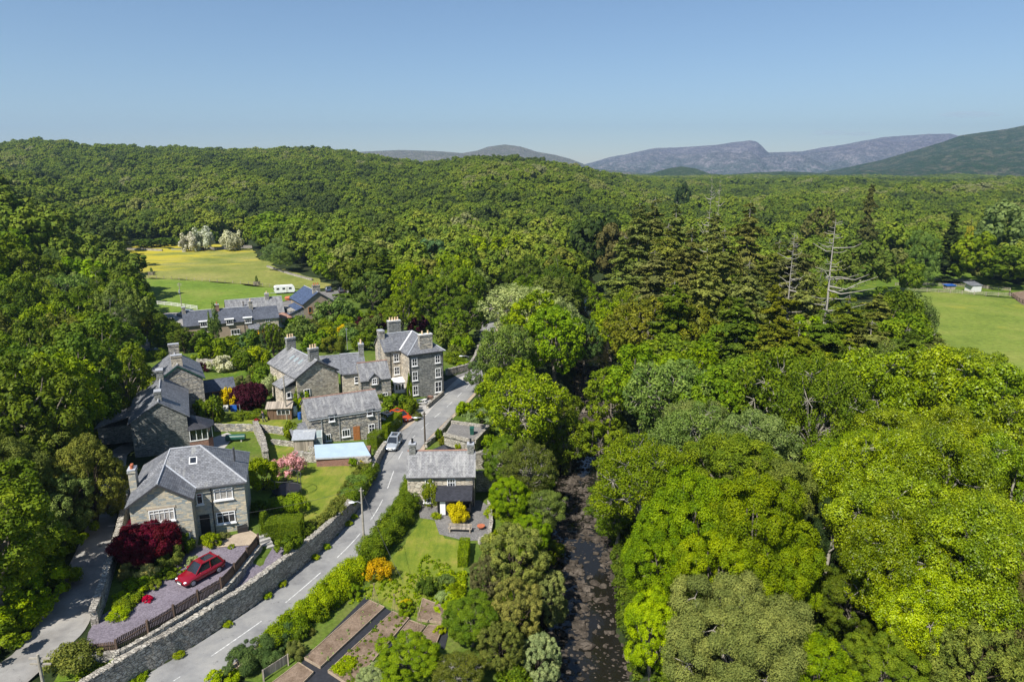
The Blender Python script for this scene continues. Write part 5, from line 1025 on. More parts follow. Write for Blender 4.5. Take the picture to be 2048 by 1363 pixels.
stone_wall('tall broken right wall of the ruin by the river trees', [G(990, 980), G(1004, 955), G(1014, 935)], [2.6, 3.1, 3.6], .65, seed=19, name='ruined_wall', bury=2.5)
stone_wall('back wall of the ruin beside the roadside cottage', [G(952, 938), G(985, 933), G(1014, 935)], [2.2, 2.5, 3.0], .5, seed=20, name='ruined_wall', bury=2)
stone_wall('low curved patio wall right of the bench', [G(u, v) for u, v in [(978, 1010), (983, 1050), (978, 1078), (958, 1088)]], .5, .4, seed=21)
stone_wall('low roadside wall in front of the tall house', [G(u, v) for u, v in [(855, 817), (868, 806), (886, 790)]], .65, .4, seed=22)
stone_wall('mossy roadside wall beyond the tall house', [G(u, v) for u, v in [(893, 752), (915, 745), (940, 738), (950, 722), (957, 700)]], 1.1, .5, seed=23)
stone_wall('stone wall between road and sunken garage', [G(u, v) for u, v in [(852, 895), (868, 882), (888, 862), (903, 842)]], .6, .4, seed=24)
stone_wall('long field wall at the top of the buttercup meadow', [GT(u, v)[:2] for u, v in [(400, 500), (440, 499), (480, 496), (505, 496)]], 1.2, .7, seed=25)
stone_wall('tumbled field wall at the top left of the meadow', [GT(u, v)[:2] for u, v in [(235, 500), (280, 501), (325, 503)]], 1.0, .7, seed=26)
stone_wall('tumbled wall along the right edge of the meadow', [GT(u, v)[:2] for u, v in [(535, 535), (580, 550), (625, 562)]], .7, .7, seed=27)
stone_wall('garden wall behind the gable house conservatory', [GT(u, v)[:2] for u, v in [(395, 728), (440, 732), (485, 738)]], 1.2, .4, seed=28, cope=False)
stone_wall('stone wall under the fence at the back of the right field', [G(u, v) for u, v in [(1855, 562), (1900, 563), (1948, 565)]], .9, .6, seed=29)
def rail_fence(name, label, pts, h=1.1, rails=3, mat='wood_pale', step=2.4, dims=(.1, .06), cat='fence'):
    o = (*pts[0], H(*pts[0])); t = thing(name, o, label, cat); s = along(pts); xs = [p[0] for p in pts]; ys = [p[1] for p in pts]; n = max(1, int(s[-1] / step)); P = [(float(np.interp(s[-1] * i / n, s, xs)), float(np.interp(s[-1] * i / n, s, ys))) for i in range(n + 1)]
    b = MB()
    for p in P: b.box(loc3(p, H(*p) + h / 2, o), (.12, .12, h + .1))
    k = b.build('posts', mat, t)
    for r in range(rails):
        b = MB(); z = h * (.35 + .6 * r / max(1, rails - 1)) if rails > 1 else h * .9
        for p, q in zip(P[:-1], P[1:]): b.bar(loc3(p, H(*p) + z, o), loc3(q, H(*q) + z, o), dims[1], dims[0])
        b.build('rail', mat, t)
    return t
rail_fence('paddock_fence', 'white railed fence behind the yard of the terrace', [GT(u, v)[:2] for u, v in [(315, 610), (345, 613), (395, 620)]], 1.2, 3, 'offwhite', 2.6, (.14, .06))
rail_fence('wire_fence', 'post and wire fence between buttercup meadow and green pasture', [GT(u, v)[:2] for u, v in [(240, 556), (300, 557), (400, 563), (500, 570), (560, 577), (640, 582)]], 1.1, 2, 'wood_pale', 3.2, (.02, .02))
rail_fence('field_gate', 'pale metal field gate at the top of the meadow', [GT(u, v)[:2] for u, v in [(344, 502), (364, 502)]], 1.3, 5, 'galv', 5, (.06, .04), 'gate')
rail_fence('paddock_fence', 'long pale railed fence across the back of the right field', [G(u, v) for u, v in [(1775, 584), (1830, 583), (1900, 587), (1960, 591), (2020, 594)]], 1.3, 3, 'wood_pale', 3, (.12, .05))
rail_fence('paddock_fence', 'upper railed fence behind the right field', [G(u, v) for u, v in [(1790, 572), (1860, 572), (1960, 577), (2020, 583)]], 1.2, 3, 'wood_pale', 3, (.12, .05))
rail_fence('paddock_fence', 'dark railed fence beside the sand patch of the right field', [G(u, v) for u, v in [(2018, 590), (2035, 603), (2080, 625)]], 1.3, 3, 'wood_fence', 2.5, (.12, .05))
rail_fence('footbridge_rail', 'weathered wooden footbridge rail over the river', [(10.5, 113), (18.5, 112)], 1.2, 4, 'wood_pale', 2, (.14, .06), 'footbridge')
rail_fence('garden_fence', 'wooden trellis fence beside the garage at the road', [GT(u, v)[:2] for u, v in [(716, 938), (744, 940)]], 1.0, 3, 'wood_pale', 1.2, (.1, .04))
rail_fence('compost_fence', 'grey board fence of the compost bay at the bottom', [G(u, v) for u, v in [(528, 1362), (577, 1330)]], 1.0, 4, 'wood_pale', 1.5, (.2, .04))

# ------------------------------------------------------------------ poles and wires
def pole(label, base, top_z, mat='pole', lamp=None, bars=1, r=.13, name='utility_pole', drum=False):
    x, y = base; z = H(x, y); t = thing(name, (x, y, z), label, 'pole'); h = top_z - z; b = MB(); b.tube([(0, 0, -.5), (0, 0, h * .5), (0, 0, h)], [r, r * .85, r * .65], 8); b.build('shaft', mat, t)
    for k in range(bars): b = MB(); b.box((0, .1, h - .35 - .4 * k), (1.3 if bars > 1 else .5, .09, .1)); b.build('crossarm', mat, t)
    if drum: b = MB(); b.tube([(0, -.3, h * .62), (0, -.3, h * .62 + .8)], .22, 8); b.build('transformer', 'galv', t)
    if lamp: b = MB(); dx, dy, dz = lamp; b.tube([(0, 0, dz), (dx * .5, dy * .5, dz + .25), (dx, dy, dz + .2)], .03, 6); a = b.build('lamp_arm', 'galv', t); b = MB(); b.ball((dx * 1.25, dy * 1.25, dz + .2), (.36, .16, .1), 8, 5); b.build('lamp_head', 'lamp_glass', a)
    return (x, y, top_z)
def top_of(base, v): return VZ(base[1], v)
b1 = G(729, 1098); p1 = pole('wooden street lamp pole in the hedge at the road bend', b1, top_of(b1, 975), lamp=(-.8, -.1, 5.2))
t_ = G(75, 1308, 9.2); p2 = pole('grey wooden pole with short crossarms at the bottom left corner', t_, 9.2, bars=2)
b3 = GT(574, 839); p3 = pole('brown wooden pole beside the garden shed', b3[:2], top_of(b3, 752), drum=False)
b4 = GT(491, 655); p4 = pole('dark pole in front of the pebbledashed terrace', b4[:2], top_of(b4, 602), 'bark_dark')
b5 = GT(364, 618); p5_ = pole('pole with transformer behind the terrace yard', b5[:2], top_of(b5, 565), bars=2, drum=True)
b6 = G(939, 766); p6 = pole('lamp pole at the roadside beyond the tall house', b6, top_of(b6, 722), 'bark_dark', (-1.2, 0, 5.0))
b7 = (-12.3, 90.3); p7 = pole('dark brown lamp pole behind the cottage chimney', b7, top_of(b7, 823), 'bark_dark', (-1.0, 0, 4.2))
b8 = GT(263, 604); pole('white marker pole at the shaded edge of the pasture', b8[:2], b8[2] + 2.6, 'white', r=.15)
b9 = GT(695, 700); pole('thin pale pole with an aerial behind the stone terrace', b9[:2], top_of(b9, 655), 'galv', r=.06)
def wire(a, c, sag, label):
    b = MB(); P = []
    for i in range(15): t = i / 14; P.append((a[0] + (c[0] - a[0]) * t, a[1] + (c[1] - a[1]) * t, a[2] + (c[2] - a[2]) * t - 4 * sag * t * (1 - t)))
    b.tube(P, .014, 4); tag(b.build('overhead_wire', 'dark_metal'), label, 'wire')
wire(p1, (b7[0], b7[1], p7[2]), .8, 'thin wire from the road bend pole to the cottage lamp pole'); wire(p1, (-34, 52, 9), .8, 'thin wire from the road bend pole over the gravel drive'); wire(p1, (-9.8, 54.5, 2), .4, 'thin stay wire from the road bend pole into the vegetable garden'); wire(p3, (-29.5, 101, 7), .3, 'thin wire from the shed pole to the big gable house'); wire(p7, p6, .8, 'thin wire along the road from the cottage to the tall house')

# ------------------------------------------------------------------ vehicles
def car(name, label, x, y, z, rz, paint, L=4.1, Wd=1.74, Hh=1.5, hood=.27, cat='car', van=False, group=None):
    t = thing(name, (x, y, z), label, cat, rz, group); w = Wd / 2; hx = L / 2; zb = .24; belt = Hh * .58; zh = Hh * .55
    # stations from tail to nose : x, half width, top of the body, tumble
    st = [(-hx, .80, .52, .66), (-hx + .1, .93, zb, belt * .98), (-hx + .5, 1., zb, belt * 1.02), (-.5, 1., zb, belt), (.6, 1., zb, belt * .98), (hx - 1.0, .99, zb, zh * .98), (hx - .45, .95, zb, zh * .88), (hx - .1, .86, zb + .02, zh * .7), (hx, .72, .34, zh * .5)]
    b = MB(); V_ = []
    for X, k, z0, z1 in st:
        ww = w * k; V_ += [(X, -ww * .9, z0), (X, -ww, z0 + .16), (X, -ww, (z0 + z1) / 2), (X, -ww * .93, z1 - .03), (X, -ww * .78, z1), (X, 0, z1 + .03), (X, ww * .78, z1), (X, ww * .93, z1 - .03), (X, ww, (z0 + z1) / 2), (X, ww, z0 + .16), (X, ww * .9, z0)]
    n = 11; F_ = [(i * n + k, i * n + (k + 1) % n, (i + 1) * n + (k + 1) % n, (i + 1) * n + k) for i in range(len(st) - 1) for k in range(n)]; F_ = [f[::-1] for f in F_]; F_.append(tuple(range(n))); F_.append(tuple(range((len(st) - 1) * n, len(st) * n))[::-1]); b.add(V_, F_)
    body = b.build('body', paint, t, True)
    # cabin : glass solid with roof and pillars laid round it
    xr0, xr1 = -hx + .62, .12 + (hx - 2.05) * .5; gx0, gx1 = -hx + .2, hx - 1.15; zr = Hh; rw = w * .66; gw = w * .9
    b = MB(); b.add([(gx0, -gw, belt - .04), (gx1, -gw * .93, zh - .04), (gx1, gw * .93, zh - .04), (gx0, gw, belt - .04), (xr0, -rw, zr - .05), (xr1, -rw, zr - .05), (xr1, rw, zr - .05), (xr0, rw, zr - .05)], [(0, 1, 5, 4), (1, 2, 6, 5), (2, 3, 7, 6), (3, 0, 4, 7), (4, 5, 6, 7)]); b.build('window', 'glass', body)
    b = MB(); b.prism([(xr0 - .05, -rw - .01), (xr1 + .04, -rw * .97), (xr1 + .04, rw * .97), (xr0 - .05, rw + .01)], zr - .06, zr); b.build('roof', paint, body)
    b = MB(); b.box(((xr0 + xr1) / 2 - .1, 0, zr + .004), ((xr1 - xr0) * .62, rw * 1.35, .012)); b.build('sunroof', 'glass', body)
    b = MB()
    for s in (-1, 1):
        b.bar((gx1 + .02, s * gw * .94, zh - .03), (xr1 + .03, s * (rw + .005), zr - .03), .07); b.bar((gx0 - .02, s * (gw), belt - .03), (xr0 - .04, s * (rw + .01), zr - .03), .16)
        mx_ = (gx0 + gx1) / 2 - .1; b.bar((mx_, s * (gw + .0), belt - .03), (mx_ - .05, s * (rw + .015), zr - .04), .07)
        b.bar((xr0, s * (rw + .01), zr - .04), (xr1, s * (rw + .01), zr - .04), .05)
    b.build('pillars', paint, body)
    for sx in (-1, 1):
        for s in (-1, 1):
            wx_ = sx * (hx - .78); b = MB(); b.tube([(wx_, s * (w - .2), .31), (wx_, s * (w + .015), .31)], .31, 16); wh = b.build('wheel', 'tyre', t); b = MB(); b.tube([(wx_, s * (w - .02), .31), (wx_, s * (w + .03), .31)], .2, 10); b.build('rim', 'galv', wh)
    for s in (-1, 1):
        b = MB(); b.ball((hx - .2, s * w * .7, zh * .7), (.15, .15, .07), 8, 5); b.build('headlight', 'lamp_glass', body)
        b = MB(); b.box((-hx + .04, s * w * .78, belt * .82), (.1, .16, .3)); b.build('tail_light', 'red_paint', body)
        b = MB(); b.ball((gx1 - .35, s * (w + .1), belt + .05), (.1, .13, .09), 8, 5); b.build('mirror', paint, body)
    b = MB(); b.box((hx + .0, 0, .42), (.04, .52, .12)); b.build('number_plate', 'plate_white', body); b = MB(); b.box((hx - .03, 0, .62 * zh), (.08, .7, .1)); b.build('grille', 'dark_metal', body)
    return t
def heading(a, c): return math.atan2(c[1] - a[1], c[0] - a[0])
x, y = G(402, 1152, 2.5); car('parked_car', 'dark red hatchback parked on the purple gravel drive', x, y, H(x, y) + .1, heading(G(434, 1138, 2.5), G(378, 1168, 2.5)), 'red_paint', 4.1, 1.75, 1.55)
x, y = G(789, 893); car('parked_car', 'silver estate car with roof window driving down the road', x - .1, y, .06, heading(G(804, 866), G(781, 903)), 'silver_paint', 4.3, 1.8, 1.55)
x, y = GT(802, 838)[:2]; car('parked_car', 'orange red car parked in the bay by the hedge', x, y, H(x, y) + .05, heading(G(780, 828), G(822, 842)), 'orange_paint', 4.2, 1.8, 1.35)
x, y = GT(780, 846)[:2]; car('parked_car', 'pale silver car parked behind the hedge beside the orange red car', x, y, H(x, y) + .05, heading(G(766, 836), G(796, 850)), 'silver_paint', 4.2, 1.75, 1.5)
x, y, z = GT(372, 633); car('parked_car', 'silver blue car parked in the yard left of the terrace', x, y, z + .15, 2.9, 'silver_paint', 4.6, 1.9, 1.8)
x, y, z = GT(400, 640); car('parked_car', 'dark car roof showing behind the terrace', x, y, z + .15, 2.9, 'navy_paint', 4.3, 1.8, 1.5)
x, y, z = GT(657, 583); car('parked_car', 'dark car parked right of the blue roofed house', x, y, z + .15, 1.9, 'navy_paint', 4.3, 1.8, 1.5)
x, y, z = GT(683, 585); car('parked_car', 'dark car at the wood edge near the blue roofed house', x, y, z + .15, 1.9, 'dark_grey', 4.3, 1.8, 1.6)
x, y, z = GT(312, 712); car('parked_car', 'dark blue car parked by the low lean-to in the lane', x, y, z + .1, .1, 'navy_paint', 4.3, 1.8, 1.5)
x, y, z = GT(569, 588); cv = thing('caravan', (x, y, z + .15), 'white touring caravan parked at the edge of the green pasture', 'caravan', .42)
b = MB(); P = [(-2.7, .55), (2.8, .5), (3.1, 1.2), (2.85, 2.35), (2.5, 2.6), (-2.4, 2.6), (-2.85, 2.3), (-3.0, 1.2)]; n = len(P); b.add([(p[0], -1.1, p[1]) for p in P] + [(p[0], 1.1, p[1]) for p in P], [tuple(range(n)), tuple(range(n, 2 * n))[::-1]] + [(i, n + i, n + (i + 1) % n, (i + 1) % n) for i in range(n)]); b.build('body', 'white', cv)
for x_ in (-1.9, -.2, 1.7): b = MB(); b.box((x_, -1.11, 1.75), (.8 if x_ else .6, .04, .55)); b.build('window', 'glass', cv)
b = MB()
for y_ in (-.7, 0, .7): b.box((-2.99, y_, 1.75), (.06, .55, .65), 0, 0, .12)
b.build('window', 'glass', cv)
for y_ in (-1.0, 1.0): b = MB(); b.tube([(0, y_ - .1, .3), (0, y_ + .1, .3)], .32, 12); b.build('wheel', 'tyre', cv)
b = MB(); b.bar((-2.7, 0, .5), (-4.2, 0, .45), .1); b.bar((-2.7, -.6, .5), (-4.0, 0, .45), .07); b.build('drawbar', 'galv', cv); b = MB(); b.box((.7, -1.115, 1.45), (.62, .03, 1.75)); b.build('door', 'offwhite', cv)
for u, v, m, lb in ((592, 598, 'blue_paint', 'blue tarpaulin heap beside the white caravan'), (588, 606, 'orange_paint', 'orange toy slide beside the white caravan'), (575, 601, 'terracotta', 'orange brown crate stack beside the white caravan')):
    x, y, z = GT(u, v); b = MB(); b.box((0, 0, .4), (1.2, .9, .8), .4); b.slab([(-.7, -.6, .9), (.7, -.6, .8), (.6, .6, 1.3), (-.6, .6, 1.2)], .12); o = b.build(lb.split(' ')[1] + '_heap', m, loc=(x, y, z)); tag(o, lb, 'garden clutter')

# ------------------------------------------------------------------ garden things
x, y = G(920, 1064); be = thing('garden_bench', (x, y, .05), 'grey weathered wooden bench on the cottage patio', 'bench', -.06)
b = MB()
for k in range(3): b.box((0, -.16 + .16 * k, .45), (2.6, .13, .05))
b.build('seat', 'wood_pale', be); b = MB()
for k in range(2): b.box((0, .3, .62 + .16 * k), (2.6, .04, .12))
b.build('backrest', 'wood_pale', be)
for s in (-1.1, 1.1): b = MB(); b.box((s, -.15, .22), (.12, .12, .45)); b.box((s, .28, .4), (.12, .1, .8)); b.box((s, .05, .58), (.08, .5, .06)); b.build('leg', 'wood_pale', be)
x, y = G(962, 1058); fb = thing('fire_bowl', (x, y, .05), 'rusty round fire bowl on the cottage patio', 'fire bowl'); b = MB(); b.tube([(0, 0, .12), (0, 0, .25), (0, 0, .42)], [.15, .36, .44], 14); b.build('bowl', 'terracotta', fb); b = MB()
for k in range(3): b.bar((.25 * math.cos(k * 2.1), .25 * math.sin(k * 2.1), .25), (.34 * math.cos(k * 2.1), .34 * math.sin(k * 2.1), 0), .05)
b.build('stand', 'dark_metal', fb)
x, y = G(842, 808); pt = thing('picnic_table', (x, y, .07), 'white picnic table in front of the tall house', 'picnic table', .3); b = MB()
for k in range(4): b.box((0, -.3 + .2 * k, .74), (1.7, .17, .05))
b.build('table_top', 'offwhite', pt)
for s in (-1, 1):
    b = MB(); b.box((0, s * .75, .44), (1.7, .26, .05)); b.build('seat', 'offwhite', pt); b = MB(); b.bar((s * .6, -.65, 0), (s * .6, -.2, .72), .08); b.bar((s * .6, .65, 0), (s * .6, .2, .72), .08); b.bar((s * .6, -.85, .4), (s * .6, .85, .4), .08); b.build('trestle', 'offwhite', pt)
def planter(u, v, label, z=0):
    x, y = G(u, v, z); t = thing('planter', (x, y, H(x, y) + .05), label, 'planter'); b = MB(); b.box((0, 0, .25), (1.1, .45, .5)); b.build('tub', 'wood_fence', t); b = MB(); b.ball((0, 0, .58), (.5, .2, .16), 8, 5, .3); b.build('flowers', 'brick', t)
planter(861, 799, 'dark wooden planter against the front of the tall house')
# greenhouse and wooden shed by the stone row
x, y, z = GT(628, 893); gh = thing('greenhouse', (x, y, z), 'small aluminium framed greenhouse beside the grey plank shed', 'greenhouse', .25); b = MB(); fr = []
for X in (-1.2, -.4, .4, 1.2):
    for a, c in (((X, -1, 0), (X, -1, 1.7)), ((X, 1, 0), (X, 1, 1.7)), ((X, -1, 1.7), (X, 0, 2.4)), ((X, 1, 1.7), (X, 0, 2.4))): b.bar(a, c, .05)
for Y, Z in ((-1, 1.7), (1, 1.7), (0, 2.4), (-1, .6), (1, .6)): b.bar((-1.2, Y, Z), (1.2, Y, Z), .05)
b.build('frame', 'offwhite', gh); b = MB(); b.box((0, 0, .85), (2.34, 1.94, 1.7)); b.add([(-1.17, -.97, 1.7), (1.17, -.97, 1.7), (1.17, .97, 1.7), (-1.17, .97, 1.7), (-1.17, 0, 2.36), (1.17, 0, 2.36)], [(0, 1, 5, 4), (2, 3, 4, 5), (0, 4, 3), (1, 2, 5)]); b.build('pane', 'glass_clear', gh)
x, y, z = GT(610, 898); sd_ = thing('plank_shed', (x, y, z), 'grey plank shed with pale sheet roof below the stone row', 'shed', .15); b = MB(); b.box((0, 0, .9), (2.6, 1.8, 1.8)); b.build('wall', 'wood_pale', sd_); b = MB(); b.slab([(-1.5, -1.1, 1.85), (1.5, -1.1, 1.85), (1.5, 1.1, 2.5), (-1.5, 1.1, 2.5)], .06); b.build('roof', 'galv', sd_)
x, y, z = GT(563, 834); sd_ = thing('potting_shed', (x, y, z), 'red brown wooden potting shed with striped sheet roof', 'shed', .12); b = MB(); b.box((0, 0, .95), (3.6, 2.4, 1.9)); b.build('wall', 'wood', sd_); b = MB(); b.box((.6, -1.22, 1.25), (1.9, .05, .75)); wn_ = b.build('window', 'white', sd_); b = MB()
for k in range(3): b.box((0 + .6 * k, -1.26, 1.25), (.52, .03, .6))
b.build('pane', 'glass', wn_); b = MB(); b.slab([(-2.0, -1.5, 1.95), (2.0, -1.5, 1.95), (2.0, .1, 2.6), (-2.0, .1, 2.6)], .06); b.slab([(2.0, 1.5, 1.95), (-2.0, 1.5, 1.95), (-2.0, .1, 2.6), (2.0, .1, 2.6)], .06); rf = b.build('roof', 'rub_tan', sd_); rf.data.materials[0] = M['wood_pale']
door(sd_, -1.3, -1.2, 0, .8, 1.75, 'y-', 'wood')
def butt(u, v, mat, label, r=.33, h=1.0, name='water_butt', cat='water butt'):
    x, y, z = GT(u, v); t = thing(name, (x, y, z + .03), label, cat); b = MB(); b.tube([(0, 0, 0), (0, 0, h * .5), (0, 0, h)], [r * .9, r, r * .88], 14); b.build('barrel', mat, t); b = MB(); b.tube([(0, 0, h), (0, 0, h + .06)], r * .95, 14); b.build('lid', mat, t)
butt(600, 838, 'blue_paint', 'bright blue water butt beside the lime green tree'); butt(588, 830, 'white', 'white water tank beside the blue water butt', .6, 1.5); butt(725, 868, 'blue_paint', 'blue barrel in front of the stone row', .35, 1.1)
def bin_(x, y, z, mat, label, rz=0):
    t = thing('wheelie_bin', (x, y, z), label, 'wheelie bin', rz); b = MB(); b.add([(-.24, -.28, 0), (.24, -.28, 0), (.24, .28, 0), (-.24, .28, 0), (-.29, -.36, .95), (.29, -.36, .95), (.29, .36, .95), (-.29, .36, .95)], [(3, 2, 1, 0), (4, 5, 6, 7), (0, 1, 5, 4), (1, 2, 6, 5), (2, 3, 7, 6), (3, 0, 4, 7)]); b.build('body', mat, t); b = MB(); b.slab([(-.31, -.38, 1.0), (.31, -.38, 1.0), (.31, .38, 1.08), (-.31, .38, 1.08)], .05); b.build('lid', mat, t)
    for s in (-.22, .22): b = MB(); b.tube([(s - .03, .3, .1), (s + .03, .3, .1)], .1, 10); b.build('wheel', 'tyre', t)
x, y = G(944, 868, 1.56); bin_(x, y, 1.57, 'green_plastic', 'dark green wheelie bin on the flat roof of the sunken garage')
x, y, z = GT(779, 822); bin_(x, y, z, 'green_plastic', 'green wheelie bin behind the orange red car'); x, y, z = GT(921, 728); bin_(x, y, z, 'green_plastic', 'green wheelie bin by the roadside wall beyond the tall house')
x, y, z = GT(751, 930); bin_(x, y, z, 'green_plastic', 'dark green wheelie bin at the road corner of the garage')
x, y, z = GT(472, 882); b = MB(); b.tube([(-1.3, 0, .6), (1.3, 0, .6)], .45, 14); tk = thing('oil_tank', (x, y, z), 'dark green horizontal oil tank in the yard of the gable house', 'oil tank', .15); b.build('tank', 'green_plastic', tk); b = MB(); b.box((-.8, 0, .1), (.2, .8, .3)); b.box((.8, 0, .1), (.2, .8, .3)); b.build('stand', 'concrete', tk)
# washing line
x, y, z = GT(452, 832); wl = thing('washing_line', (x, y, z), 'washing line with pale sheets and one blue cloth', 'washing line', .1); b = MB(); b.tube([(-2.2, 0, 0), (-2.2, 0, 1.9)], .04, 6); b.tube([(2.2, 0, 0), (2.2, 0, 1.9)], .04, 6); b.bar((-2.2, 0, 1.85), (2.2, 0, 1.85), .015); b.build('posts', 'galv', wl)
for x_, m in ((-1.2, 'white'), (0, 'offwhite'), (1.3, 'blue_paint')): b = MB(); b.prism([(x_ - .5, -.03), (x_ - .1, .05), (x_ + .5, -.02), (x_ + .5, .0), (x_ - .1, .07), (x_ - .5, -.01)], .75, 1.84); tag(b.build('hanging_cloth', m, loc=(x, y, z)), {'white': 'white sheet at the left end of the washing line', 'offwhite': 'grey white sheet in the middle of the washing line', 'blue_paint': 'blue cloth at the right end of the washing line'}[m], 'laundry')
# trampoline / climbing frame beside the lawn
x, y, z = GT(575, 988); tr = thing('trampoline', (x, y, z), 'netted trampoline in the shade beside the striped lawn', 'trampoline'); b = MB(); b.tube([(1.6 * math.cos(a), 1.6 * math.sin(a), .7) for a in np.linspace(0, 6.283, 21)], .04, 6, False)
for k in range(6): a = k * 1.047; b.bar((1.6 * math.cos(a), 1.6 * math.sin(a), 0), (1.65 * math.cos(a), 1.65 * math.sin(a), 2.3), .05)
b.tube([(1.65 * math.cos(a), 1.65 * math.sin(a), 2.3) for a in np.linspace(0, 6.283, 21)], .03, 6, False); b.build('frame', 'dark_metal', tr); b = MB(); b.tube([(0, 0, .68), (0, 0, .71)], 1.5, 20); b.build('mat', 'black', tr)
x, y, z = GT(532, 1092); st = thing('garden_steps', (x, y, z), 'pale concrete steps between gravel strip and clipped hedge', 'steps', .7); b = MB()
for k in range(4): b.box((0, -.6 + .4 * k, .12 + .12 * k), (1.1, .42, .24 + .24 * k))
b.build('steps', 'concrete', st)
x, y, z = GT(486, 1064); ml = thing('log_basket', (x, y, z + .18), 'black metal basket at the right end of the front terrace', 'basket', .4); b = MB(); b.prism([(-.5, -.3), (.5, -.3), (.5, .3), (-.5, .3)], 0, .5); b.bar((-.5, 0, .5), (.5, 0, .75), .06); b.build('basket', 'black', ml)
for u, v, lb in ((304, 551, 'left of two slatted tree guards on the field fence line'), (514, 571, 'right of two slatted tree guards on the field fence line')):
    x, y, z = GT(u, v); tg = thing('tree_guard', (x, y, z), lb, 'tree guard'); b = MB()
    for s in (-1, 1):
        for k in range(4): b.box((0, s * .8, .25 + .35 * k), (1.7, .05, .15)); b.box((s * .8, 0, .25 + .35 * k), (.05, 1.7, .15))
        b.box((s * .8, .8, .75), (.1, .1, 1.6)); b.box((s * .8, -.8, .75), (.1, .1, 1.6))
    b.build('slats', 'wood_pale', tg); plant('loose', x, y, 3.0, .45, 'coppice', 'young sapling inside the ' + lb.split(' on ')[0].replace('left of two slatted tree guards', 'left slatted tree guard').replace('right of two slatted tree guards', 'right slatted tree guard'), name='sapling', cat='sapling')
# ------------------------------------------------------------------ vegetable beds
Z2 = lambda x, y: G(400 + x / 2.606, 840 + y / 2.606)
drape('membrane', [Z2(*p) for p in [(330, 1480), (560, 1230), (860, 925), (985, 990), (1110, 1050), (960, 1220), (800, 1480)]], 'membrane', .07)
def bed(name, label, Q, mat='soil', h=.22):
    o = Q[0]; L = [(p[0] - o[0], p[1] - o[1]) for p in Q]; t = thing(name, (*o, .08), label, 'vegetable bed'); b = MB(); b.prism(L, 0, h - .05); b.build('soil', mat, t); b = MB()
    for p, q in zip(L, L[1:] + L[:1]): b.bar((*p, h / 2), (*q, h / 2), .06, h)
    b.build('edging', 'timber_edge', t); return t
bedA = [Z2(*p) for p in [(545, 1250), (885, 950), (962, 985), (628, 1298)]]; bedB = [Z2(*p) for p in [(668, 1318), (1005, 1008), (1090, 1042), (790, 1400)]]; bedC = [Z2(*p) for p in [(300, 1440), (515, 1275), (592, 1325), (420, 1500)]]
bed('vegetable_bed', 'long brown soil bed on the left of the vegetable garden', bedA); bed('vegetable_bed', 'long soil bed with green rows in the middle of the vegetable garden', bedB); bed('vegetable_bed', 'soil bed at the bottom edge of the vegetable garden', bedC)
Z3 = lambda x, y: G(720 + x / 2.51, 820 + y / 2.51)
bedD = [Z3(*p) for p in [(315, 955), (445, 1005), (430, 1080), (290, 1060)]]; bedE = [Z3(*p) for p in [(250, 1065), (330, 1095), (290, 1140), (205, 1120)]]; bedF = [Z3(*p) for p in [(345, 1090), (420, 1090), (380, 1190), (300, 1150)]]
bed('vegetable_bed', 'wide soil bed at the top right of the vegetable garden', bedD); bed('vegetable_bed', 'small soil bed beside the apple tree', bedE); bed('vegetable_bed', 'soil bed between the apple tree and the round bush', bedF)
drape('membrane', [Z3(*p) for p in [(425, 1080), (455, 1080), (425, 1200), (375, 1190)]], 'membrane', .07)
def wigwam(u, v, label):
    x, y = G(u, v); t = thing('cane_wigwam', (x, y, .25), label, 'plant support'); b = MB()
    for k in range(7): a = k * .9; b.tube([(.4 * math.cos(a), .4 * math.sin(a), 0), (-.08 * math.cos(a), -.08 * math.sin(a), 2.1)], .014, 5)
    b.build('canes', 'timber_edge', t)
wigwam(750, 1212, 'bean cane wigwam at the top of the left soil bed'); wigwam(790, 1234, 'bean cane wigwam at the top of the middle soil bed'); wigwam(838, 1262, 'bean cane wigwam beside the apple tree')
# ------------------------------------------------------------------ the gardener
x, y, z = GT(528, 844)
pe = thing('person', (x, y, z + .07), 'person in dark top and grey trousers pushing a mower over the lawn', 'person', R(165))
def bodyline(mb, pts, rad, n=10): mb.tube(pts, rad, n)
import bmesh
def person_mesh():
    me = bpy.data.meshes.new('body'); me.from_pydata(V_, E_, []); o = bpy.data.objects.new('body', me); C.objects.link(o)
    o.modifiers.new('skin', 'SKIN'); bm = bmesh.new(); bm.from_mesh(me); ly = bm.verts.layers.skin.verify()
    for v_, r_ in zip(bm.verts, R_): v_[ly].radius = r_ if hasattr(r_, '__len__') else (r_, r_)
    bm.verts.ensure_lookup_table(); bm.verts[0][ly].use_root = True; bm.to_mesh(me); bm.free()
    m = o.modifiers['skin']; m.use_smooth_shade = True; q = o.modifiers.new('sub', 'SUBSURF'); q.levels = q.render_levels = 1; return o
V_ = [(0, 0, .95), (.03, 0, 1.15), (.09, 0, 1.38), (.13, 0, 1.48), (.17, 0, 1.6), (.19, 0, 1.70), (.0, .1, .9), (.12, .11, .5), (-.02, .11, .08), (.14, .11, .04), (0, -.1, .9), (-.08, -.11, .5), (-.32, -.11, .12), (-.18, -.11, .05),
      (.1, .19, 1.42), (.22, .24, 1.16), (.47, .2, 1.05), (.56, .19, 1.04), (.1, -.19, 1.42), (.22, -.24, 1.16), (.47, -.2, 1.05), (.56, -.19, 1.04)]
E_ = [(0, 1), (1, 2), (2, 3), (3, 4), (4, 5), (0, 6), (6, 7), (7, 8), (8, 9), (0, 10), (10, 11), (11, 12), (12, 13), (2, 14), (14, 15), (15, 16), (16, 17), (2, 18), (18, 19), (19, 20), (20, 21)]
R_ = [(.14, .11), (.13, .1), (.15, .11), .055, (.085, .075), .07, .085, .06, .045, .035, .085, .06, .045, .035, .055, .042, .032, .028, .055, .042, .032, .028]
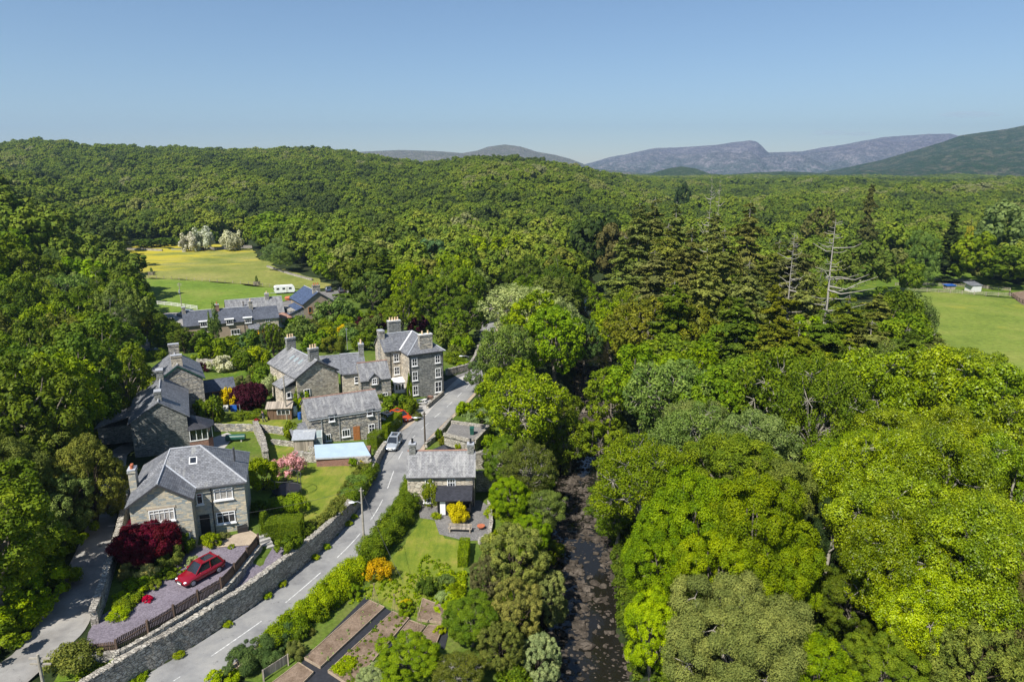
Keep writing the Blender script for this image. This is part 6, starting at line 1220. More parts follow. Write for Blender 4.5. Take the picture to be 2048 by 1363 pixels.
def fingers(V0, E0, R0):
    for w, s in ((17, 1), (21, -1)):
        for k in range(4):
            a = len(V0); y_ = V0[w][1] + (-.03 + .02 * k); L_ = [.05, .06, .058, .045][k]; V0 += [(V0[w][0] + .03, y_, 1.035), (V0[w][0] + .03 + L_ * .6, y_, 1.02), (V0[w][0] + .03 + L_ * .5, y_, .985)]; E0 += [(w, a), (a, a + 1), (a + 1, a + 2)]; R0 += [.011, .009, .008]
        a = len(V0); V0 += [(V0[w][0] + .01, V0[w][1] - s * .05, 1.03), (V0[w][0] + .045, V0[w][1] - s * .055, 1.01)]; E0 += [(w, a), (a, a + 1)]; R0 += [.012, .009]
fingers(V_, E_, R_)
pb = person_mesh(); pb.parent = pe; pb.data.materials.append(M['skin'])
b = MB(); b.tube([(0, 0, .9), (.02, 0, 1.1), (.08, 0, 1.36), (.115, 0, 1.46)], [.175, .16, .2, .09], 12)
for s in (-1, 1): b.tube([(.1, s * .15, 1.42), (.1, s * .2, 1.41), (.22, s * .24, 1.16), (.44, s * .205, 1.06)], [.08, .075, .06, .05], 8)
b.build('jacket', 'dark_cloth', pe, True); b = MB(); b.tube([(0, 0, .98), (0, 0, .86)], [.175, .19], 12)
b.tube([(0, .1, .9), (.12, .11, .5), (-.02, .11, .08)], [.11, .085, .07], 8); b.tube([(0, -.1, .9), (-.08, -.11, .5), (-.32, -.11, .12)], [.11, .085, .07], 8); b.build('trousers', 'grey_cloth', pe, True)
b = MB(); b.ball((.16, 0, 1.74), (.1, .085, .07), 10, 6); b.build('hair', 'dark_metal', pe, True); b = MB(); b.ball((.28, 0, 1.64), (.018, .014, .02), 6, 4)
for s in (-.032, .032): b.ball((.265, s, 1.665), .011, 6, 4)
b.build('face', 'skin', pe)
for X_, s in ((.08, .11), (-.26, -.11)): b = MB(); b.ball((X_, s, .04), (.14, .05, .05), 8, 5); b.build('shoe', 'black', pe)
mw = thing('lawn_mower', (x + math.cos(R(165)) * 1.25, y + math.sin(R(165)) * 1.25, z + .07), 'small red and black lawn mower pushed over the grass', 'lawn mower', R(165))
b = MB(); b.prism([(-.35, -.25), (.3, -.25), (.4, 0), (.3, .25), (-.35, .25)], .1, .28); b.ball((0, 0, .34), (.17, .16, .12), 8, 5); b.build('deck', 'red_paint', mw); b = MB(); b.bar((-.3, -.2, .25), (-.72, -.2, .98), .03); b.bar((-.3, .2, .25), (-.72, .2, .98), .03); b.bar((-.72, -.24, .98), (-.72, .24, .98), .03); b.build('handle', 'dark_metal', mw)
for X_ in (-.28, .26):
    for s in (-.26, .26): b = MB(); b.tube([(X_, s - .03, .1), (X_, s + .03, .1)], .1, 10); b.build('wheel', 'tyre', mw)
# ------------------------------------------------------------------ hedges and garden plants
rh = offset(RR_, -1.35)
hedge(sub(rh, 59.5, 78), 2.1, 2.1, 'mid', 'tall dark green roadside hedge beside the cottage garden', .12, seed=1, hs=[2.1] * len(sub(rh, 59.5, 78)) and None)
hedge(sub(rh, 51.5, 59.6), 2.2, 1.8, 'lime', 'yellow green roadside hedge opposite the high retaining wall', .12, seed=2)
hedge(sub(rh, 47.5, 51.8), 2.0, 1.5, 'bright', 'leafy green hedge end above the juniper', .12, seed=3)
for u, v, r, h in ((560, 1270, 1.3, 1.4), (520, 1298, 1.5, 1.7), (478, 1325, 1.5, 1.6), (545, 1305, 1.2, 1.2)): bush('fine', u, v, r, h, 'blue', 'blue green juniper mound at the roadside at the bottom', 'juniper mounds')
bush('shrub', 445, 1352, 1.1, 1.0, 'lime', 'lime green bush left of the juniper mounds')
box_hedge([GT(u, v)[:2] for u, v in [(526, 1068), (562, 1072), (606, 1070)]], 1.9, 2.0, 'mid', 'clipped box shaped hedge between steps and striped lawn')
hedge([GT(u, v)[:2] for u, v in [(700, 1008), (722, 985), (738, 958), (745, 940)]], 1.2, 1.3, 'mid', 'rough ivy hedge between striped lawn and road', .13, 1.1, 6)
hedge([GT(u, v)[:2] for u, v in [(660, 1058), (690, 1022)]], .8, 1.0, 'olive', 'straggling ivy on top of the retaining wall at the lawn', .13, .8, 7)
box_hedge([GT(u, v)[:2] for u, v in [(745, 898), (760, 886)]], 1.5, 2.1, 'mid', 'rounded clipped hedge block left of the silver estate car')
box_hedge([GT(u, v)[:2] for u, v in [(768, 876), (783, 862), (798, 848)]], 1.2, 2.0, 'bright', 'clipped hedge between silver car and parking bay')
box_hedge([G(u, v) for u, v in [(925, 1135), (931, 1095)]], 1.0, 1.2, 'bright', 'clipped low hedge at the right of the cottage lawn')
hedge([GT(u, v)[:2] for u, v in [(285, 722), (330, 716)]], 1.6, 1.8, 'mid', 'clipped hedge behind the low lean-to', .16, 1.2, 11)
hedge([GT(u, v)[:2] for u, v in [(300, 640), (345, 668), (360, 690)]], 2.5, 3, 'dark', 'dark hedge at the left end of the terrace', .25, 1., 12)
BL = [('maple', 297, 1082, 2.8, 3.4, 'wine', 'spreading wine red maple in front of the detached house'), ('fine', 264, 1140, 1.1, 1.4, 'rust', 'rusty orange bush below the wine red maple'), ('bloom', 298, 1142, 1.0, 1.2, 'cream', 'cream yellow flowering bush below the wine red maple'), ('shrub', 327, 1148, .8, .9, 'mid', 'round green bush right of the cream yellow one'),
 ('shrub', 309, 1168, .65, .8, 'yolive', 'small orange tinted bush under the cream yellow one'), ('bloom', 294, 1196, .5, .55, 'red', 'small bright red azalea at the edge of the gravel drive'), ('shrub', 262, 1185, 1.2, .8, 'lime', 'lime green low bush left of the red azalea'), ('shrub', 276, 1165, 1.0, .8, 'bright', 'bright green low bush above the lime one'), ('loose', 238, 1225, 1.0, .7, 'lime', 'lime green plants at the tip of the garden by the lane'), ('loose', 250, 1205, 1.0, .8, 'mid', 'green plants beside the lane wall'),
 ('fine', 343, 1115, 1.2, 1.7, 'olive', 'olive green bush between red maple and drive'), ('shrub', 368, 1090, .9, 1.9, 'dark', 'dark green bush at the corner of the projecting gable'), ('fine', 385, 1122, .7, .8, 'sage', 'small grey green bush at the drive edge'), ('shrub', 345, 1145, .9, .7, 'mid', 'low green bush at the drive edge below the olive bush'), ('shrub', 423, 1080, .85, 1.4, 'lime', 'yellow green ball bush in front of the door'), ('fine', 447, 1070, .6, .7, 'rust', 'small brown bush on the front terrace'), ('shrub', 462, 1092, .4, .4, 'bright', 'small green tuft at the terrace edge'),
 ('shrub', 523, 950, 1.9, 3.6, 'lime', 'yellow green tree right of the detached house'), ('loose', 578, 930, 1.7, 2.6, 'pink', 'pink blossoming cherry above the striped lawn'), ('shrub', 575, 1088, 1.25, 1.8, 'mid', 'clipped green ball bush above the retaining wall'), ('loose', 592, 1010, 1.4, 2.2, 'bright', 'bright bush behind the clipped box shaped hedge'), ('loose', 560, 1012, 1.2, 1.8, 'mid', 'loose green bush beside the trampoline'), ('shrub', 520, 1015, .9, 1.6, 'dark', 'dark shaded bush at the house side'), ('loose', 610, 1055, 1.0, 1.2, 'mid', 'rough green bush on the lawn bank'),
 ('shrub', 706, 924, .6, 1.3, 'bright', 'upright green bush at the garage corner'), ('shrub', 728, 922, .85, 1.2, 'yellow', 'golden yellow bush behind the trellis'), ('loose', 716, 960, 1.4, 1.0, 'coppice', 'pale rough plants below the trellis'), ('loose', 700, 985, 1.4, .8, 'coppice', 'pale rough plants at the lawn edge'),
 ('shrub', 745, 775, 1.6, 1.9, 'yolive', 'yellow green bush between small cottage and tall house'), ('shrub', 772, 772, 1.2, 2.8, 'bright', 'bright upright bush at the white porch'), ('shrub', 765, 797, 1.8, 2.2, 'mid', 'green bush behind the stone row'), ('shrub', 790, 805, 2.1, 2.6, 'mid', 'large green bush above the parked cars'), ('shrub', 818, 812, 1.7, 2.3, 'mid', 'green bush left of the picnic table'), ('shrub', 834, 832, .9, 1.1, 'olive', 'small round bush at the parking bay corner'), ('shrub', 820, 785, .5, 5.0, 'bright', 'climber on the corner of the tall house'),
 ('shrub', 601, 800, 1.4, 4.2, 'lime', 'lime green upright tree between potting shed and stone row'), ('fine', 546, 778, 2.0, 4.2, 'sage', 'grey green tree beside the big gable house'), ('shrub', 585, 862, 1.3, 2.6, 'mid', 'green upright bush left of the greenhouse'), ('bloom', 458, 797, 1.6, 3.3, 'yellow', 'brilliant yellow maple in front of the conservatory'), ('maple', 497, 793, 2.5, 3.6, 'maroon', 'dark maroon maple beside the brilliant yellow one'), ('shrub', 418, 820, 2.3, 4.2, 'mid', 'dark green tree between gable house and washing line'), ('shrub', 440, 850, .8, .7, 'mid', 'low green plant at the end of the yard'), ('loose', 480, 830, 1.6, 1.0, 'mid', 'green border plants behind the washing line'), ('loose', 510, 827, 1.6, 1.0, 'mid', 'green border plants below the maroon maple'),
 ('bloom', 443, 728, 2.3, 2.9, 'white', 'white flowering shrub behind the conservatory'), ('bloom', 507, 742, .9, 1.9, 'cream', 'cream yellow flowering shrub above the maroon maple'), ('shrub', 407, 735, 1.1, 1.6, 'maroon', 'small maroon shrub at the gable house ridge'), ('shrub', 523, 752, 2.0, 3.2, 'mid', 'dense green bush left of the big gable house'), ('fine', 484, 760, 1.5, 1.6, 'rust', 'brown heather like bush above the maroon maple'), ('shrub', 422, 702, 3.4, 4.0, 'bright', 'bright green spreading tree below the terrace'), ('shrub', 488, 722, 2.6, 3.0, 'mid', 'green tree right of the white flowering shrub'), ('shrub', 455, 700, 2.4, 3.0, 'bright', 'bright green bush in the middle of the back gardens'),
 ('column', 284, 658, 1.2, 7.0, 'yolive', 'left olive gold cypress column by the lane'), ('column', 297, 655, 1.3, 7.5, 'yolive', 'right olive gold cypress column by the lane'), ('shrub', 325, 672, 2.5, 4.5, 'mid', 'green tree right of the cypress columns'), ('column', 366, 678, 1.6, 6.0, 'dark', 'dark cypress left of the terrace front'), ('column', 384, 680, 1.6, 5.2, 'dark', 'dark cypress right of its twin at the terrace front'), ('column', 350, 680, 1.5, 5.0, 'dark', 'dark cypress at the far left of the terrace front'), ('loose', 428, 652, 1.3, 7.0, 'coppice', 'pale upright tree in front of the terrace'),
 ('column', 532, 672, 1.2, 7.5, 'blue', 'left blue green cypress in front of the stone terrace end'), ('column', 545, 674, 1.3, 8.0, 'mid', 'tallest green cypress in front of the stone terrace end'), ('column', 558, 678, 1.2, 7.0, 'dark', 'right dark cypress in front of the stone terrace end'), ('shrub', 500, 680, 2.6, 3.6, 'blue', 'blue green bush left of the cypresses'), ('shrub', 470, 684, 2.4, 3.0, 'mid', 'green bush below the terrace porch'), ('bloom', 522, 664, 1.4, 1.5, 'orange', 'orange tinted bush at the end of the terrace'),
 ('loose', 600, 660, 3.6, 4.4, 'coppice', 'pale green tree below the summerhouse'), ('loose', 670, 622, 4.2, 6.0, 'coppice', 'grey green tree right of the blue roofed house'), ('shrub', 634, 684, 3.0, 3.6, 'mid', 'green bush above the buff chimney pots'), ('fine', 664, 690, 2.3, 3.4, 'yolive', 'yellow green conifer behind the stone terrace house'), ('shrub', 752, 645, 3.2, 3.0, 'maroon', 'dark maroon shrub left of the tall house chimney'), ('shrub', 726, 648, 2.2, 2.5, 'maroon', 'smaller maroon shrub left of the dark maroon one'), ('shrub', 835, 648, 2.4, 3.4, 'maroon', 'maroon shrub right of the tall house chimney'),
 ('bloom', 689, 658, 1.6, 2.2, 'yellow', 'yellow flowering bush behind the stone terrace house'), ('shrub', 727, 682, 3.0, 3.6, 'mid', 'green bush against the left gable of the tall house'), ('shrub', 700, 668, 2.5, 3.0, 'coppice', 'pale green bush beside the yellow flowering one'), ('loose', 900, 672, 3.6, 5.0, 'olive', 'olive brown tree right of the tall house'), ('shrub', 925, 690, 2.6, 4.0, 'bright', 'bright green tree at the road beyond the tall house'), ('shrub', 908, 715, 2.0, 2.4, 'mid', 'green bush against the right side of the tall house'), ('loose', 930, 728, 1.5, 1.2, 'lime', 'yellow green plants above the roadside wall'),
 ('bloom', 917, 1025, 1.25, 2.1, (.55, .5, .014), 'golden yellow round bush in front of the black porch'), ('loose', 862, 990, 1.2, 3.2, 'yolive', 'climbing vine on the left of the cottage front'), ('loose', 893, 975, 1.2, 3.4, 'yolive', 'climbing vine between the cottage windows'), ('loose', 840, 975, .8, 2.2, 'yolive', 'climbing vine at the left corner of the cottage'), ('shrub', 858, 1006, .6, .6, 'bright', 'low bush at the cottage door path'), ('shrub', 877, 868, .65, 1.7, 'mid', 'clipped green topiary beside the black roofed hut'), ('shrub', 888, 880, .9, .9, 'yolive', 'yellow green bush under the topiary'), ('shrub', 918, 890, .7, .9, 'lime', 'small bush beside the cottage chimney'), ('loose', 872, 1030, .6, .8, 'lime', 'small green plant at the garden gate'),
 ('loose', 757, 1140, 1.3, 1.9, 'orange', 'orange flowering broom behind the roadside hedge'), ('shrub', 857, 1172, 1.0, 1.7, 'dark', 'dark round bush in the middle of the garden'), ('loose', 890, 1162, .9, 1.1, 'coppice', 'pale plant right of the dark round bush'), ('bloom', 811, 1206, .5, .6, 'yellow', 'small yellow flowering plant below the orange broom'), ('shrub', 812, 1216, .8, .9, 'bright', 'green plant under the small yellow one'), ('shrub', 882, 1210, .9, .5, 'lime', 'lime green patch beside the wide soil bed'), ('loose', 912, 1180, .8, 1.3, 'bright', 'upright green plant near the round bush'), ('loose', 886, 1192, .8, .7, 'sage', 'grey green herb clump'), ('shrub', 880, 1258, .5, .7, 'lime', 'small lime bush in the soil bed'),
 ('shrub', 645, 1225, .7, 1.3, 'mid', 'green bush between hedge and vegetable garden'), ('shrub', 598, 1268, .7, 1.2, 'mid', 'dark green bush beside the black garden path'), ('shrub', 705, 1180, .7, 1.2, 'bright', 'bright bush at the top of the black garden path'), ('loose', 622, 1262, .4, .6, 'olive', 'olive weeds beside the black garden path'), ('fine', 590, 1300, .8, 1.3, 'rust', 'brown dead bush beside the compost bay'), ('loose', 672, 1205, .5, .9, 'mid', 'leafy plant beside the hedge'),
 ('shrub', 970, 860, 1.5, 1.6, 'mid', 'green bush right of the sunken garage'), ('shrub', 985, 885, 1.6, 2.2, 'bright', 'bright bush behind the ruin'), ('loose', 975, 905, .8, .8, 'lime', 'weeds inside the ruin'), ('loose', 990, 1020, 1.3, 1.0, 'lime', 'lime green bush on the path edge right of the cottage')]
for k, u, v, r, h, c, lb in BL:
    bush(k, u, v, r, h, c, lb, lvl=0 if v > 1000 else None, **({'name': 'maple_tree', 'cat': 'tree'} if 'maple' in lb.split(' ')[2:5] or ' maple' in lb and 'below' not in lb and 'beside' not in lb and 'above' not in lb else {}))
# loose filler in the back gardens
rg_ = random.Random(4); PX = [(300, 640), (350, 690), (470, 745), (530, 765), (560, 700), (640, 700), (760, 690), (760, 640), (700, 620), (610, 640), (570, 640), (560, 690), (350, 690)]
Pg = [(u, v) for u, v in [(330, 690), (400, 700), (470, 690), (560, 700), (640, 690), (730, 690), (760, 650), (700, 628), (640, 660), (560, 665), (480, 690), (400, 690)]]
cnt = 0
for i in range(600):
    u, v = rg_.uniform(290, 960), rg_.uniform(612, 790)
    if not inpoly(np.array([u]), np.array([v]), [(300, 690), (420, 690), (470, 680), (560, 690), (600, 640), (690, 610), (740, 625), (870, 640), (930, 660), (930, 735), (895, 735), (890, 680), (790, 640), (740, 680), (700, 690), (560, 690), (530, 700), (525, 770), (480, 770), (430, 720), (400, 712), (340, 700)])[0]: continue
    x, y, z = GT(u, v)
    if cnt >= 46: break
    cnt += 1; c = rg_.choice(['mid', 'bright', 'mid', 'coppice', 'olive', 'dark', 'lime']); r = rg_.uniform(1.2, 2.6)
    plant(rg_.choice(['shrub', 'loose', 'shrub']), x, y, r * rg_.uniform(1., 1.5), r, c, {'mid': 'mid green', 'bright': 'bright green', 'coppice': 'pale green', 'olive': 'olive green', 'dark': 'dark green', 'lime': 'yellow green'}[c] + ' garden bush among the back gardens', 'back garden bushes ' + c)
# ground plants
cover_stuff([GT(u, v)[:2] for u, v in [(240, 1230), (260, 1120), (350, 1090), (372, 1110), (340, 1140), (300, 1180), (250, 1235)]], 500, .3, 'mid', 'leafy plants filling the garden of the detached house', 1)
cover_stuff([GT(u, v)[:2] for u, v in [(600, 1062), (640, 1055), (700, 1000), (745, 940), (735, 930), (700, 960), (650, 1030)]], 500, .28, 'olive', 'rough grass and weeds on the bank above the retaining wall', 2)
cover_stuff([G(u, v) for u, v in [(680, 1215), (760, 1145), (830, 1150), (850, 1110), (900, 1130), (930, 1180), (840, 1240), (760, 1190)]], 380, .18, 'bright', 'tall grass and wild plants around the vegetable garden', 3, hmax=.15)
cover_stuff([G(u, v) for u, v in [(870, 1150), (930, 1150), (925, 1240), (890, 1200)]], 250, .3, 'lime', 'flower border beside the lawn', 4)
cover_stuff(bedB, 150, .17, 'mid', 'rows of young vegetables in the middle bed', 5, hmax=.35, leaf=.1)
cover_stuff([Z2(*p) for p in [(680, 1310), (760, 1240), (830, 1270), (740, 1350)]], 150, .2, 'lime', 'bright green salad patch in the middle bed', 6, hmax=.4, leaf=.1)
cover_stuff(bedA, 60, .12, 'sage', 'sparse seedlings in the left bed', 7, hmax=.3, leaf=.08)
cover_stuff([(x, y) for x, y in [(-1, 42), (3, 42), (3.2, 60), (4.3, 75), (6, 88), (10, 108), (7, 112), (1, 95), (-.5, 82), (-1.5, 60)]], 1500, .5, 'mid', 'ferns and brambles along the left river bank', 8, hmax=.8, leaf=.2)
cover_stuff([(x, y) for x, y in [(9.8, 40), (13, 40), (14, 60), (15, 80), (18, 105), (15.5, 108), (12.5, 84), (11, 68), (10, 55)]], 1200, .5, 'dark', 'ferns and brambles along the right river bank', 9, hmax=.9, leaf=.2)
cover_stuff([GT(u, v)[:2] for u, v in [(-60, 1363), (0, 1300), (60, 1240), (110, 1160), (160, 1060), (195, 960), (205, 900), (150, 900), (60, 1050), (-100, 1100)]], 1800, .55, 'mid', 'brambles and ferns covering the dark bank left of the lane', 10, hmax=1.0, leaf=.22)
cover_stuff([GT(u, v)[:2] for u, v in [(150, 1363), (180, 1320), (240, 1315), (300, 1340), (290, 1363)]], 250, .2, 'bright', 'grass tufts on the bank at the bottom left', 11, hmax=.25)
wt = [p for p in offset(RL, -.1) if 44 < p[1] < 80]; rg_ = random.Random(9)
for i, s_ in enumerate([3, 7.5, 12, 14, 19, 21, 26, 27.5]):
    sa = along(wt); x, y = float(np.interp(s_, sa, [p[0] for p in wt])), float(np.interp(s_, sa, [p[1] for p in wt])); plant('loose', x + .1, y, .5, .45, 'lime', 'weed tuft at the foot of the long retaining wall', 'weeds at the wall foot', z=.05, name='weed_tuft', cat='weeds')
# ------------------------------------------------------------------ named trees
T = tree_at
TREES = []      # (x, y, r) of placed trees, so that the filler keeps away
def TT(*a, **k):
    t = T(*a, **k); TREES.append((t.location.x, t.location.y, a[4] * .8)); return t
# left of the lane
TT('broad', 185, 640, 15, 6.2, 'dark', 'large dark green sycamore hanging over the shaded lane left of the stone houses')
TT('broad', 60, 700, 15, 6.5, 'dark', 'large dark sycamore at the left edge, beside the tree over the lane')
TT('broad', 240, 700, 12, 4.2, 'mid', 'dark green tree reaching over the lane towards the shaded gable house')
TT('broad', 178, 480, 14, 5, 'dark', 'rounded dark oak at the lower left corner of the buttercup meadow')
TT('ash', 195, 580, 12, 4.5, 'mid', 'feathery mid green ash standing left of the green pasture')
TT('ash', 120, 545, 13, 5.5, 'coppice', 'pale green ash with grey twigs left of the pasture')
TT('broad', 40, 500, 15, 6.5, 'dark', 'broad dark oak at the left edge level with the meadow')
TT('broad', 130, 590, 14, 5.5, 'mid', 'mid green oak between the feathery ash and the left edge of the photo')
TT('broad', -30, 600, 15, 6.5, 'dark', 'dark tree cut by the left edge above the lane')
TT('broad', -60, 760, 14, 6, 'dark', 'shaded tree cut by the left edge, upslope of the olive holly')
TT('pine', 105, 838, 9.5, 3.6, 'olive', 'tall olive green holm oak beside the narrow lane')
TT('pine', 165, 890, 9, 3.5, 'olive', 'olive green bushy tree leaning to the lane below the holm oak')
TT('pine', 85, 955, 7.5, 3.2, 'coppice', 'grey green holly tree at the left above the bramble bank')
TT('broad', -10, 870, 9, 3.6, 'mid', 'mid green tree at the left edge behind the yellow broom')
bush('bloom', 25, 935, 1.1, 2.2, 'yellow', 'yellow flowering broom bush at the left edge', z=6)
for i, (u, v, r, h) in enumerate([(30, 1120, 2.6, 3), (110, 1090, 2.2, 3), (75, 1180, 2.4, 2.6), (150, 1050, 1.7, 2.6), (20, 1230, 2.3, 2.4), (125, 1155, 1.5, 1.8), (175, 985, 1.5, 2.4), (-20, 1290, 2.2, 2.2), (60, 1030, 2.4, 3.5), (195, 930, 1.3, 2.2), (170, 860, 2.5, 4), (195, 800, 2.5, 4)]):
    bush('shrub', u, v, r, h, 'mid' if i % 2 else 'lime' if i in (2, 4) else 'dark', 'leafy bramble bush on the dark bank left of the narrow lane', 'bramble bushes on the lane bank')
bush('loose', 145, 1318, 1.7, 2.0, 'olive', 'bushy olive brown shrub at the fence end beside the lane junction')
# right of the main road, upper part
TT('ash', 1050, 745, 13, 5.0, 'bright', 'tall bright green ash beside the ruined wall right of the road')
TT('broad', 1115, 775, 10, 3.6, 'mid', 'green tree leaning over the river below the wooden footbridge')
TT('ash', 1040, 568, 15, 7.6, 'sage', 'very pale green ash towering over the far bend of the road')
TT('ash', 1110, 600, 14, 5.5, 'sage', 'pale green ash right of the palest tree at the far road bend')
TT('birch', 1030, 655, 12, 3.4, 'grey', 'grey twiggy birch in front of the pale ash')
TT('birch', 1000, 690, 9, 2.6, 'grey', 'small grey birch over the right edge of the far road')
TT('broad', 958, 722, 6.5, 2.2, 'blue', 'blue green sycamore sapling leaning over the right of the road')
bush('shrub', 968, 812, 2.0, 3.2, 'mid', 'green bush at the roadside above the flowering elder')
bush('bloom', 955, 835, 2.3, 2.4, 'sage', 'cream flowered elder bush beside the flat roofed garage', lvl=0)
bush('shrub', 925, 815, 1.3, 2.0, 'lime', 'yellow green bush at the road edge left of the elder')
TT('broad', 1010, 880, 7, 2.7, 'mid', 'mid green tree growing behind the ruined stone wall')
TT('ash', 1060, 890, 8, 3.2, 'olive', 'olive twiggy tree between ruin and river')
TT('broad', 1020, 960, 5.2, 2.3, 'bright', 'fresh green tree right of the cottage patio')
TT('ash', 1085, 985, 5.5, 2.6, 'coppice', 'thin leaved tree leaning over the river bank right of the patio')
TT('broad', 1060, 1035, 4.6, 2.2, 'bright', 'bright green bushy tree on the river bank by the olive pine')
bush('shrub', 995, 1075, 1.1, 1.6, 'lime', 'yellow green bush right of the patio wall')
bush('shrub', 1100, 1100, 1.6, 2.2, 'mid', 'green bush on the river bank edge')
TT('pine', 1030, 1055, 6.6, 2.9, 'pine', 'tallest olive green pine beside the river, right of the lawn')
TT('pine', 1085, 1150, 5.6, 2.3, 'pine', 'olive pine at the river edge below the tallest pine')
TT('pine', 1030, 1170, 5, 2.2, 'pine', 'olive pine between the round bush and the river')
TT('pine', 1080, 1275, 4.4, 1.7, 'sage', 'blue green pine at the bottom beside the river')
TT('pine', 975, 1120, 4.2, 1.5, 'brown', 'dark brown shaded conifer left of the olive pines')
TT('pine', 1000, 1250, 4.0, 1.8, 'olive', 'olive bush below the brown conifer at the bottom')
TT('broad', 945, 1200, 4.4, 2.35, 'mid', 'dense round mid green bush beside the vegetable beds', lvl=0)
TT('broad', 815, 1283, 3.6, 2.3, 'bright', 'spreading apple tree in the vegetable garden at the bottom', lvl=0)
TT('ash', 915, 1318, 3.0, 2.0, 'olive', 'twiggy olive brown shrub tree at the bottom centre')
TT('broad', 745, 1335, 2.2, 1.2, 'sage', 'small pale apple bush left of the apple tree')
TT('ash', 1140, 830, 9, 3.8, 'mid', 'twiggy green ash closing over the river from the left below the footbridge'); TT('broad', 1200, 850, 8, 3.6, 'mid', 'green tree closing over the river from the right below the footbridge'); TT('loose', 1120, 905, 3.2, 1.8, 'olive', 'twiggy brown willow bush hanging over the river stones', name='willow_bush', cat='shrub')
# right bank
RB = [('broad', 1225, 740, 12, 4.6, 'mid', 'dark green tree with a visible trunk over the wooden footbridge'),
 ('broad', 1290, 598, 16, 7, 'yolive', 'huge olive green oak in the middle of the wood'),
 ('broad', 1385, 610, 16, 6.5, 'yolive', 'oak with orange brown young leaves beside the huge olive oak'),
 ('broad', 1225, 610, 14, 5.5, 'bright', 'green oak left of the huge olive oak, above the river'),
 ('broad', 1290, 700, 14, 6, 'bright', 'bright oak whose crown faces the river bend'),
 ('broad', 1385, 700, 14, 6, 'bright', 'bright oak right of the one at the river bend'),
 ('broad', 1470, 640, 15, 6, 'mid', 'mid green oak under the fir trees'),
 ('ash', 1290, 890, 12, 5.6, 'bright', 'thin crowned ash with bare grey limbs leaning over the river'),
 ('ash', 1390, 822, 13, 5.5, 'coppice', 'thin leaved pale ash behind the leaning one'),
 ('ash', 1240, 965, 8, 3.6, 'mid', 'low thin ash reaching from the bank over the river stones'),
 ('ash', 1560, 700, 17, 6.5, 'mid', 'tall feathery ash below the firs'),
 ('ash', 1650, 730, 17, 5.5, 'mid', 'tall feathery ash left of the yellow green poplars'),
 ('broad', 1430, 760, 13, 5, 'mid', 'green oak behind the thin pale ash'),
 ('broad', 1395, 960, 12.5, 5.0, 'bright', 'bright green maple overhanging the river'),
 ('broad', 1520, 965, 13.5, 5.2, 'bright', 'broadest bright green maple right of the river'),
 ('broad', 1330, 1040, 9.5, 3.6, 'bright', 'bright green maple bough low over the river'),
 ('broad', 1580, 1060, 10, 3.4, 'bright', 'bright green maple beside the dark gap in the wood'),
 ('broad', 1450, 1080, 10, 4, 'bright', 'bright green maple behind the grey willow'),
 ('broad', 1310, 1200, 7.5, 2.7, 'lime', 'yellow green maple at the bottom of the right river bank'),
 ('sallow', 1480, 1190, 9.5, 5.6, (.17, .21, .06), 'grey green willow at the bottom of the photo'),
 ('broad', 1640, 1290, 7, 3, 'bright', 'green bush like tree at the bottom right of the grey willow'),
 ('poplar', 1755, 715, 17, 6, 'poplar', 'yellow green poplar beside the tall feathery ash'),
 ('poplar', 1890, 700, 18, 6, 'poplar', 'yellow green poplar in front of the right field'),
 ('poplar', 2010, 735, 17, 6, 'poplar', 'yellow green poplar at the right edge under the field'),
 ('poplar', 1780, 850, 16.5, 5.5, 'poplar', 'yellow green poplar just right of the two pale trunks'),
 ('poplar', 1900, 860, 17, 5.5, 'poplar', 'yellow green poplar in the middle of the poplar stand'),
 ('poplar', 2030, 880, 16, 5.5, 'poplar', 'yellow green poplar at the right edge in the middle of the stand'),
 ('poplar', 1820, 1010, 14, 4.5, 'poplar', 'yellow green poplar right of the dark gap'),
 ('poplar', 1950, 1010, 15, 4.8, 'poplar', 'yellow green poplar above the brown pine of the corner'),
 ('poplar', 1860, 1120, 11, 3.4, 'lime', 'lowest yellow green poplar bough beside the dark gap'),
 ('pine', 2040, 1130, 11, 4, 'brown', 'brown green pine at the right edge near the bottom corner'),
 ('pine', 1960, 1230, 8.5, 3.4, 'olive', 'dark olive pine at the bottom right corner'),
 ('broad', 1780, 1290, 6, 2.8, 'mid', 'shaded green bush in the gap at the bottom right')]
for r in RB: TT(*r[:4], r[4] * .9, *r[5:])
plant('broad', -52.5, 70.5, 15.5, 5.6, 'dark', 'tall dark tree whose shade falls over the front gable of the shaded house'); TREES.append((-52.5, 70.5, 4)); plant('broad', -56, 83, 16, 5.5, 'dark', 'tall dark tree pressing on the low lean-to roof'); TREES.append((-56, 83, 4))
# two pale bare trunks in the dark gap
def bare_trunk(u, v, top, lean, r, label, forks=3, seed=1):
    x, y = G(u, v, 0); rg = np.random.default_rng(seed); t = thing('leaning_trunk', (x, y, 0), label, 'tree'); b = MB(); e = (lean, 1.0, top)
    limb(b, (0, 0, -.3), e, r, r * .45, rg, 8, 7, .03)
    for k in range(forks):
        q = .45 + .15 * k; p = (lean * q, q, top * q); limb(b, p, (p[0] + rg.uniform(-2.5, 2.5), p[1] + rg.uniform(-1, 2), p[2] + rg.uniform(2, 4)), r * .4, r * .1, rg, 6, 5, .08)
    o = bpy.data.objects.new('trunk', raw_mesh(b, 'trunk', 'bark_pale')); C.objects.link(o); o.parent = t; return t
bare_trunk(1640, 1225, 9.5, .7, .22, 'tall pale trunk rising on the left side of the dark gap in the wood', 2, 4)
bare_trunk(1652, 1235, 5.5, 3.0, .3, 'short brown trunk leaning right in the dark gap', 1, 5)
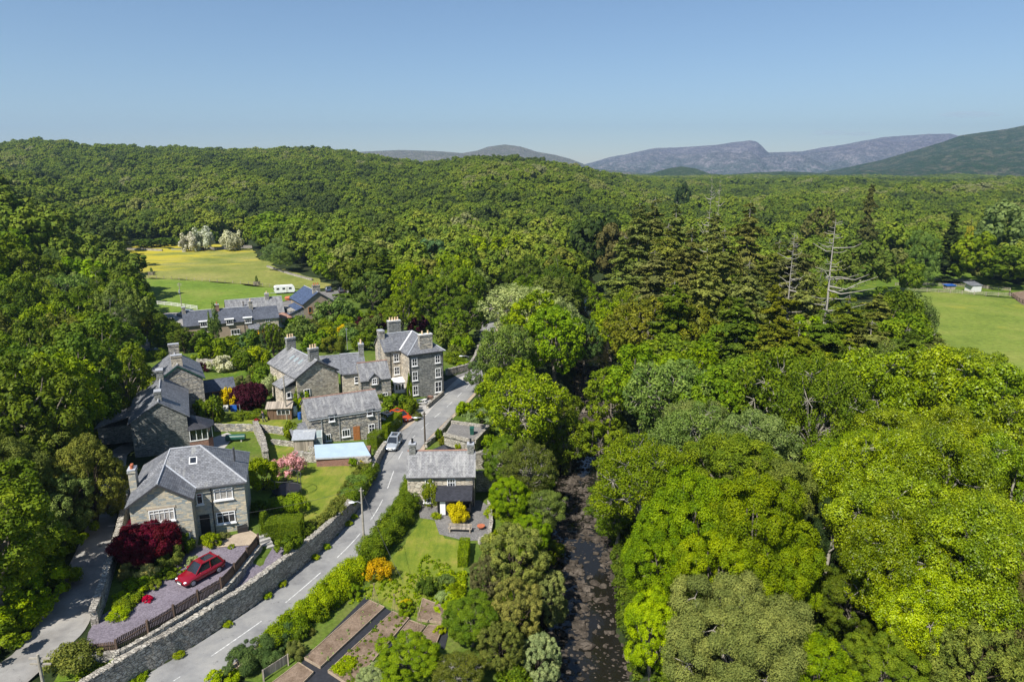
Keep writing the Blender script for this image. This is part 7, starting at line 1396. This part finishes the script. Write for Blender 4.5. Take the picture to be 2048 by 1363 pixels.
TT('broad', 1712, 1150, 6.5, 2.8, 'dark', 'dark coloured young tree added to shade the gap behind the pale trunk'); TT('broad', 1690, 1010, 9, 3, 'vdark', 'very dark coloured tree added for shade behind the pale trunk'); cover_stuff([G(u, v) for u, v in [(1560, 1140), (1800, 1120), (1860, 1363), (1560, 1363)]], 500, .6, 'dark', 'undergrowth added and coloured dark for the shade in the gap of the wood', 12, hmax=1.0, leaf=.2)  # gap foliage added and coloured dark to deepen the shade over lit ground
# firs
FIRS = [(1280, 405, 165), (1311, 393, 175), (1354, 402, 168), (1338, 445, 150), (1425, 352, 185), (1440, 356, 170), (1502, 400, 160), (1250, 470, 150), (1385, 452, 142), (1450, 455, 135), (1560, 478, 145), (1595, 470, 132), (1415, 510, 118), (1310, 500, 130), (1500, 520, 118), (1350, 560, 112), (1560, 565, 108), (1620, 545, 120),
        (1480, 590, 98), (1700, 590, 112), (1760, 585, 118), (1655, 615, 98), (1600, 640, 92), (1745, 640, 98), (1820, 655, 100), (1540, 640, 92), (1870, 665, 104), (1700, 690, 88)]
for i, (u, v, y) in enumerate([f_ for f_ in FIRS if f_[0] not in (1425, 1440)]):
    w = ['tall olive fir with a bare top at the back of the fir group', 'olive green fir in the middle of the fir group', 'dark green layered fir at the front of the fir group above the poplars'][0 if y > 149 else 1 if y > 112 else 2]
    t = T('conifer', u, v, 0, 6.6 if y > 120 else 5.4, ['conifer', 'rust', 'conifer', 'olive', 'rust'][i % 5] if y > 112 else ['conifer', 'dark', 'yolive'][i % 3], w, 'firs of the group right of the river: ' + ('back' if y > 149 else 'middle' if y > 112 else 'front'), y=y); TREES.append((t.location.x, t.location.y, 3))
t = T('dead', 1672, 437, 0, 8.5, 'olive', 'dead fir with a bare silvery trunk and wide grey boughs', y=118, lvl=0); TREES.append((t.location.x, t.location.y, 3))
T('dead', 1425, 350, 0, 3.2, 'olive', 'left bare topped fir poking above the skyline', y=180, lvl=0); T('dead', 1441, 356, 0, 2.8, 'conifer', 'right bare topped fir poking above the skyline', y=176, lvl=0); T('conifer', 1432, 425, 0, 6, 'conifer', 'full fir under the two bare topped ones', y=165)
T('dead', 1590, 462, 0, 5, 'rust', 'half dead fir left of the silvery one', y=128, lvl=0)
FARS = [('conifer', 1745, 366, 4, 'brown', 240, 'tall bare stemmed pine standing left of the right field'), ('spruce', 1912, 425, 5.5, 'vdark', 235, 'dark conical fir at the back of the right field'),
 ('column', 1944, 440, 1.6, (.3, .27, .03), 240, 'slender golden yellow tree beside the dark conical fir'), ('broad', 2020, 402, 10, 'grey', 250, 'grey green cedar at the right edge behind the field'),
 ('willow', 1850, 468, 6, 'coppice', 225, 'weeping willow at the back left of the right field'), ('broad', 1960, 465, 6.5, 'mid', 228, 'round green tree right of the dark conical fir'), ('broad', 2015, 492, 7, 'dark', 222, 'dark spreading oak beside the white field hut'),
 ('tall', 1643, 407, 6, 'brown', 260, 'red brown pine above the dead fir'), ('broad', 1790, 494, 5, 'rust', 215, 'red brown yew left of the weeping willow'), ('broad', 1828, 520, 4, 'mid', 208, 'small round green tree under the weeping willow'),
 ('broad', 1200, 428, 8, 'vdark', 230, 'dark brown pine group left of the firs'), ('broad', 1238, 440, 7, 'brown', 220, 'dark pine with gaps left of the firs'), ('broad', 1365, 368, 6, 'vdark', 520, 'small dark pine on the skyline left of the bare topped fir'),
 ('broad', 415, 417, 9, 'olive', 395, 'olive tinted oak behind the two white hawthorns'), ('birch', 300, 408, 7, 'grey', 370, 'grey twiggy tree at the back left of the meadow'), ('broad', 560, 425, 11, 'mid', 300, 'big green oak at the right end of the meadow'), ('broad', 625, 440, 9, 'dark', 290, 'dark green oak right of the meadow'), ('broad', 515, 430, 8, 'mid', 330, 'green oak at the top right corner of the meadow')]
for k, u, v, r, c, y, lb in FARS:
    t = T(k, u, v, 0, r, c, lb, y=y); TREES.append((t.location.x, t.location.y, r * .7))
T('bloom', 402, 455, 0, 5.6, 'white', 'larger white flowering hawthorn at the top of the meadow', y=322, name='hawthorn_tree', cat='tree', lvl=1)
T('bloom', 374, 466, 0, 4.4, 'white', 'left part white hawthorn beside the larger one', y=318, name='hawthorn_tree', cat='tree', lvl=1)
T('bloom', 462, 462, 0, 5.2, 'white', 'cream white hawthorn right of the larger one', y=322, name='hawthorn_tree', cat='tree', lvl=1)
for u, v, r, h in [(385, 483, 6, 5), (425, 476, 4, 6), (330, 484, 5, 4), (290, 487, 5, 4), (480, 486, 4, 4)]: bush('shrub', u, v, r, h, 'dark', 'dark scrub along the top of the meadow', 'scrub along the meadow top')
MIDS = [('birch', 548, 480, 12, 4.6, 'grey', 'pair of grey green birches at the right edge of the meadow'), ('birch', 565, 488, 11, 4, 'grey', 'right one of the pair of grey green birches'),
 ('broad', 700, 445, 17, 7.5, 'yolive', 'big oak tinted yellow olive right of the meadow'), ('spruce', 715, 470, 19, 6, 'dark', 'dark bushy fir behind the blue roofed house'), ('broad', 660, 505, 12, 5, 'bright', 'green tree between meadow and blue roofed house'), ('spruce', 770, 500, 17, 5.4, 'dark', 'dark fir right of the blue roofed house'),
 ('broad', 860, 478, 16, 6.5, 'blue', 'blue green tree above the tall house'), ('spruce', 905, 490, 15, 5, 'coppice', 'pale green larch right of the blue green tree'), ('broad', 950, 470, 15, 6, 'lime', 'brightest yellow green oak in the middle wood'), ('birch', 822, 530, 12, 3.6, 'grey', 'slender grey birch standing behind the tall house'),
 ('broad', 1010, 470, 15, 7, 'bright', 'bright green rounded oak behind the pale ash'), ('broad', 1070, 480, 14, 6, 'bright', 'bright green oak right of the rounded one'), ('broad', 800, 590, 10, 4.5, 'mid', 'green tree just behind the tall house roof'), ('broad', 880, 560, 12, 5, 'mid', 'mid green tree right of the slender birch'), ('broad', 900, 620, 8, 4, 'mid', 'green tree at the road bend by the tall house'), ('broad', 935, 590, 11, 5, 'dark', 'darker tree at the road bend'),
 ('broad', 1160, 560, 13, 5.5, 'mid', 'green tree across the river from the pale ash'), ('broad', 1170, 640, 12, 4, 'blue', 'blue green tree left of the river bend oaks'), ('pine', 1150, 640, 8, 3, 'rust', 'brown leaved tree over the river above the bridge')]
for m in MIDS: TT(*m)
# ------------------------------------------------------------------ the wood : nearest ones single, the rest one mass
VISIBLE = [[(250, 500), (500, 490), (525, 520), (650, 555), (650, 600), (700, 590), (740, 640), (800, 640), (890, 660), (955, 700), (965, 760), (930, 830), (1000, 870), (1010, 1000), (990, 1363), (990, 1500), (-200, 1500), (60, 1260), (200, 1000), (215, 880), (270, 860), (290, 700), (240, 640), (270, 600), (245, 560)],
           [(1790, 612), (1850, 585), (1960, 565), (2048, 580), (2400, 600), (2400, 900), (2048, 740), (1930, 690), (1850, 650)], [(1100, 1500), (1105, 1100), (1125, 900), (1150, 850), (1190, 850), (1215, 1100), (1290, 1500)], [(1600, 1130), (1760, 1130), (1760, 1290), (1620, 1290)], [(955, 640), (985, 640), (985, 720), (955, 720)], [(1640, 560), (1840, 535), (1940, 560), (1940, 580), (1640, 600)]]
KEEP = [[G(u, v) for u, v in VISIBLE[0]], [G(u, v) for u, v in VISIBLE[1]], [G(*p) for p in VISIBLE[5]], FIELD]
def free(X, Y, zt, near=None):
    ok = np.ones(len(X), bool)
    for k in KEEP: ok &= ~inpoly(X, Y, k)
    ok &= ~((Y < 62) & (X > -22) & (X < 12)); dr, _ = seg_dist(X, Y, RIVER); ok &= dr > 6.2; dd, _ = seg_dist(X, Y, [tuple(np.add(a, b) / 2) for a, b in zip(ROAD_L, ROAD_R)]); ok &= dd > 5.5
    for f in (.55, .95):
        u, v = PROJ(X, Y, Hf(X, Y) + zt * f)
        for P in VISIBLE: ok &= ~inpoly(u, v, P)
    return ok
g = np.random.default_rng(3)
def jitter_grid(r0, r1, sp, a0=-44, a1=44):
    X, Y = np.meshgrid(np.arange(-r1, r1, sp), np.arange(0, r1, sp)); X = X.ravel() + g.uniform(-.42, .42, X.size) * sp; Y = Y.ravel() + g.uniform(-.42, .42, Y.size) * sp
    r = np.hypot(X, Y); a = np.degrees(np.arctan2(X, Y)); m = (r > r0) & (r <= r1) & (a > a0) & (a < a1); return X[m], Y[m]
X, Y = jitter_grid(30, 330, 7.6); ht = g.uniform(11, 16, len(X)); m = free(X, Y, ht); X, Y, ht = X[m], Y[m], ht[m]
for tx, ty, tr in TREES:
    m = np.hypot(X - tx, Y - ty) > tr * .75 + 2.2; X, Y, ht = X[m], Y[m], ht[m]
u, v = PROJ(X, Y, Hf(X, Y) + ht); vis = (u > -80) & (u < 2130) & (v < 1420)
o_ = np.argsort(np.hypot(X, Y) + np.where(vis, 0, 1e4)); X, Y, ht, vis, u, v = X[o_], Y[o_], ht[o_], vis[o_], u[o_], v[o_]
nind = max(0, 292 - NTREE[0]); nind = min(nind, int(vis.sum()))
KN = ['broad', 'broad', 'broad', 'tall', 'broad', 'ash', 'broad', 'birch', 'broad', 'tall']
for i in range(nind):
    x, y = float(X[i]), float(Y[i]); nz = vnoise(np.array([x / 25]), np.array([y / 25]), 2)[0]; k = rnd.choice(KN); c = rnd.choice(['bright', 'mid', 'mid', 'dark', 'bright', 'coppice', 'olive']) if nz > .4 else rnd.choice(['mid', 'dark', 'bright', 'mid'])
    if u[i] > 1650 and v[i] > 700: k, c = 'poplar', 'poplar'
    if k in ('ash', 'birch'): c = rnd.choice(['coppice', 'grey', 'mid'])
    zone = 'on the slope at the left edge' if u[i] < 250 else 'in the wood right of the meadow' if u[i] < 800 else 'in the wood behind the tall house' if u[i] < 1150 else 'in the wood right of the river' if v[i] > 560 else 'in the wood beyond the firs' if u[i] < 1750 else 'around the right field'
    kn = {'broad': 'rounded broadleaf tree', 'tall': 'high crowned broadleaf tree', 'ash': 'feathery ash', 'birch': 'twiggy birch', 'poplar': 'yellow green poplar'}[k]
    cn = {'bright': 'bright green', 'mid': 'mid green', 'dark': 'dark green', 'coppice': 'pale green', 'olive': 'olive green', 'grey': 'grey green', 'poplar': ''}[c]
    lb = (cn + ' ' + kn + ' ' + zone).strip(); dd = math.hypot(x, y)
    plant(k, x, y, float(ht[i]) * (1.1 if k == 'tall' else 1), (rnd.uniform(4.2, 5.8) if k != 'birch' else 3.4), c, lb, 'trees: ' + lb)
q_ = np.hypot(X[nind:], Y[nind:]) > 165; rest = [(X[nind:][q_], Y[nind:][q_], ht[nind:][q_])]
X, Y = jitter_grid(330, 1150, 9., -50, 50); ht_ = g.uniform(9, 14, len(X)); m = free(X, Y, ht_); zc, D = crest(U_OF(X, Y)); m &= (np.hypot(X, Y) < 2000) & (Y < D * 1.05 + 20); rest.append((X[m], Y[m], ht_[m]))
X, Y = jitter_grid(1150, 2300, 15, -10, 40); uu = U_OF(X, Y); m = (uu > 1150) & (uu < 2300); rest.append((X[m], Y[m], np.full(m.sum(), 12.)))
X = np.concatenate([r[0] for r in rest]); Y = np.concatenate([r[1] for r in rest]); ht = np.concatenate([r[2] for r in rest])
# bare heath on the top of the left hill
m = ~((Y > 900) & (np.interp(U_OF(X, Y), [60, 100, 170, 230], [0, 1, 1, 0]) > .5) & (Y > 930)); X, Y, ht = X[m], Y[m], ht[m]
u, v = PROJ(X, Y, Hf(X, Y) + ht); m = (u > -500) & (u < 2550); X, Y, ht = X[m], Y[m], ht[m]
n_ = len(X); me = bpy.data.meshes.new('forest'); me.vertices.add(n_); me.vertices.foreach_set('co', np.stack([X, Y, Hf(X, Y) - .3], 1).astype(np.float32).ravel())
big = np.where(np.hypot(X, Y) > 1150, 1.9, 1.) * g.choice([.75, .9, 1.05, 1.2, 1.5], n_) * g.uniform(.9, 1.1, n_); ht = ht * (.6 + .4 * np.minimum(big, 1.5))
patch = np.clip(.42 + 1.1 * (fbm(X / 70, Y / 70, 3, 61) - .5) + g.normal(size=n_) * .17, 0, 1)
a = me.attributes.new('scl', 'FLOAT_VECTOR', 'POINT'); a.data.foreach_set('vector', np.stack([big, big, ht / 13 * np.where(np.hypot(X, Y) > 1150, 1.2, 1)], 1).astype(np.float32).ravel())
a = me.attributes.new('patch', 'FLOAT', 'POINT'); a.data.foreach_set('value', patch.astype(np.float32))
a = me.attributes.new('rot', 'FLOAT_VECTOR', 'POINT'); a.data.foreach_set('vector', np.stack([np.zeros(n_), np.zeros(n_), g.uniform(0, 6.28, n_)], 1).astype(np.float32).ravel())
a = me.attributes.new('pick', 'INT', 'POINT'); a.data.foreach_set('value', g.integers(0, 5, n_).astype(np.int32))
wood = bpy.data.objects.new('woodland', me); C.objects.link(wood); wood['kind'] = 'stuff'; wood['label'] = 'dense green broadleaf wood covering the hills behind the village'; wood['category'] = 'forest'
# the five far crowns are crowns of trees standing in the wood
src = []
for i, (cm, tm, r0, h0) in enumerate(get('broad', 2)):
    h_ = next((o for o in bpy.data.objects if o.data == cm), None)
    if h_ is None: t_ = plant('broad', -190 + 12 * i, 300, 13, 5, 'mid', 'mid green tree on the slope far left of the meadow', 'slope trees', lvl=2); h_ = [q for q in t_.children][0]; h_.data = cm
    src.append(h_)
ng = bpy.data.node_groups.new('woodland', 'GeometryNodeTree'); ng.interface.new_socket('Geometry', in_out='INPUT', socket_type='NodeSocketGeometry'); ng.interface.new_socket('Geometry', in_out='OUTPUT', socket_type='NodeSocketGeometry')
A = ng.nodes.new; gi = A('NodeGroupInput'); go = A('NodeGroupOutput'); iop = A('GeometryNodeInstanceOnPoints'); jn = A('GeometryNodeJoinGeometry'); L_ = ng.links.new
for h_ in reversed(src):
    oi = A('GeometryNodeObjectInfo'); oi.inputs['Object'].default_value = h_; oi.transform_space = 'ORIGINAL'; gti = A('GeometryNodeGeometryToInstance'); L_(oi.outputs['Geometry'], gti.inputs[0]); L_(gti.outputs[0], jn.inputs[0])
sm_ = A('GeometryNodeSetMaterial'); sm_.inputs['Material'].default_value = M['leaf_far']; L_(jn.outputs[0], sm_.inputs[0]); L_(sm_.outputs[0], iop.inputs['Instance'])
def na_(nm, ty, sock):
    q = A('GeometryNodeInputNamedAttribute'); q.data_type = ty; q.inputs['Name'].default_value = nm; L_(q.outputs['Attribute'], iop.inputs[sock])
na_('scl', 'FLOAT_VECTOR', 'Scale'); na_('pick', 'INT', 'Instance Index'); iop.inputs['Pick Instance'].default_value = True
q = A('GeometryNodeInputNamedAttribute'); q.data_type = 'FLOAT_VECTOR'; q.inputs['Name'].default_value = 'rot'; er = A('FunctionNodeEulerToRotation'); L_(q.outputs['Attribute'], er.inputs[0]); L_(er.outputs[0], iop.inputs['Rotation'])
L_(gi.outputs[0], iop.inputs['Points']); L_(iop.outputs[0], go.inputs[0]); wood.modifiers.new('scatter', 'NODES').node_group = ng
print('trees', NTREE[0], 'individual fill', nind, 'mass', n_)
# ------------------------------------------------------------------ faint clouds beyond the haze
mc, n, p = new_mat('cloud'); n.nodes.remove(p); o = [x for x in n.nodes if x.type == 'OUTPUT_MATERIAL'][0]; pv = N(n, 'VolumePrincipled'); pv.inputs['Color'].default_value = (.9, .93, 1, 1); pv.inputs['Density'].default_value = .0009; n.links.new(pv.outputs[0], o.inputs['Volume'])
for u, v, w, h, lb in ((1935, 229, 520, 60, 'largest faint wisp of cloud near the right edge'), (1660, 266, 330, 50, 'left small faint cloud above the mountains'), (1722, 268, 260, 40, 'right small faint cloud above the mountains')):
    y = 12500; d = ray(u, v); t = y / d[1]; b = MB(); b.ball((0, 0, 0), (w, 200, h), 20, 10, .25); b.ball((w * .6, 0, -h * .2), (w * .7, 150, h * .6), 16, 8, .25); c_ = b.build('cloud', mc, smooth=True, loc=(d[0] * t, y, CAM_H + d[2] * t)); tag(c_, lb, 'cloud')
# ------------------------------------------------------------------ air
b = MB(); b.box((0, 4000, 250), (16000, 9000, 620)); hz = b.build('haze', 'white'); hz['kind'] = 'stuff'
mh, n, p = new_mat('haze'); n.nodes.remove(p); o = [x for x in n.nodes if x.type == 'OUTPUT_MATERIAL'][0]; pv = N(n, 'VolumePrincipled'); pv.inputs['Density'].default_value = HAZE_D; pv.inputs['Color'].default_value = (.5, .72, 1, 1); pv.inputs['Anisotropy'].default_value = .3
n.links.new(pv.outputs[0], o.inputs['Volume']); hz.data.materials[0] = mh
